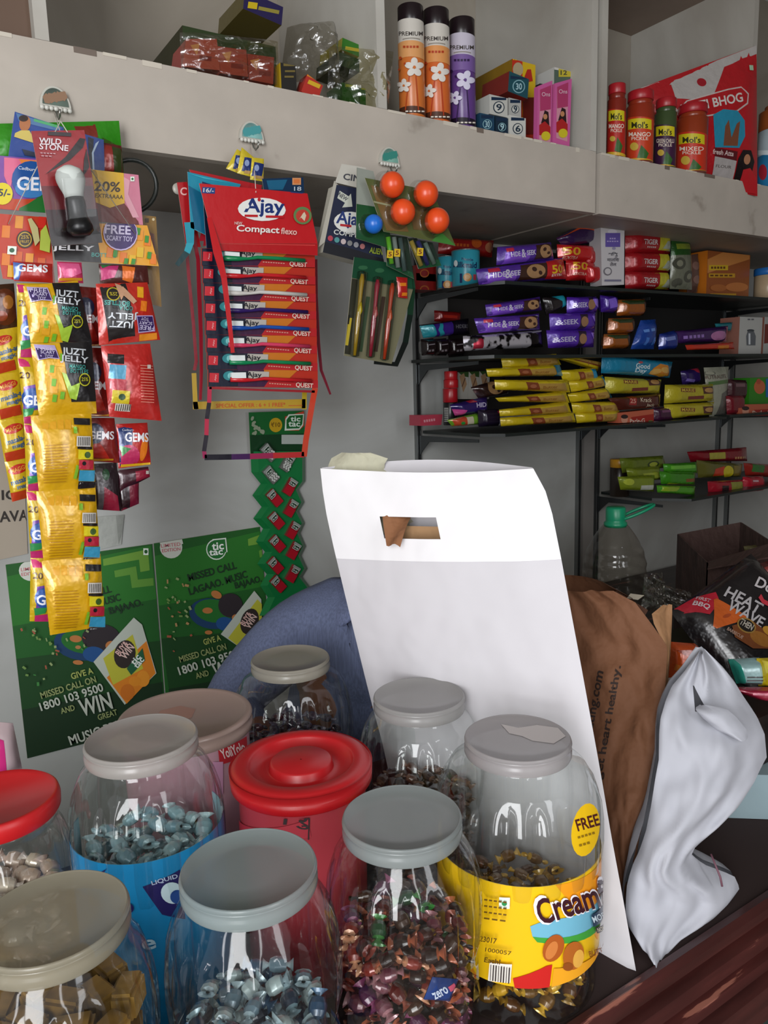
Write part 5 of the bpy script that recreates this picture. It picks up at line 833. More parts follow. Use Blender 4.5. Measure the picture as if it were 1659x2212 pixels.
# ================================================================ goods on the glass shelves
PU, CK = '#4c2a8c', '#a07a54'
def hs(g, base=PU, red=None):   # purple choc-chip biscuit roll
    (x0, y0), (x1, y1), (x2, y2), (x3, y3) = g; w = x1-x0; cy0 = (y0+y3)/2; cy1 = (y1+y2)/2; h = ((y3-y0)+(y2-y1))/2; an = math.degrees(math.atan2(cy1-cy0, w))
    L = lambda f: (x0+w*f, cy0+(cy1-cy0)*f); e = .62 if red else .80
    A = []
    if base == PU: A.append(('p', [(x0+w*.08, y0+(y1-y0)*.08+h*.35), (x0+w*.6*e, cy0+(cy1-cy0)*.5), (x0+w*.6*e, y3+(y2-y3)*.5), (x0+w*.06, y3)], '#7a4ac0'))
    A += [('r', L(.14)[0], L(.14)[1]-h*.30, w*.10, h*.22, '#b02440', an), ('t', 'HIDE', *L(.22*e/.8), w*.16, h*.3, '#c8c0d8', an), ('t', '&', *L(.36*e/.8), w*.08, h*.5, '#c8c0d8', an), ('t', 'SEEK', *L(.50*e/.8), w*.17, h*.3, '#c8c0d8', an), ('p', [(L(e-.2)[0], L(e-.2)[1]-h*.42), (L(e+.12)[0], L(e+.12)[1]-h*.44), (L(e+.1)[0], L(e+.1)[1]+h*.44), (L(e-.22)[0], L(e-.22)[1]+h*.44)], '#3a2018'), ('e', *L(e-.03), w*.22, h*.8, CK, an), ('e', L(e-.05)[0], L(e-.05)[1]-h*.12, w*.06, h*.25, '#3a2018', 30), ('e', L(e+.02)[0], L(e+.02)[1]+h*.12, w*.05, h*.2, '#3a2018', 60)]
    if red: A += [('p', [(L(.72)[0], L(.72)[1]-h*.5), (x1, y1), (x2, y2), (L(.72)[0], L(.72)[1]+h*.5)], '#b81c20'), ('t', '50', *L(.85), w*.15, h*.5, '#d8b01c', an), ('t', 'EXTRA', L(.85)[0], L(.85)[1]+h*.34, w*.14, h*.14, '#d8c8c0', an)]
    return A
def pk(g, Y, t, base, art, lab, name='biscuit_pack', cat='biscuit pack', kind='foil', ends='h', **k):
    return packet(name, g, Y, t, base, art, lab, cat, None, None, ends, kind, **k)
Y_ = -.275
# ---- shelf 1
for i, (g, lab) in enumerate((((899, 608, 942, 643), 'red box with orange round mark, lower of two beside the blue tins'), ((899, 574, 942, 607), 'red box with orange round mark, upper of two beside the blue tins'))):
    boxed('snack_box', g, -.09, .06, '#841a18', [('e', (g[0]+g[2])/2-4, (g[1]+g[3])/2, 20, 18, '#a85a24'), ('e', (g[0]+g[2])/2-4, (g[1]+g[3])/2, 15, 13, '#841a18')], lab, kind='gloss', snap=Z1+.0006 if i == 0 else None)
pk([(948, 515), (1066, 522), (1062, 556), (946, 548)], -.10, .04, '#8c1816', [('e', 1018, 527, 22, 22, '#b8541c'), ('e', 1048, 537, 24, 22, '#a86a4a'), ('t', '~5', 985, 532, 36, 10, '#b8541c', 4)], 'dark red biscuit roll lying above the blue tins')
for a, b, c, d, Y, lab in ((944, 984, 563, 633, -.12, 'pale blue milk tin, left and lower of two'), (975, 1037, 547, 627, -.16, 'pale blue milk tin, right and larger of two')):
    x = (a+b)/2; w = b-a; can('milk_tin', a, b, c, d, Y, [(0, .03, '#b0b4b4', 1.0, 'metal'), (.03, .97, '#2f8fa2', .985), (.97, 1, '#b0b4b4', 1.0, 'metal')], [('t', 'Nestle', x+w*.06, c+13, w*.4, 6, '#1a2a5a', 5), ('t', 'Milkmaid', x-w*.02, c+25, w*.8, 13, '#18264f', 2), ('e', x-w*.34, c+22, 8, 14, '#d0dcdc'), ('r', x-w*.16, c+54, 5, 20, '#1a2a5a'), ('e', x+w*.06, c+52, 18, 18, '#b8803a'), ('e', x+w*.06, c+52, 10, 10, '#c8a06a'), ('r', x+w*.3, c+52, 6, 12, '#a83a4a')], lab, 'tin', snap=Z1+.0006)
pk([(1074, 536), (1190, 526), (1196, 560), (1072, 573)], Y_, .045, PU, hs([(1074, 536), (1190, 526), (1196, 560), (1072, 573)]), 'purple biscuit roll lying on the 50 EXTRA roll, top shelf')
g = [(1028, 584), (1215, 560), (1222, 603), (1034, 615)]; pk(g, Y_, .05, PU, hs(g, PU, True), 'purple and red biscuit roll printed 50 EXTRA at the shelf front')
pk([(1203, 530), (1278, 533), (1282, 566), (1205, 563)], Y_+.02, .05, '#b01a1c', [('t', '50', 1222, 545, 32, 17, '#c8941c', 4), ('t', 'EXTRA', 1222, 559, 26, 6, '#c8a090', 4)], 'red pack marked 50 stacked on another at the top shelf')
pk([(1222, 565), (1278, 566), (1280, 606), (1222, 606)], Y_+.02, .05, '#a8181c', [('t', '50', 1240, 577, 28, 17, '#c8941c', 4), ('t', 'EXTRA', 1240, 594, 24, 6, '#c8a090', 4)], 'red pack marked 50 standing on the top glass shelf')
pk([(1262, 572), (1300, 576), (1300, 612), (1266, 610)], Y_, .04, '#a8141a', [], 'plain red pouch squeezed left of the tall white box', 'snack_pouch', 'pouch')
pk([(1262, 536), (1294, 544), (1294, 576), (1268, 570)], Y_+.01, .03, '#921418', [], 'plain dark red pouch behind the tall white box', 'snack_pouch', 'pouch')
pk([(1202, 516), (1278, 474), (1294, 524), (1216, 532)], Y_+.02, .045, '#2c1440', [('p', [(1202, 516), (1278, 472), (1272, 502), (1240, 498)], '#c8481c'), ('p', [(1274, 500), (1294, 524), (1284, 522), (1268, 508)], '#a02a6a')], 'orange and purple pack tilted on top of the red packs')
boxed('oil_box', [(1297, 474), (1349, 470), (1348, 615), (1300, 617)], -.30, .04, '#b8b4b6', [('t', 'Himalaya', 1323, 484, 32, 7, '#5c5a62'), ('e', 1322, 500, 20, 10, '#c8c4cc'), ('r', 1323, 518, 32, 30, '#5a4a94'), ('t', '~3', 1323, 515, 14, 5, '#a89ac8'), ('t', '~5', 1323, 521, 26, 4, '#a89ac8'), ('e', 1325, 536, 8, 6, '#8a84a0'), ('t', 'शिशु', 1323, 549, 20, 10, '#4a4850'), ('t', 'मालिश', 1323, 560, 26, 9, '#4a4850'), ('t', 'तेल', 1323, 570, 14, 9, '#4a4850'), ('e', 1311, 586, 18, 18, '#6a666c'), ('e', 1311, 586, 13, 13, '#b8b4b6'), ('r', 1322, 606, 36, 4, '#6c6a80')], 'tall narrow white baby oil box at the front of the top shelf', side='#8f8c8e')
for i, (a, b) in enumerate(((506, 548), (548, 588), (588, 626))):
    pk([(1350, a), (1444-i, a+2), (1446-i, b), (1350, b-1)], -.25, .055, '#95141c', [('t', 'TIGER', 1388, a+20, 30, 11, '#c8c0c0', 3), ('t', '~5', 1390, a+31, 20, 5, '#b89a9a', 3), ('r', 1424, a+21, 34, 34, '#b0a82a', 3), ('p', [(1414, a+34), (1424, a+18), (1436, a+20), (1438, a+36)], '#9aa090')], 'red TIGER biscuit pack with yellow square, '+('topmost', 'middle', 'lowest')[i]+' of the stack of three', snap=None)
t = thing('squeeze_pouch', 'green squeeze pouch with yellow spout beside the red stack', 'pouch', PY(1470, 625, -.255))
packet('pouch_body', [(1450, 513), (1490, 514), (1494, 626), (1446, 624)], -.255, .03, '#1f4a1a', [('r', 1471, 533, 30, 12, '#7a8a2a'), ('p', [(1448, 552), (1490, 552), (1496, 628), (1444, 626)], '#6a6c5c'), ('e', 1460, 570, 22, 26, '#44453a'), ('e', 1460, 570, 11, 14, '#7a7a68'), ('e', 1480, 598, 24, 26, '#44453a'), ('e', 1480, 598, 12, 13, '#7a7a68'), ('e', 1458, 612, 20, 20, '#4c4d42')], parent=t, ends='v')
c = PY(1463, 512, -.255); m = MB(); m.lathe([(.0001, 0), (.0085, 0), (.0085, .012), (.0095, .012), (.0095, .020), (.0001, .020)], c, mat('#b8a01c', 'plastic'), 18); m.build('spout', t)
packet('nut_pouch', [(1484, 552), (1508, 548), (1506, 632), (1484, 632)], -.225, .03, '#5c4038', [('e', 1495, 575, 14, 18, '#7a5a50'), ('e', 1497, 605, 16, 18, '#7a5a50')], 'brown see-through pouch left of the orange box', 'pouch', ends='v')
boxed('snack_box', (1528, 542, 1620, 642), -.23, .10, '#8a4a20', [('p', [(1528, 560), (1560, 545), (1619, 543), (1619, 560), (1570, 575), (1528, 590)], '#b8783c'), ('r', 1551, 578, 40, 11, '#c2a01c'), ('t', '~5', 1551, 578, 32, 8, '#5c3410'), ('r', 1558, 595, 56, 9, '#b88a1c'), ('t', '~5', 1558, 595, 50, 6, '#5c3410'), ('e', 1590, 620, 50, 20, '#b06a34'), ('e', 1550, 622, 34, 16, '#a05c28'), ('r', 1560, 636, 56, 4, '#b88a1c')], 'orange-brown rusk box with yellow lettering on the top shelf', side='#b8681c', snap=Z1+.0006, kind='gloss')
can('spice_jar', 1630, 1690, 578, 647, -.25, [(0, .22, '#1f62a8', 1, 'plastic'), (.22, 1, '#a89478', .96)], [], 'beige jar with blue lid at the right end of the top shelf', 'jar', snap=Z1+.0006)
c = PY(985, 492, -.12); MB().lathe([(.001, 0), (.028, .001), (.045, .012), (.048, .014), (.044, .013), (.026, .004), (.001, .004)], c, mat('#17181a', 'gloss'), 28).build('small_bowl', label='small black bowl lying on top of the red roll, under the cabinet', cat='bowl')
# ---- shelf 2
pk([(906, 704), (1012, 690), (1014, 722), (914, 730)], -.13, .045, '#171320', [('p', [(905, 704), (926, 702), (934, 728), (914, 730)], '#2a9aa8'), ('p', [(926, 702), (966, 696), (968, 726), (934, 728)], '#3c2280'), ('p', [(940, 700), (946, 700), (944, 714), (952, 727), (942, 727), (934, 714)], '#2a9aa8'), ('t', 'HIDE&SEEK', 992, 706, 40, 8, '#6a6870', -3)], 'dark biscuit roll with purple and turquoise end, left end of the second shelf')
pk([(938, 672), (996, 676), (994, 700), (938, 694)], -.08, .03, '#7a1414', [('r', 965, 685, 30, 6, '#a8281c', 4)], 'dull red pack behind the dark roll on the second shelf')
for i, (a, b) in enumerate(((909, 936), (937, 964), (966, 1000))): pk([(a, 735), (b, 733), (b, 768), (a+2, 768)], -.13, .04, '#1e1415', [('r', (a+b)/2, 745, 14, 2, '#8a8288', -8), ('t', '~2', (a+b)/2, 758, 14, 7, '#7a7276', -8)], 'small near-black pack at the left end of the second shelf, '+('leftmost', 'middle', 'rightmost')[i]+' of three', snap=Z2+.0006)
pk([(1048, 660), (1166, 643), (1170, 670), (1052, 684)], Y_+.01, .04, PU, hs([(1048, 660), (1166, 643), (1170, 670), (1052, 684)]), 'purple biscuit roll on top of the second-shelf pile')
g = [(1024, 690), (1164, 680), (1166, 712), (1034, 720)]; pk(g, Y_, .045, PU, hs(g), 'purple biscuit roll lying on the silvery roll')
pk([(1000, 728), (1170, 716), (1172, 750), (1002, 758)], Y_, .045, '#c8c4cc', [('r', 1018, 742, 24, 24, '#a8283c', -3), ('p', [(1130, 722), (1172, 716), (1172, 750), (1134, 752)], '#1a1416')], 'shiny silver and black biscuit roll at the bottom of the second-shelf pile', kind='silverfoil')
pk([(1172, 646), (1216, 638), (1220, 662), (1180, 682)], Y_+.02, .035, '#1f1a1c', [('p', [(1186, 642), (1216, 638), (1220, 662), (1206, 672), (1204, 652)], '#1f8ea0')], 'black pack with turquoise tip on the second shelf')
for g, lab in (([(1224, 644), (1288, 643), (1288, 675), (1224, 676)], 'topmost of three in the middle column'), ([(1186, 680), (1286, 677), (1285, 712), (1188, 714)], 'middle one of three in the middle column'), ([(1180, 716), (1284, 714), (1282, 750), (1184, 752)], 'lowest of three in the middle column')):
    (x0, y0), (x1, _), (_, y2), _ = g; cy = (y0+y2)/2; pk(g, Y_, .045, '#4a2494', [('t', '&SEEK', x0+(x1-x0)*.28, cy+1, (x1-x0)*.42, 11, '#b8b0d0', -3), ('p', [(x0+(x1-x0)*.54, y0), (x0+(x1-x0)*.70, y0), (x0+(x1-x0)*.66, y2), (x0+(x1-x0)*.52, y2)], '#2a1c30'), ('e', x0+(x1-x0)*.62, cy, 16, 22, '#8f6a4c'), ('p', [(x1-22, y0+4), (x1-4, y0+2), (x1-8, y2-6), (x1-16, y2-14)], '#8a6ad0')], 'shiny purple biscuit pack, '+lab)
pk([(1296, 640), (1328, 642), (1326, 676), (1298, 674)], Y_+.01, .04, '#3c1e80', [('p', [(1302, 648), (1318, 644), (1322, 664), (1306, 668)], '#7a5ac8')], 'small purple foil pack right of the purple column')
for g, lab in (([(1334, 650), (1392, 648), (1388, 682), (1332, 682)], 'topmost'), ([(1314, 690), (1366, 688), (1364, 720), (1312, 720)], 'middle'), ([(1304, 724), (1356, 722), (1354, 753), (1302, 753)], 'lowest')):
    (x0, y0), (x1, _), (_, y2), _ = g; pk(g, Y_+.01, .045, '#8a4a16', [('p', [(x0, y0), (x1, y0), (x1-10, y0+8), (x0+10, y0+9)], '#26361a'), ('p', [(x1-16, y0+4), (x1, y0+2), (x1, y2), (x1-10, y2)], '#3a2418')], 'orange-brown biscuit pack, '+lab+' of three in the dark part of the second shelf')
pk([(1382, 696), (1416, 694), (1412, 754), (1362, 754)], Y_, .04, '#173c8a', [('t', '~2', 1394, 714, 26, 10, '#5a84c8', -10), ('r', 1386, 738, 6, 16, '#3a6ab8', 10), ('r', 1402, 738, 6, 16, '#3a6ab8', 10)], 'bright blue pack standing on the second shelf', ends='v')
pk([(1424, 724), (1458, 716), (1460, 754), (1422, 755)], Y_, .035, '#1a2c78', [('r', 1438, 732, 20, 8, '#6a7ab8', -10)], 'small dark blue pack beside the bright blue one')
pk([(1454, 718), (1572, 706), (1568, 738), (1458, 742)], Y_+.02, .04, '#3a1c54', [('t', '~5', 1488, 728, 42, 11, '#8a6ab0', -5), ('e', 1540, 726, 38, 20, '#a86a9a', -5), ('p', [(1562, 706), (1574, 706), (1568, 738), (1556, 738)], '#a8286a')], 'dark purple and pink pack lying at the right of the second shelf')
pk([(1544, 700), (1582, 697), (1578, 716), (1548, 712)], Y_+.04, .02, '#1c6a74', [], 'small turquoise pack end above the purple and pink pack')
pk([(1480, 746), (1584, 740), (1586, 754), (1484, 756)], Y_-.01, .018, '#b0301c', [('r', 1556, 750, 24, 7, '#c2701c', -3)], 'flat orange-red pack at the front of the second shelf')
boxed('flask_box', (1597, 679, 1646, 760), -.24, .07, '#a8a8a4', [('e', 1621, 714, 16, 6, '#3c4044'), ('p', [(1614, 716), (1628, 716), (1632, 726), (1631, 746), (1612, 746), (1611, 726)], '#5c6064'), ('r', 1618, 732, 4, 24, '#c8ccd0'), ('t', '~2', 1622, 690, 16, 5, '#5c5c60')], 'white carton with a steel flask picture on the second shelf', side='#8a5a4c', snap=Z2+.0006)
boxed('flask_box', (1650, 682, 1700, 762), -.24, .07, '#9a9c98', [('p', [(1652, 700), (1666, 700), (1668, 740), (1650, 742)], '#6a2c24')], 'white and brown carton cut off at the right end of the second shelf', side='#7a4a3c', snap=Z2+.0006)
# ---- shelf 3
YE = '#c0a818'
boxed('soap_box', [(908, 897), (956, 895), (953, 918), (908, 920)], -.13, .05, '#a83a4c', [('t', '~5', 928, 908, 26, 9, '#c88a94', -8)], 'pink soap box at the left end of the third shelf', kind='gloss')
t = thing('spray_bottle', 'red-capped black bottle standing at the left of the third shelf', 'bottle', PY(972, 918, -.12))
can('bottle_cap', 958, 990, 802, 838, -.12, [(0, .5, '#a0141c', .9), (.5, 1, '#a0141c', 1)], [], None, None, parent=t); can('bottle_body', 957, 989, 839, 918, -.12, [(0, .38, '#98121c', 1), (.38, 1, '#141214', .98)], [('r', 964, 896, 9, 30, '#a8a8a4')]+[('r', 964, 884+i*4, 8, 1.5, '#2a2a2a') for i in range(7)], None, None, parent=t)
for i in range(3): x = 990+i*23; boxed('henna_box', [(x, 804-i), (x+22, 803-i), (x+20, 862), (x-2, 862)], -.09, .03, '#a8a49c', [('p', [(x, 804-i), (x+22, 803-i), (x+22, 815), (x+8, 812)], '#2c4a1c'), ('p', [(x+2, 812), (x+12, 806), (x+18, 830), (x+10, 848)], '#9a7a5a'), ('r', x+11, 826, 2, 20, '#5a3a2a', 20)], 'green and white box behind the red-capped bottle, '+('leftmost', 'middle', 'rightmost')[i]+' of three')
pk([(1018, 838), (1092, 818), (1098, 850), (1034, 862)], -.20, .04, '#2c1a18', [('e', 1060, 838, 34, 28, '#9a7650'), ('e', 1056, 836, 9, 9, '#2c1a18'), ('e', 1066, 844, 7, 7, '#2c1a18')], 'brown roll with cookie picture above the dark purple roll')
pk([(972, 876), (1052, 858), (1052, 890), (982, 898)], -.20, .04, '#2a1a5a', [('r', 1012, 866, 16, 7, '#a8243c', -8), ('t', 'HIDE&', 1036, 874, 36, 10, '#b8b0cc', -4), ('p', [(974, 884), (998, 886), (994, 898), (982, 898)], '#c2488a')], 'dark purple biscuit roll printed HIDE& at the left of the third shelf')
pk([(966, 908), (1040, 892), (1042, 916), (976, 921)], -.21, .03, '#6a9a2a', [('p', [(968, 908), (1000, 898), (1004, 918), (976, 920)], '#b8482a'), ('r', 1008, 908, 14, 16, '#c0b8a0', -8), ('e', 992, 914, 9, 7, '#2c8a3a')], 'green and red noodle pack lying low at the left of the third shelf', snap=None)
pk([(1032, 888), (1076, 886), (1076, 920), (1034, 922)], -.23, .04, '#1c1328', [('r', 1070, 890, 9, 5, '#a8243c'), ('t', 'HIDE', 1078, 908, 20, 8, '#8a84a0')], 'near-black purple roll end left of the lowest yellow pack')
def yel(g, lab, Y=Y_, t=.035, blue=None, brown=True):
    (x0, y0), (x1, y1), (x2, y2), (x3, y3) = g; w = x1-x0; f = lambda u, v: (x0+(x1-x0)*u+((x3-x0)*(1-u)+(x2-x1)*u)*v, y0+(y1-y0)*u+((y3-y0)*(1-u)+(y2-y1)*u)*v); h = y3-y0
    A = [('p', [f(.42, .3), f(.9, .25), f(.92, .9), f(.38, 1)], '#a8843a')] if brown else []
    if brown: A += [('p', [f(.34, .15), f(.5, .2), f(.52, .9), f(.36, .95)], '#7a3a1c'), ('e', *f(.43, .55), w*.09, max(6, h*.4), '#9a5a3a'), ('t', 'Butter', *f(.66, .6), w*.2, max(5, h*.3), '#8a5a1c', -3)]
    if blue: A.append(('p', [f(blue[0], 0), f(blue[1], 0), f(blue[1], 1), f(blue[0], 1)], '#2484a8'))
    return pk(g, Y, t, YE, A, lab)
YL = [([(1082, 775), (1202, 766), (1212, 788), (1086, 796)], 'yellow biscuit pack at the very top of the left yellow pile', None, -.24), ([(1050, 798), (1208, 788), (1216, 812), (1054, 814)], 'yellow biscuit pack second from the top of the left yellow pile', (.86, 1), -.25), ([(1068, 822), (1226, 822), (1232, 848), (1070, 842)], 'long yellow biscuit pack third from the top of the left pile', None, -.275),
      ([(1070, 860), (1222, 846), (1230, 870), (1078, 868)], 'long yellow biscuit pack fourth from the top of the left pile', None, -.275), ([(1078, 886), (1226, 868), (1234, 892), (1080, 900)], 'long yellow biscuit pack second from the bottom of the left pile', None, -.28), ([(1080, 904), (1238, 892), (1244, 912), (1082, 921)], 'long yellow biscuit pack lowest of the left pile', None, -.285),
      ([(1210, 802), (1286, 796), (1292, 818), (1216, 826)], 'yellow pack with blue end high in the middle of the third shelf', (.74, 1), -.25), ([(1228, 826), (1302, 812), (1310, 834), (1234, 848)], 'yellow pack with blue tip beside the third long pack', (.82, 1), -.255), ([(1226, 852), (1312, 838), (1322, 860), (1232, 870)], 'yellow pack beside the fourth long pack', (.86, 1), -.26),
      ([(1234, 872), (1330, 868), (1338, 890), (1238, 894)], 'yellow pack lying on the lowest middle one', None, -.265), ([(1242, 894), (1336, 886), (1332, 910), (1246, 914)], 'lowest yellow pack in the middle of the third shelf', None, -.27), ([(1208, 776), (1224, 770), (1300, 782), (1290, 802)], 'brown-yellow pack below the edge of the second shelf', None, -.235)]
for g, lab, bl, Y in YL: yel(g, lab, Y, .038, bl)
pk([(1300, 768), (1452, 784), (1446, 816), (1298, 806)], -.27, .045, '#1a7494', [('t', 'Good', 1372, 791, 30, 11, '#c2d4d8', 5), ('t', 'Day', 1368, 802, 24, 12, '#c2d4d8', 5), ('e', 1367, 783, 10, 5, '#a8444c'), ('p', [(1386, 808), (1394, 796), (1410, 786), (1428, 790), (1440, 812), (1420, 816)], '#c2781c'), ('e', 1400, 803, 26, 12, '#c89a4a', -10), ('e', 1422, 800, 22, 12, '#c89a4a', 12)], 'blue biscuit roll with orange cookies on top of the yellow packs')
for g, lab in (([(1306, 816), (1428, 822), (1424, 850), (1308, 850)], 'yellow snack roll directly under the blue roll'), ([(1436, 834), (1540, 832), (1542, 866), (1434, 872)], 'yellow snack roll on the right, upper of two before the pale pouch'), ([(1434, 876), (1542, 870), (1538, 896), (1438, 906)], 'yellow snack roll on the right, lower of two before the pale pouch')):
    (x0, y0), (x1, y1), _, _ = g; pk(g, -.27, .045, '#a89c24', [('r', x0+(x1-x0)*.34, y0+9, 30, 8, '#6b2a1c', 2), ('t', 'MARIE', x0+(x1-x0)*.34, y0+9, 26, 6, '#c8b03a', 2), ('p', [(x0+(x1-x0)*.64, y0+2), (x0+(x1-x0)*.93, y0+1), (x0+(x1-x0)*.93, y0+16), (x0+(x1-x0)*.66, y0+17)], '#4a2418'), ('e', x0+(x1-x0)*.78, y0+9, 22, 10, '#a8804a'), ('r', x0+(x1-x0)*.5, y0+25, 34, 7, '#6b2a1c', -3)], lab)
pk([(1314, 862), (1426, 852), (1424, 880), (1336, 886)], -.275, .04, '#4c2018', [('r', 1354, 864, 16, 22, '#8a1c1c', 4), ('t', '25', 1354, 866, 12, 10, '#c88a7a', 4), ('t', 'Krack', 1382, 864, 24, 9, '#c8b8a0', 2), ('t', 'Jack', 1392, 876, 18, 8, '#c8b8a0', 2), ('p', [(1414, 854), (1426, 852), (1424, 878), (1412, 872)], '#b08a5a')], 'dark brown roll lettered Krack Jack under the yellow roll')
def parle(g, lab, Y):
    (x0, y0), (x1, y1), (x2, y2), (x3, y3) = g; w = x1-x0; boxed('biscuit_pack', g, Y, .04, '#a8543c', [('p', [(x0+w*.35, y0+(y1-y0)*.35+12), (x1, y1+10), (x2, y2), (x0+w*.35, y3)], '#8a2018'), ('e', x0+w*.16, y0+14, 14, 18, '#b8806a'), ('e', x0+w*.16, y0+8, 15, 9, '#2a1a18'), ('t', 'Parle-G', x0+w*.52, y0+17, w*.42, 9, '#c8b8a8', -3), ('r', x0+w*.9, y0+20, w*.12, 7, '#4a6a3a')], lab, 'biscuit pack', kind='gloss')
parle([(1336, 892), (1412, 884), (1412, 910), (1336, 914)], 'orange-red glucose biscuit pack with a child picture under the brown roll', -.285)
pk([(1410, 884), (1448, 880), (1452, 908), (1412, 911)], -.265, .03, '#3a1430', [('r', 1430, 888, 18, 5, '#6a3a5a', -4)], 'dark purple pack between the glucose biscuits and the yellow rolls')
pk([(1470, 804), (1508, 796), (1512, 826), (1474, 832)], -.22, .03, '#2a1a54', [('p', [(1490, 796), (1510, 794), (1512, 808), (1496, 804)], '#a0283c'), ('r', 1484, 822, 16, 6, '#6a5aa0', 10)], 'small purple and red pack left of the pale pouch')
packet('oats_pouch', [(1520, 794), (1574, 792), (1566, 896), (1532, 900)], -.255, .03, '#8f9080', [('e', 1530, 806, 22, 10, '#6a6c60'), ('e', 1530, 806, 16, 6, '#9a9a88'), ('t', 'NUTRALITE', 1540, 814, 44, 8, '#5c4a44', -4), ('r', 1546, 826, 40, 8, '#4c6a3a', -8), ('p', [(1550, 850), (1568, 840), (1566, 894), (1544, 898)], '#5c5a54')], 'pale grey-green pouch with spout shape, right end of the third shelf', 'pouch', ends='v')
pk([(1570, 822), (1612, 824), (1610, 860), (1572, 862)], -.26, .03, '#3a1a20', [('r', 1590, 832, 20, 7, '#6a4a50')], 'dark maroon pack on the short shelf at the right', snap=None)
pk([(1568, 858), (1606, 856), (1604, 896), (1570, 896)], -.27, .03, '#6a1420', [], 'crimson pack on the short shelf before the maroon one', snap=Z3+.0046)
boxed('cereal_box', (1619, 815, 1690, 872), -.22, .06, '#2f7a1c', [('e', 1640, 836, 24, 30, '#b8603a'), ('e', 1638, 824, 10, 12, '#a84a34'), ('r', 1657, 838, 8, 40, '#1f62a0')], 'bright green box at the right end of the short shelf', kind='gloss')
parle([(1594, 874), (1690, 872), (1690, 897), (1596, 899)], 'orange-red glucose biscuit pack with a child picture under the green box', -.285)
# ---- shelf 4
can('honey_jar', 1318, 1360, 978, 1058, -.12, [(0, .22, '#b8841c', 1, 'plastic'), (.22, 1, '#2a221c', .97)], [], 'dark jar with amber lid at the left end of the lowest shelf', 'jar', snap=Z4+.0006)
def nd(g, lab, c, art=(), Y=-.24, t=.035): pk(g, Y, t, c, art, lab, 'noodle_pack', 'noodle pack')
nd([(1338, 990), (1432, 984), (1440, 1010), (1344, 1022)], 'olive-green noodle pack topmost at the left of the lowest shelf', '#5c6a1c', [('e', 1400, 1002, 26, 14, '#2c3a14', -10), ('e', 1400, 1002, 18, 9, '#8a942a', -10)], -.20)
nd([(1352, 1012), (1424, 1006), (1428, 1036), (1358, 1040)], 'yellow-green pack in the middle at the left of the lowest shelf', '#6f7c22', [('p', [(1378, 1022), (1420, 1018), (1418, 1030), (1382, 1034)], '#9aa43a')], -.22)
nd([(1334, 1030), (1414, 1026), (1412, 1062), (1340, 1058)], 'light yellow-green pack lowest at the left of the lowest shelf', '#76861f', [('r', 1388, 1052, 28, 10, '#b8bcae', -2), ('e', 1350, 1040, 18, 14, '#a8b43a')], -.25)
nd([(1432, 1002), (1504, 998), (1506, 1022), (1434, 1020)], 'bright green noodle pack, uppermost of the three green ones', '#3f8a1c', [('r', 1466, 1008, 50, 7, '#6ab03a', -3)], -.23)
nd([(1424, 1018), (1502, 1020), (1500, 1048), (1428, 1046)], 'bright green noodle pack, middle of the three green ones', '#3a8019', [('r', 1484, 1036, 26, 7, '#7a4a1c', -4), ('p', [(1436, 1042), (1500, 1046), (1498, 1050), (1438, 1047)], '#a8b82a')], -.25)
nd([(1418, 1048), (1502, 1050), (1500, 1070), (1420, 1064)], 'bright green noodle pack, lowest of the three green ones', '#4a9420', [('p', [(1420, 1050), (1460, 1050), (1450, 1060), (1424, 1060)], '#8aa82a')], -.265)
nd([(1484, 976), (1612, 966), (1614, 996), (1492, 998)], 'dark red noodle pack lying on top at the back of the lowest shelf', '#7c1420', [('r', 1538, 984, 34, 14, '#a8a038', -3), ('t', '~5', 1590, 988, 28, 8, '#b88a5a', -3)], -.16)
nd([(1504, 994), (1604, 1002), (1600, 1030), (1508, 1032)], 'olive pack with yellow round spot on the lowest shelf', '#5c5a24', [('p', [(1534, 1012), (1554, 1006), (1552, 1026), (1530, 1028)], '#b83a1c'), ('e', 1562, 1018, 22, 26, '#c2b41c'), ('r', 1584, 1016, 20, 22, '#7a6a2a')], -.22)
nd([(1528, 1040), (1606, 1036), (1604, 1062), (1530, 1066)], 'crimson pack with pale square at the front of the lowest shelf', '#9a1828', [('r', 1582, 1050, 26, 20, '#8a8a34', -3), ('r', 1556, 1054, 14, 12, '#2a1418')], -.26)
nd([(1604, 1030), (1648, 1028), (1648, 1060), (1606, 1064)], 'shiny crimson pack end nearest the right edge of the lowest shelf', '#a8182c', [('r', 1622, 1038, 12, 4, '#c8a0a8')], -.26)
nd([(1606, 1000), (1690, 1004), (1690, 1032), (1610, 1028)], 'red and green pack cut off at the right of the lowest shelf', '#8a241c', [('p', [(1618, 1002), (1642, 1004), (1638, 1020), (1616, 1018)], '#2f6a2a'), ('p', [(1648, 1010), (1690, 1012), (1690, 1030), (1652, 1028)], '#6a6a2a')], -.22)
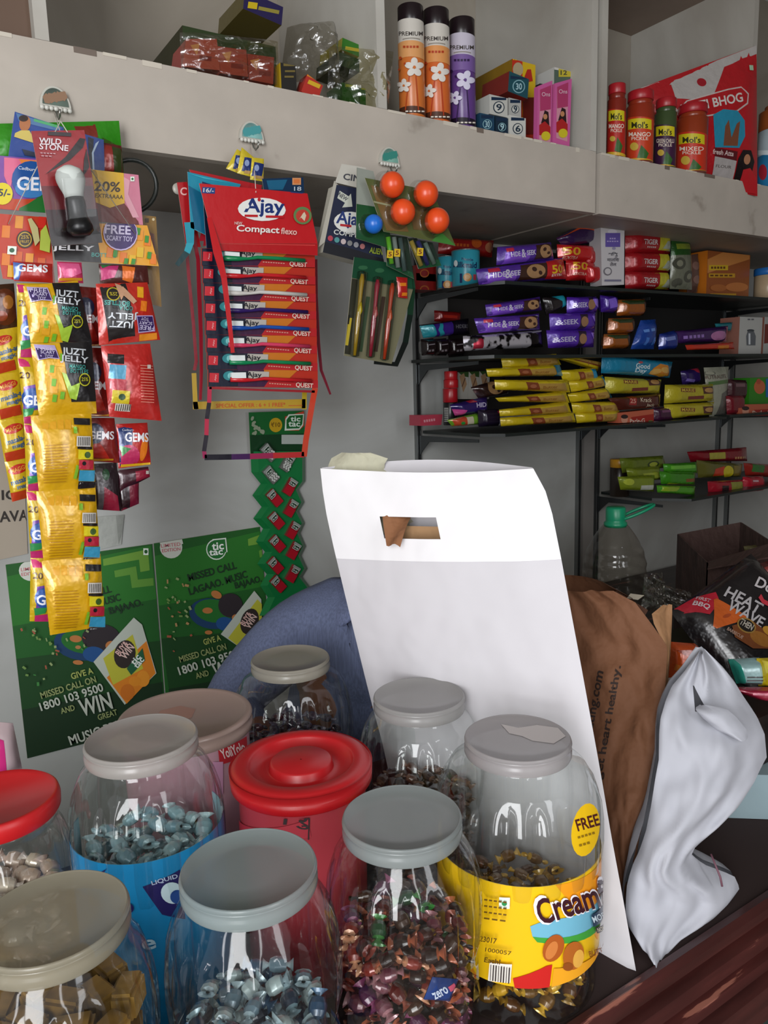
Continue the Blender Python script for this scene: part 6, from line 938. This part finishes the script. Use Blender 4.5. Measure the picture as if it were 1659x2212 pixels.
# ================================================================ bags, bottle and snack pile
class Rows:
    """cloth or paper front traced as rows (y, xl, xr, Dl, Dr), each edge at its own real distance"""
    def __init__(s, rows, nu=16, nv=24, bulge=.02, wr=.004, seed=0, freq=5):
        s.r = np.array(rows, float); s.nu, s.nv = nu, nv; s.bu = bulge; s.wr = wr; s.seed = seed; s.fq = freq; s.lo = np.array([0., 0.]); s.hi = np.array([1., 1.]); s.asp = 1
    def row(s, v): k = s.r; y = k[0, 0]+(k[-1, 0]-k[0, 0])*v; return [y]+[float(np.interp(y, k[:, 0], k[:, j])) for j in range(1, 5)]
    def S(s, u, v, off=0.0, side=1, flat=False):
        y, xl, xr, dl, dr = s.row(v); sk = s.skew(u, v) if hasattr(s, 'skew') else 0; x = xl+(xr-xl)*u; D = dl+(dr-dl)*u
        p = PD(x, y+sk, D); b = s.bu*math.sin(math.pi*min(1, max(0, u)))**.7*min(1, 4*v+.15)
        w = s.wr*(noise.noise(Vector((u*s.fq+s.seed, v*s.fq*1.6, s.seed*.7)))+.5*noise.noise(Vector((u*s.fq*2.3, v*s.fq*3+s.seed, 3)))) if not flat else 0
        n = (CAM-p)/np.linalg.norm(CAM-p); n = n*[1, 1, .2]; return p+n*(side*(b+off)+w)
    def px2uv(s, P):
        out = []
        for x, y in P:
            v = (y-s.r[0, 0])/(s.r[-1, 0]-s.r[0, 0])
            for _ in range(6):
                if hasattr(s, 'skew'):
                    _, xl, xr, _, _ = s.row(v); u = (x-xl)/max(xr-xl, 1); v = (y-s.skew(u, v)-s.r[0, 0])/(s.r[-1, 0]-s.r[0, 0])
            _, xl, xr, _, _ = s.row(v); out.append(((x-xl)/max(xr-xl, 1), v))
        return np.array(out)
NW = mat('#c9c6ca', 'nonwoven'); NW2 = mat('#e6e4e6', 'nonwoven')
# ---- white carrier bag
t = thing('carrier_bag', 'tall white non-woven carrier bag with punched handle standing behind the jars', 'bag', PZ(1180, 1900, CT))
rows = [(1012, 692, 1152, 1.12, 1.00), (1060, 697, 1178, 1.12, .985), (1110, 705, 1193, 1.12, .98), (1180, 720, 1207, 1.12, .97), (1210, 727, 1213, 1.12, .965), (1400, 772, 1248, 1.125, .95), (1640, 826, 1292, 1.14, .93), (1800, 852, 1320, 1.15, .915), (2098, 862, 1374, 1.19, .899)]
B = Rows(rows, 26, 44, .022, .005, 2, 3); B.skew = lambda u, v: 8*math.sin(math.pi*u)*max(0, 1-v*6)-310*(1-u)*max(0, v)**4
hole = lambda i, j: False
def inhole(u, v): y, xl, xr, _, _ = B.row(v); x = xl+(xr-xl)*u; return 818 < x < 946 and 1118 < y+B.skew(u, v) < 1166 and not (x < 832 and y > 1140)
def bagpt(u, v, side, off=.0): return B.S(u, v, off, side)
# front with a real opening for the handle: fine grid rows/cols, cells inside the slot left out
def pw(xs, ys): return lambda t: float(np.interp(t, xs, ys))
u0, u1 = (822-707)/(1196-707), (944-707)/(1196-707); va, vb = (1111-1012)/1086, (1159-1012)/1086
FU = pw([0, 10/44, 30/44, 1], [0, u0, u1, 1]); FV = pw([0, 8/80, 16/80, 1], [0, va, vb, 1])
def slot(i, j):
    if not (8 <= j < 16 and 10 <= i < 30): return False
    a, b = (i-10)/20, (j-8)/8
    return True
m = MB(); m.grid(lambda u, v: B.S(FU(u), FV(v)), 44, 80, NW, skip=slot); m.build('front_panel', t)
HV = pw([0, 8/22, 16/22, 1], [0, va, vb, .18]); m = MB(); m.grid(lambda u, v: B.S(FU(u), HV(v), .0012), 44, 22, NW2, skip=slot); m.build('folded_hem', t)
bkd = (PD(1000, 1100, 1.1)-CAM); bkd[2] = 0; bkd /= np.linalg.norm(bkd)
def back(u, v): p = B.S(u, v, 0, 1, True); return p+bkd*(.012+.045*math.sin(math.pi*u)*1.0+.02*v)+np.array([0, 0, .012*math.sin(math.pi*u)*max(0, 1-6*v)])
m = MB(); m.grid(back, 20, 30, NW, flip=True); m.build('back_panel', t)
m = MB()
for u in (0.0, 1.0): m.grid(lambda a, v: B.S(u, v)*(1-a)+back(u, v)*a, 2, 30, NW)
m.grid(lambda u, a: B.S(u, 1)*(1-a)+back(u, 1)*a, 20, 2, NW); m.build('side_seam', t)
# paper strip and cream paper inside the bag
s = Quad([PD(826, 1112, 1.078), PD(890, 1112, 1.072), PD(864, 1180, 1.035), PD(834, 1176, 1.045)], 6, 6, lambda u, v: .004*math.sin(6*u+4*v)); m = MB(); m.grid(lambda u, v: s.S(u, v), 6, 6, mat('#8a5c3c', 'kraft')); m.build('paper_strip', label='torn brown paper strip poking through the handle slot of the white bag', cat='paper')
s = Quad([PD(872, 1136, 1.085), PD(960, 1138, 1.065), PD(958, 1180, 1.065), PD(870, 1178, 1.085)], 4, 4, None); m = MB(); m.grid(lambda u, v: s.S(u, v), 4, 4, mat('#a5805a', 'kraft')); m.build('cardboard_piece', label='tan cardboard piece seen inside the handle slot of the white bag', cat='cardboard')
s = Rows([(978, 738, 800, 1.14, 1.12), (990, 716, 838, 1.14, 1.11), (1012, 706, 826, 1.14, 1.12), (1080, 712, 930, 1.14, 1.11), (1150, 740, 940, 1.14, 1.11)], 12, 12, .01, .012, 5, 4); m = MB(); m.grid(lambda u, v: s.S(u, v), 14, 14, mat('#b3b09a', 'kraft')); m.build('crumpled_paper', label='cream crumpled paper sticking out of the white bag', cat='paper')
# ---- brown paper bag
t = thing('paper_bag', 'brown paper bag with black slogan text right of the white carrier bag', 'bag', PZ(1345, 1960, CT))
rows = [(1276, 1150, 1325, 1.22, 1.13), (1300, 1152, 1372, 1.22, 1.11), (1345, 1158, 1404, 1.21, 1.10), (1400, 1166, 1442, 1.20, 1.09), (1500, 1186, 1436, 1.18, 1.07), (1620, 1215, 1416, 1.15, 1.05), (1760, 1245, 1388, 1.12, 1.03), (1900, 1275, 1368, 1.08, 1.01), (2000, 1300, 1362, 1.03, .985)]
K = Rows(rows, 18, 30, .02, .015, 7, 4.5); K.skew = lambda u, v: -240*(1-u)*max(0, v)**3
m = MB(); m.grid(lambda u, v: K.S(u, v), 36, 60, mat('#6f472d', 'kraft'))
m.decals(K, [('t', 'healthyeating.com', 1276, 1562, 250, 24, '#2a1a14', -80), ('t', 'made to get heart healthy.', 1304, 1612, 370, 22, '#2a1a14', -80)], 'kraft', base=.0009); m.build('front_panel', t)
m = MB(); kb = lambda u, v: K.S(u, v, 0, 1, True)+bkd*(.02+.08*math.sin(math.pi*u)**.5); m.grid(kb, 18, 30, mat('#6b442b', 'kraft'), flip=True); m.build('back_panel', t)
s = Rows([(1306, 1432, 1452, 1.12, 1.12), (1330, 1404, 1452, 1.10, 1.12), (1400, 1438, 1449, 1.10, 1.11), (1500, 1432, 1441, 1.08, 1.09), (1640, 1410, 1424, 1.06, 1.08), (1800, 1378, 1394, 1.03, 1.05)], 6, 16, .006, .006, 9); m = MB(); m.grid(lambda u, v: s.S(u, v), 8, 24, mat('#8a6442', 'kraft')); m.build('side_fold', t)
s = Quad([PD(1318, 1284, 1.14), PD(1332, 1276, 1.15), PD(1400, 1318, 1.12), PD(1392, 1332, 1.11)]); m = MB(); m.grid(lambda u, v: s.S(u, v), 4, 4, mat('#4a2c1c', 'kraft')); m.build('rim_fold', t)
s = Quad([PD(1362, 1282, 1.145), PD(1392, 1286, 1.14), PD(1378, 1296, 1.13), PD(1354, 1292, 1.135)]); m = MB(); m.grid(lambda u, v: s.S(u, v), 2, 2, mat('#a09888', 'paper')); m.build('receipt', label='small pale paper slip on the rim of the brown paper bag', cat='paper')
# ---- knotted white bag
t = thing('knotted_bag', 'slouching white non-woven bag with looped top and knotted bottom on the counter', 'bag', PZ(1440, 2040, CT))
rows = [(1404, 1510, 1522, 1.05, 1.05), (1425, 1496, 1545, 1.04, 1.05), (1450, 1478, 1570, 1.03, 1.05), (1480, 1452, 1594, 1.02, 1.06), (1510, 1438, 1612, 1.01, 1.06), (1545, 1427, 1636, 1.0, 1.05), (1580, 1424, 1652, .99, 1.04), (1640, 1423, 1656, .98, 1.03), (1690, 1414, 1630, .975, 1.01), (1740, 1406, 1594, .97, 1.0), (1790, 1396, 1540, .965, .99), (1830, 1384, 1502, .96, .985), (1848, 1378, 1494, .958, .985), (1870, 1368, 1520, .955, .99), (1895, 1360, 1586, .95, 1.01), (1920, 1354, 1598, .95, 1.02), (1945, 1352, 1580, .948, 1.01), (1975, 1351, 1548, .945, .995), (2005, 1358, 1500, .94, .975), (2030, 1378, 1470, .94, .96), (2046, 1405, 1446, .938, .945)]
G = Rows(rows, 20, 40, .045, .024, 11, 3.0); NU, NV = 40, 80
VG = pw([0, 9/80, 17/80, 1], [0, (1472-1404)/642, (1524-1404)/642, 1])
def gu(uf, v):   # grid columns that follow both sides of the loop opening
    y, xl, xr, _, _ = G.row(v); a = float(np.interp(y, [1404, 1472, 1524, 1700, 2046], [1513, 1497, 1502, 1500, 1420])); b = float(np.interp(y, [1404, 1472, 1500, 1524, 1700, 2046], [1517, 1500, 1516, 1531, 1530, 1430]))
    return float(np.interp(uf, [0, 16/40, 22/40, 1], [0, (a-xl)/(xr-xl), (b-xl)/(xr-xl), 1]))
gh = lambda i, j: 16 <= i < 22 and 9 <= j < 17
m = MB(); m.grid(lambda u, v: G.S(gu(u, VG(v)), VG(v)), NU, NV, mat('#aeafb7', 'nonwoven'), skip=gh); m.build('front_side', t)
m = MB(); m.grid(lambda u, v: G.S(gu(u, VG(v)), VG(v), 0, 1, True)+bkd*(.015+.09*math.sin(math.pi*gu(u, VG(v)))**.6*min(1, v*3)), NU, NV, mat('#aeafb7', 'nonwoven'), flip=True, skip=gh); m.build('back_side', t)
s = Rows([(1522, 1512, 1524, 1.0, .99), (1530, 1500, 1568, .99, .985), (1548, 1515, 1590, .985, .99), (1575, 1545, 1612, .99, .99), (1592, 1590, 1616, .99, .99)], 8, 8, .018, .002, 4); m = MB(); m.grid(lambda u, v: s.S(u, v), 12, 12, mat('#aeafb7', 'nonwoven')); m.build('handle_fold', t)
m = MB(); m.tube([PD(1536, 1845, .975), PD(1546, 1870, .965), PD(1556, 1895, .96), PD(1560, 1915, .958)], .0013, mat('#6b4450', 'paper'), 6); m.build('stitching', t)
# ---- five-litre bottle
c = PD(1328, 1200, 1.9); ex = dep(c)/FPX; zt = PD(1328, 1092, 1.9)[2]
t = thing('water_bottle', 'large empty clear water bottle with green cap and carry ring on the rear table', 'bottle', (c[0], c[1], TB))
R = 66*ex; hb = zt-.045-TB; pr = []; 
for k in range(61):
    f = k/60; r = R if f < .68 else R*(1-((f-.68)/.32)**1.9*.62); r *= 1+(.018*math.sin(f*72) if f < .86 else 0); r = min(r, R*1.02)
    pr.append((max(r, .02), f*hb+.0006))
m = MB(); m.lathe(pr, (c[0], c[1], TB), mat('#eeeae4', 'clear'), 40); m.lathe([(.001, .006), (R*.98, .0006)], (c[0], c[1], TB), mat('#eeeae4', 'clear'), 40); m.build('bottle_body', t)
GC = mat('#128a62', 'plastic'); z = TB+hb; m = MB(); m.lathe([(.026, -.004), (.028, 0), (.028, .006), (.0235, .010), (.024, .014), (.024, .042), (.021, .045), (.001, .045)], (c[0], c[1], z), GC, 32); m.build('cap', t)
m = MB(); rg = []
for k in range(25): a = 2*math.pi*k/24; rg.append(np.array([c[0], c[1], z+.012])+_r*(.040+.038*math.cos(a)*1.15+.010)+np.array([0, 0, 1])*(.018+.018*math.cos(a))+np.array([_sy, _cy, 0])*(.020*math.sin(a)))
m.tube(rg, .0038, GC, 8); m.build('carry_ring', t)
# crinkled clear plastic beside the bottle
for g, D, lab, sd in (([(1392, 1240), (1432, 1236), (1440, 1320), (1384, 1320)], 1.6, 'crinkled clear plastic pouch right of the water bottle', 2), ([(1430, 1262), (1494, 1280), (1500, 1330), (1440, 1330)], 1.55, 'flattened clear plastic wrap between the paper bag and the black chips bag', 6)):
    s = Quad([PD(*p, D) for p in g], 1, 1, None); m = MB()
    def S(u, v, s=s, sd=sd): e = min(1, min(u, 1-u)*5)*min(1, min(v, 1-v)*5+.1); return s.P(u, v)+s.n*(.02*e+.05*noise.noise(Vector((u*4+sd, v*4, sd)))*e)
    m.grid(S, 20, 20, mat('#eeece6', 'film')); m.grid(lambda u, v: S(u, v)-s.n*.03*min(1, min(u, 1-u)*6)*min(1, min(v, 1-v)*6), 20, 20, mat('#eeece6', 'film')); m.build('clear_wrap', label=lab, cat='plastic wrap')
# ---- cardboard carton with packs
c0 = PD(1530, 1215, 1.75); c1 = PD(1700, 1190, 1.6)
t = thing('cardboard_carton', 'open dark brown cardboard carton on the rear table at the right', 'carton', (c0[0], c0[1], TB))
bd = np.array([.25, .27, 0])*.9; bt = np.array([0, 0, 1.0]); ft = [c0, c1]; CBD = mat('#4a3530', 'kraft')
def wallq(a, b, n_): 
    lo = np.array([a[0], a[1], TB+.001]); lo2 = np.array([b[0], b[1], TB+.001]); th = np.array([.0, .004, 0]); m = MB(); m.hexa([a, b, lo2, lo], [a+th, b+th, lo2+th, lo+th], CBD); m.build(n_, t)
wallq(c0, c1, 'front_wall'); wallq(c0+bd, c1+bd, 'back_wall'); wallq(c0+bd, c0, 'side_wall'); wallq(c1+bd, c1, 'side_wall')
s = Quad([PD(1532, 1212, 1.75), PD(1668, 1172, 1.6), PD(1700, 1196, 1.5), PD(1528, 1228, 1.70)]); m = MB(); m.hexa([s.P(0, 0), s.P(1, 0), s.P(1, 1), s.P(0, 1)], [s.P(*q)-np.array([0, 0, .003]) for q in ((0, 0), (1, 0), (1, 1), (0, 1))], CBD); m.build('flap', t)
def pdq(name, pts, D, t_, base, art, lab, cat='packet', ends='h', kind='foil', **k):
    Ds = D if isinstance(D, (list, tuple)) else [D]*4
    return packet(name, [PD(p[0], p[1], d) for p, d in zip(pts, Ds)], 0, t_, base, art, lab, cat, ends=ends, kind=kind, **k)
pdq('snack_packet', [(1606, 1180), (1690, 1170), (1700, 1215), (1612, 1205)], 1.8, .03, '#5c5634', [('r', 1640, 1186, 26, 10, '#8a8450', -10)], 'olive packet showing above the cardboard carton flap')
pdq('snack_packet', [(1585, 1235), (1680, 1205), (1700, 1290), (1604, 1290)], 1.55, .04, '#45201e', [('p', [(1600, 1240), (1650, 1222), (1650, 1262), (1606, 1270)], '#7a2c28')], 'dark red packet inside the cardboard carton')
pdq('chips_bag', [(1448, 1322), (1622, 1196), (1800, 1390), (1604, 1530)], [1.42, 1.5, 1.42, 1.34], .07, '#161315', [('p', [(1452, 1312), (1490, 1300), (1530, 1294), (1536, 1318), (1515, 1345), (1490, 1335), (1462, 1330)], '#a8182c'), ('t', 'FIRST', 1505, 1308, 28, 8, '#c8b8bc', 28), ('t', 'BBQ', 1500, 1322, 34, 13, '#c8b8bc', 28), ('p', [(1524, 1312), (1530, 1310), (1590, 1350), (1592, 1358), (1530, 1376), (1523, 1370)], '#b8541c'), ('e', 1550, 1350, 18, 8, '#98401a', -20),
  ('t', 'HEAT', 1586, 1316, 84, 25, '#a8a4a6', 31), ('t', 'WAVE', 1590, 1346, 84, 24, '#a8a4a6', 31), ('t', 'Doritos', 1658, 1298, 100, 24, '#b8b2b4', 27), ('p', [(1616, 1312), (1622, 1304), (1628, 1316), (1700, 1352), (1696, 1360), (1624, 1324)], '#b0303c'),
  ('p', [(1560, 1372), (1600, 1360), (1640, 1390), (1660, 1420), (1604, 1420), (1566, 1396)], '#6a3a1c'), ('e', 1620, 1400, 50, 26, '#8a5a24', 30), ('e', 1640, 1385, 36, 18, '#a87a2a', 30), ('e', 1590, 1372, 42, 30, '#8a6a34', 30), ('e', 1590, 1372, 36, 24, '#1a1614', 30), ('t', 'THEN', 1590, 1370, 30, 13, '#a8a094', 30), ('t', 'BARBECUE', 1566, 1388, 38, 7, '#a88a7a', 32)], 'large black chips bag printed HEAT WAVE lying at the right', 'chips bag', nu=14, nv=12)
pdq('chips_bag', [(1446, 1386), (1500, 1390), (1560, 1440), (1440, 1480)], 1.32, .05, '#b84a1c', [('p', [(1452, 1400), (1500, 1398), (1540, 1424)], '#8a2c14'), ('r', 1470, 1440, 40, 14, '#c8702a', 10)], 'orange chips bag partly hidden between paper bag and knotted bag', 'chips bag')
pdq('snack_packet', [(1440, 1465), (1500, 1455), (1504, 1492), (1440, 1500)], 1.26, .03, '#8f8a84', [('p', [(1446, 1480), (1496, 1474), (1490, 1484), (1452, 1490)], '#3a3030')], 'grey packet under the orange chips bag')
pdq('snack_packet', [(1572, 1424), (1640, 1420), (1642, 1480), (1590, 1476)], 1.25, .05, '#86a4a4', [('p', [(1570, 1424), (1584, 1422), (1600, 1478), (1590, 1478)], '#2a8a7a'), ('r', 1618, 1456, 40, 3, '#3a3a3a'), ('r', 1618, 1463, 40, 3, '#4a4a4a'), ('r', 1614, 1470, 34, 3, '#4a4a4a')], 'pale teal packet with small print left of the yellow one')
pdq('snack_packet', [(1634, 1422), (1720, 1418), (1726, 1482), (1638, 1482)], 1.24, .05, '#c0a818', [('e', 1664, 1462, 22, 28, '#3a2414'), ('p', [(1640, 1424), (1664, 1426), (1644, 1450)], '#d8c84a')], 'yellow packet with brown figure at the right edge')
pdq('snack_packet', [(1560, 1484), (1720, 1484), (1724, 1516), (1640, 1512)], 1.22, .035, '#8a1430', [('r', 1640, 1494, 50, 6, '#a83a54')], 'crimson packet under the yellow and teal packets')
box_thing('snack_crate', (1.22, -.98, .8615), (1.50, -.78, 1.025), mat('#241c1a', 'splotch'), label='dark crate under the pile of chips bags at the right', cat='crate')
box_thing('snack_carton', (1.075, -1.12, .9365), (1.19, -.99, 1.02), mat('#2a1f1c', 'splotch'), label='small dark carton standing on the pale blue tray under the crimson packet', cat='carton')
# ================================================================ the seller behind the counter
def skin(name, joints, edges, m, parent, sub=2):
    bm = bmesh.new(); lay = bm.verts.layers.skin.verify(); vs = []
    for q, rr in joints:
        v = bm.verts.new(tuple(float(c) for c in q)); v[lay].radius = (rr, rr); vs.append(v)
    vs[0][lay].use_root = True
    for a_, b_ in edges: bm.edges.new((vs[a_], vs[b_]))
    me = bpy.data.meshes.new(name); bm.to_mesh(me); bm.free(); o = bpy.data.objects.new(name, me); col.objects.link(o)
    a = o.modifiers.new('s', 'SKIN'); a.use_smooth_shade = True; b = o.modifiers.new('u', 'SUBSURF'); b.levels = b.render_levels = sub
    bpy.context.view_layer.update(); nm = bpy.data.meshes.new_from_object(o.evaluated_get(bpy.context.evaluated_depsgraph_get())); bpy.data.objects.remove(o)
    mb = MB(); org = ORG[parent.name]
    mb.add([tuple(v.co) for v in nm.vertices], [tuple(p.vertices) for p in nm.polygons], m, True); return mb.build(name, parent)
P0 = PD(700, 1350, 1.36)
t = thing('person', 'person in a blue striped shirt bending behind the white carrier bag', 'person', (.66, -.45, .45))
nk = PD(805, 1328, 1.40); hd = PD(910, 1235, 1.39); sl = PD(640, 1362, 1.42); sr = PD(900, 1420, 1.36); ch = PD(760, 1452, 1.44); pv = np.array([ch[0]+.02, -.37, .56]); el = PD(476, 1535, 1.34); hl = PD(590, 1600, 1.27); er = PD(930, 1600, 1.33); hr = PD(860, 1680, 1.28)
el[2] = max(el[2], .96)
J1 = [(pv, .12), ((pv+ch)/2, .105), (ch, .095), (nk, .055), (hd+[0, 0, -.03], .075), (hd+[.01, 0, .06], .078), (sl, .05), (el, .036), (hl, .026), (sr, .05), (er, .036), (hr, .026), (hl+[.03, -.045, 0], .016), (hr+[-.02, -.05, 0], .016)]
skin('body', J1, [(0, 1), (1, 2), (2, 3), (3, 4), (4, 5), (2, 6), (6, 7), (7, 8), (2, 9), (9, 10), (10, 11), (8, 12), (11, 13)], mat('#7a4e38', 'plastic'), t)
J2 = [(pv, .15), ((pv+ch)/2, .135), (ch, .125), ((ch+nk)/2, .10), (nk*.8+ch*.2, .075), (sl*.5+ch*.5+[0, 0, .055], .095), (sl, .075), ((sl+el)/2, .066), (el, .062), ((sr+ch)/2+[0, 0, .05], .10), (sr, .075), (er, .062), (hl*.8+el*.2, .043), (hr*.8+er*.2, .043)]
skin('shirt', J2, [(0, 1), (1, 2), (2, 3), (3, 4), (3, 5), (5, 6), (6, 7), (7, 8), (3, 9), (9, 10), (10, 11), (8, 12), (11, 13)], mat('#616a88', 'shirt'), t)
s = Rows([(1276, 742, 790, 1.36, 1.34), (1300, 733, 800, 1.335, 1.32), (1325, 726, 790, 1.32, 1.31), (1348, 724, 748, 1.315, 1.31)], 8, 8, .012, .003, 3); m = MB(); m.grid(lambda u, v: s.S(u, v), 10, 10, mat('#656e8e', 'shirt')); m.build('collar', t)
m = MB(); hc = hd+np.array([.012, .012, .05]); m.ball(hc, .098, .105, .10, mat('#17130f', 'matte'), 24, 14)
m.v = [tuple(np.array(v)+np.array([.0, .012, .012])) for v in m.v]; m.build('hair', t)
to = np.array([CAM[0]-hd[0], CAM[1]-hd[1], 0]); to /= np.linalg.norm(to); sd = np.array([-to[1], to[0], 0])
m = MB(); m.ball(hd+to*.092+[0, 0, -.005], .013, .013, .02, mat('#744a35', 'plastic'), 12, 8); m.build('nose', t)
for k in (-1, 1): MB().ball(hd+to*.083+sd*.032*k+[0, 0, .02], .011, .011, .007, mat('#2a1f1a', 'gloss'), 12, 8).build('eye', t); MB().ball(hd+sd*.084*k+[0, 0, 0], .012, .016, .028, mat('#744a35', 'plastic'), 12, 8).build('ear', t)
MB().ball(hd+to*.083+[0, 0, -.045], .02, .012, .006, mat('#5c3028', 'plastic'), 12, 8).build('mouth', t)
for hh in (hl+np.array([.03, -.045, 0]), hr+np.array([-.02, -.05, 0])):
    for k, Ln in enumerate((.060, .070, .066, .050)):
        b0 = hh+sd*(.012*(k-1.5)); MB().tube([b0, b0+to*Ln*.5, b0+to*Ln*.8-np.array([0, 0, .012]), b0+to*Ln*.9-np.array([0, 0, .028])], [.0085, .0078, .007, .005], mat('#7a4e38', 'plastic')).build('finger', t)
    MB().tube([hh-to*.01+sd*.02, hh+sd*.036+to*.015, hh+sd*.042+to*.035-np.array([0, 0, .01])], [.010, .009, .006], mat('#7a4e38', 'plastic')).build('thumb', t)
t = thing('stool', 'stool under the person behind the counter', 'stool', (pv[0], pv[1], 0))
MB().lathe([(.001, .42), (.15, .42), (.155, .43), (.15, .44), (.001, .44)], (pv[0], pv[1], 0), mat('#4a3c34', 'wood'), 28).build('seat', t)
for a in (.8, 2.4, 3.9, 5.5): MB().tube([(pv[0]+.11*math.cos(a), pv[1]+.11*math.sin(a), .42), (pv[0]+.14*math.cos(a), pv[1]+.14*math.sin(a), 0)], .014, mat('#4a3c34', 'wood')).build('leg', t)
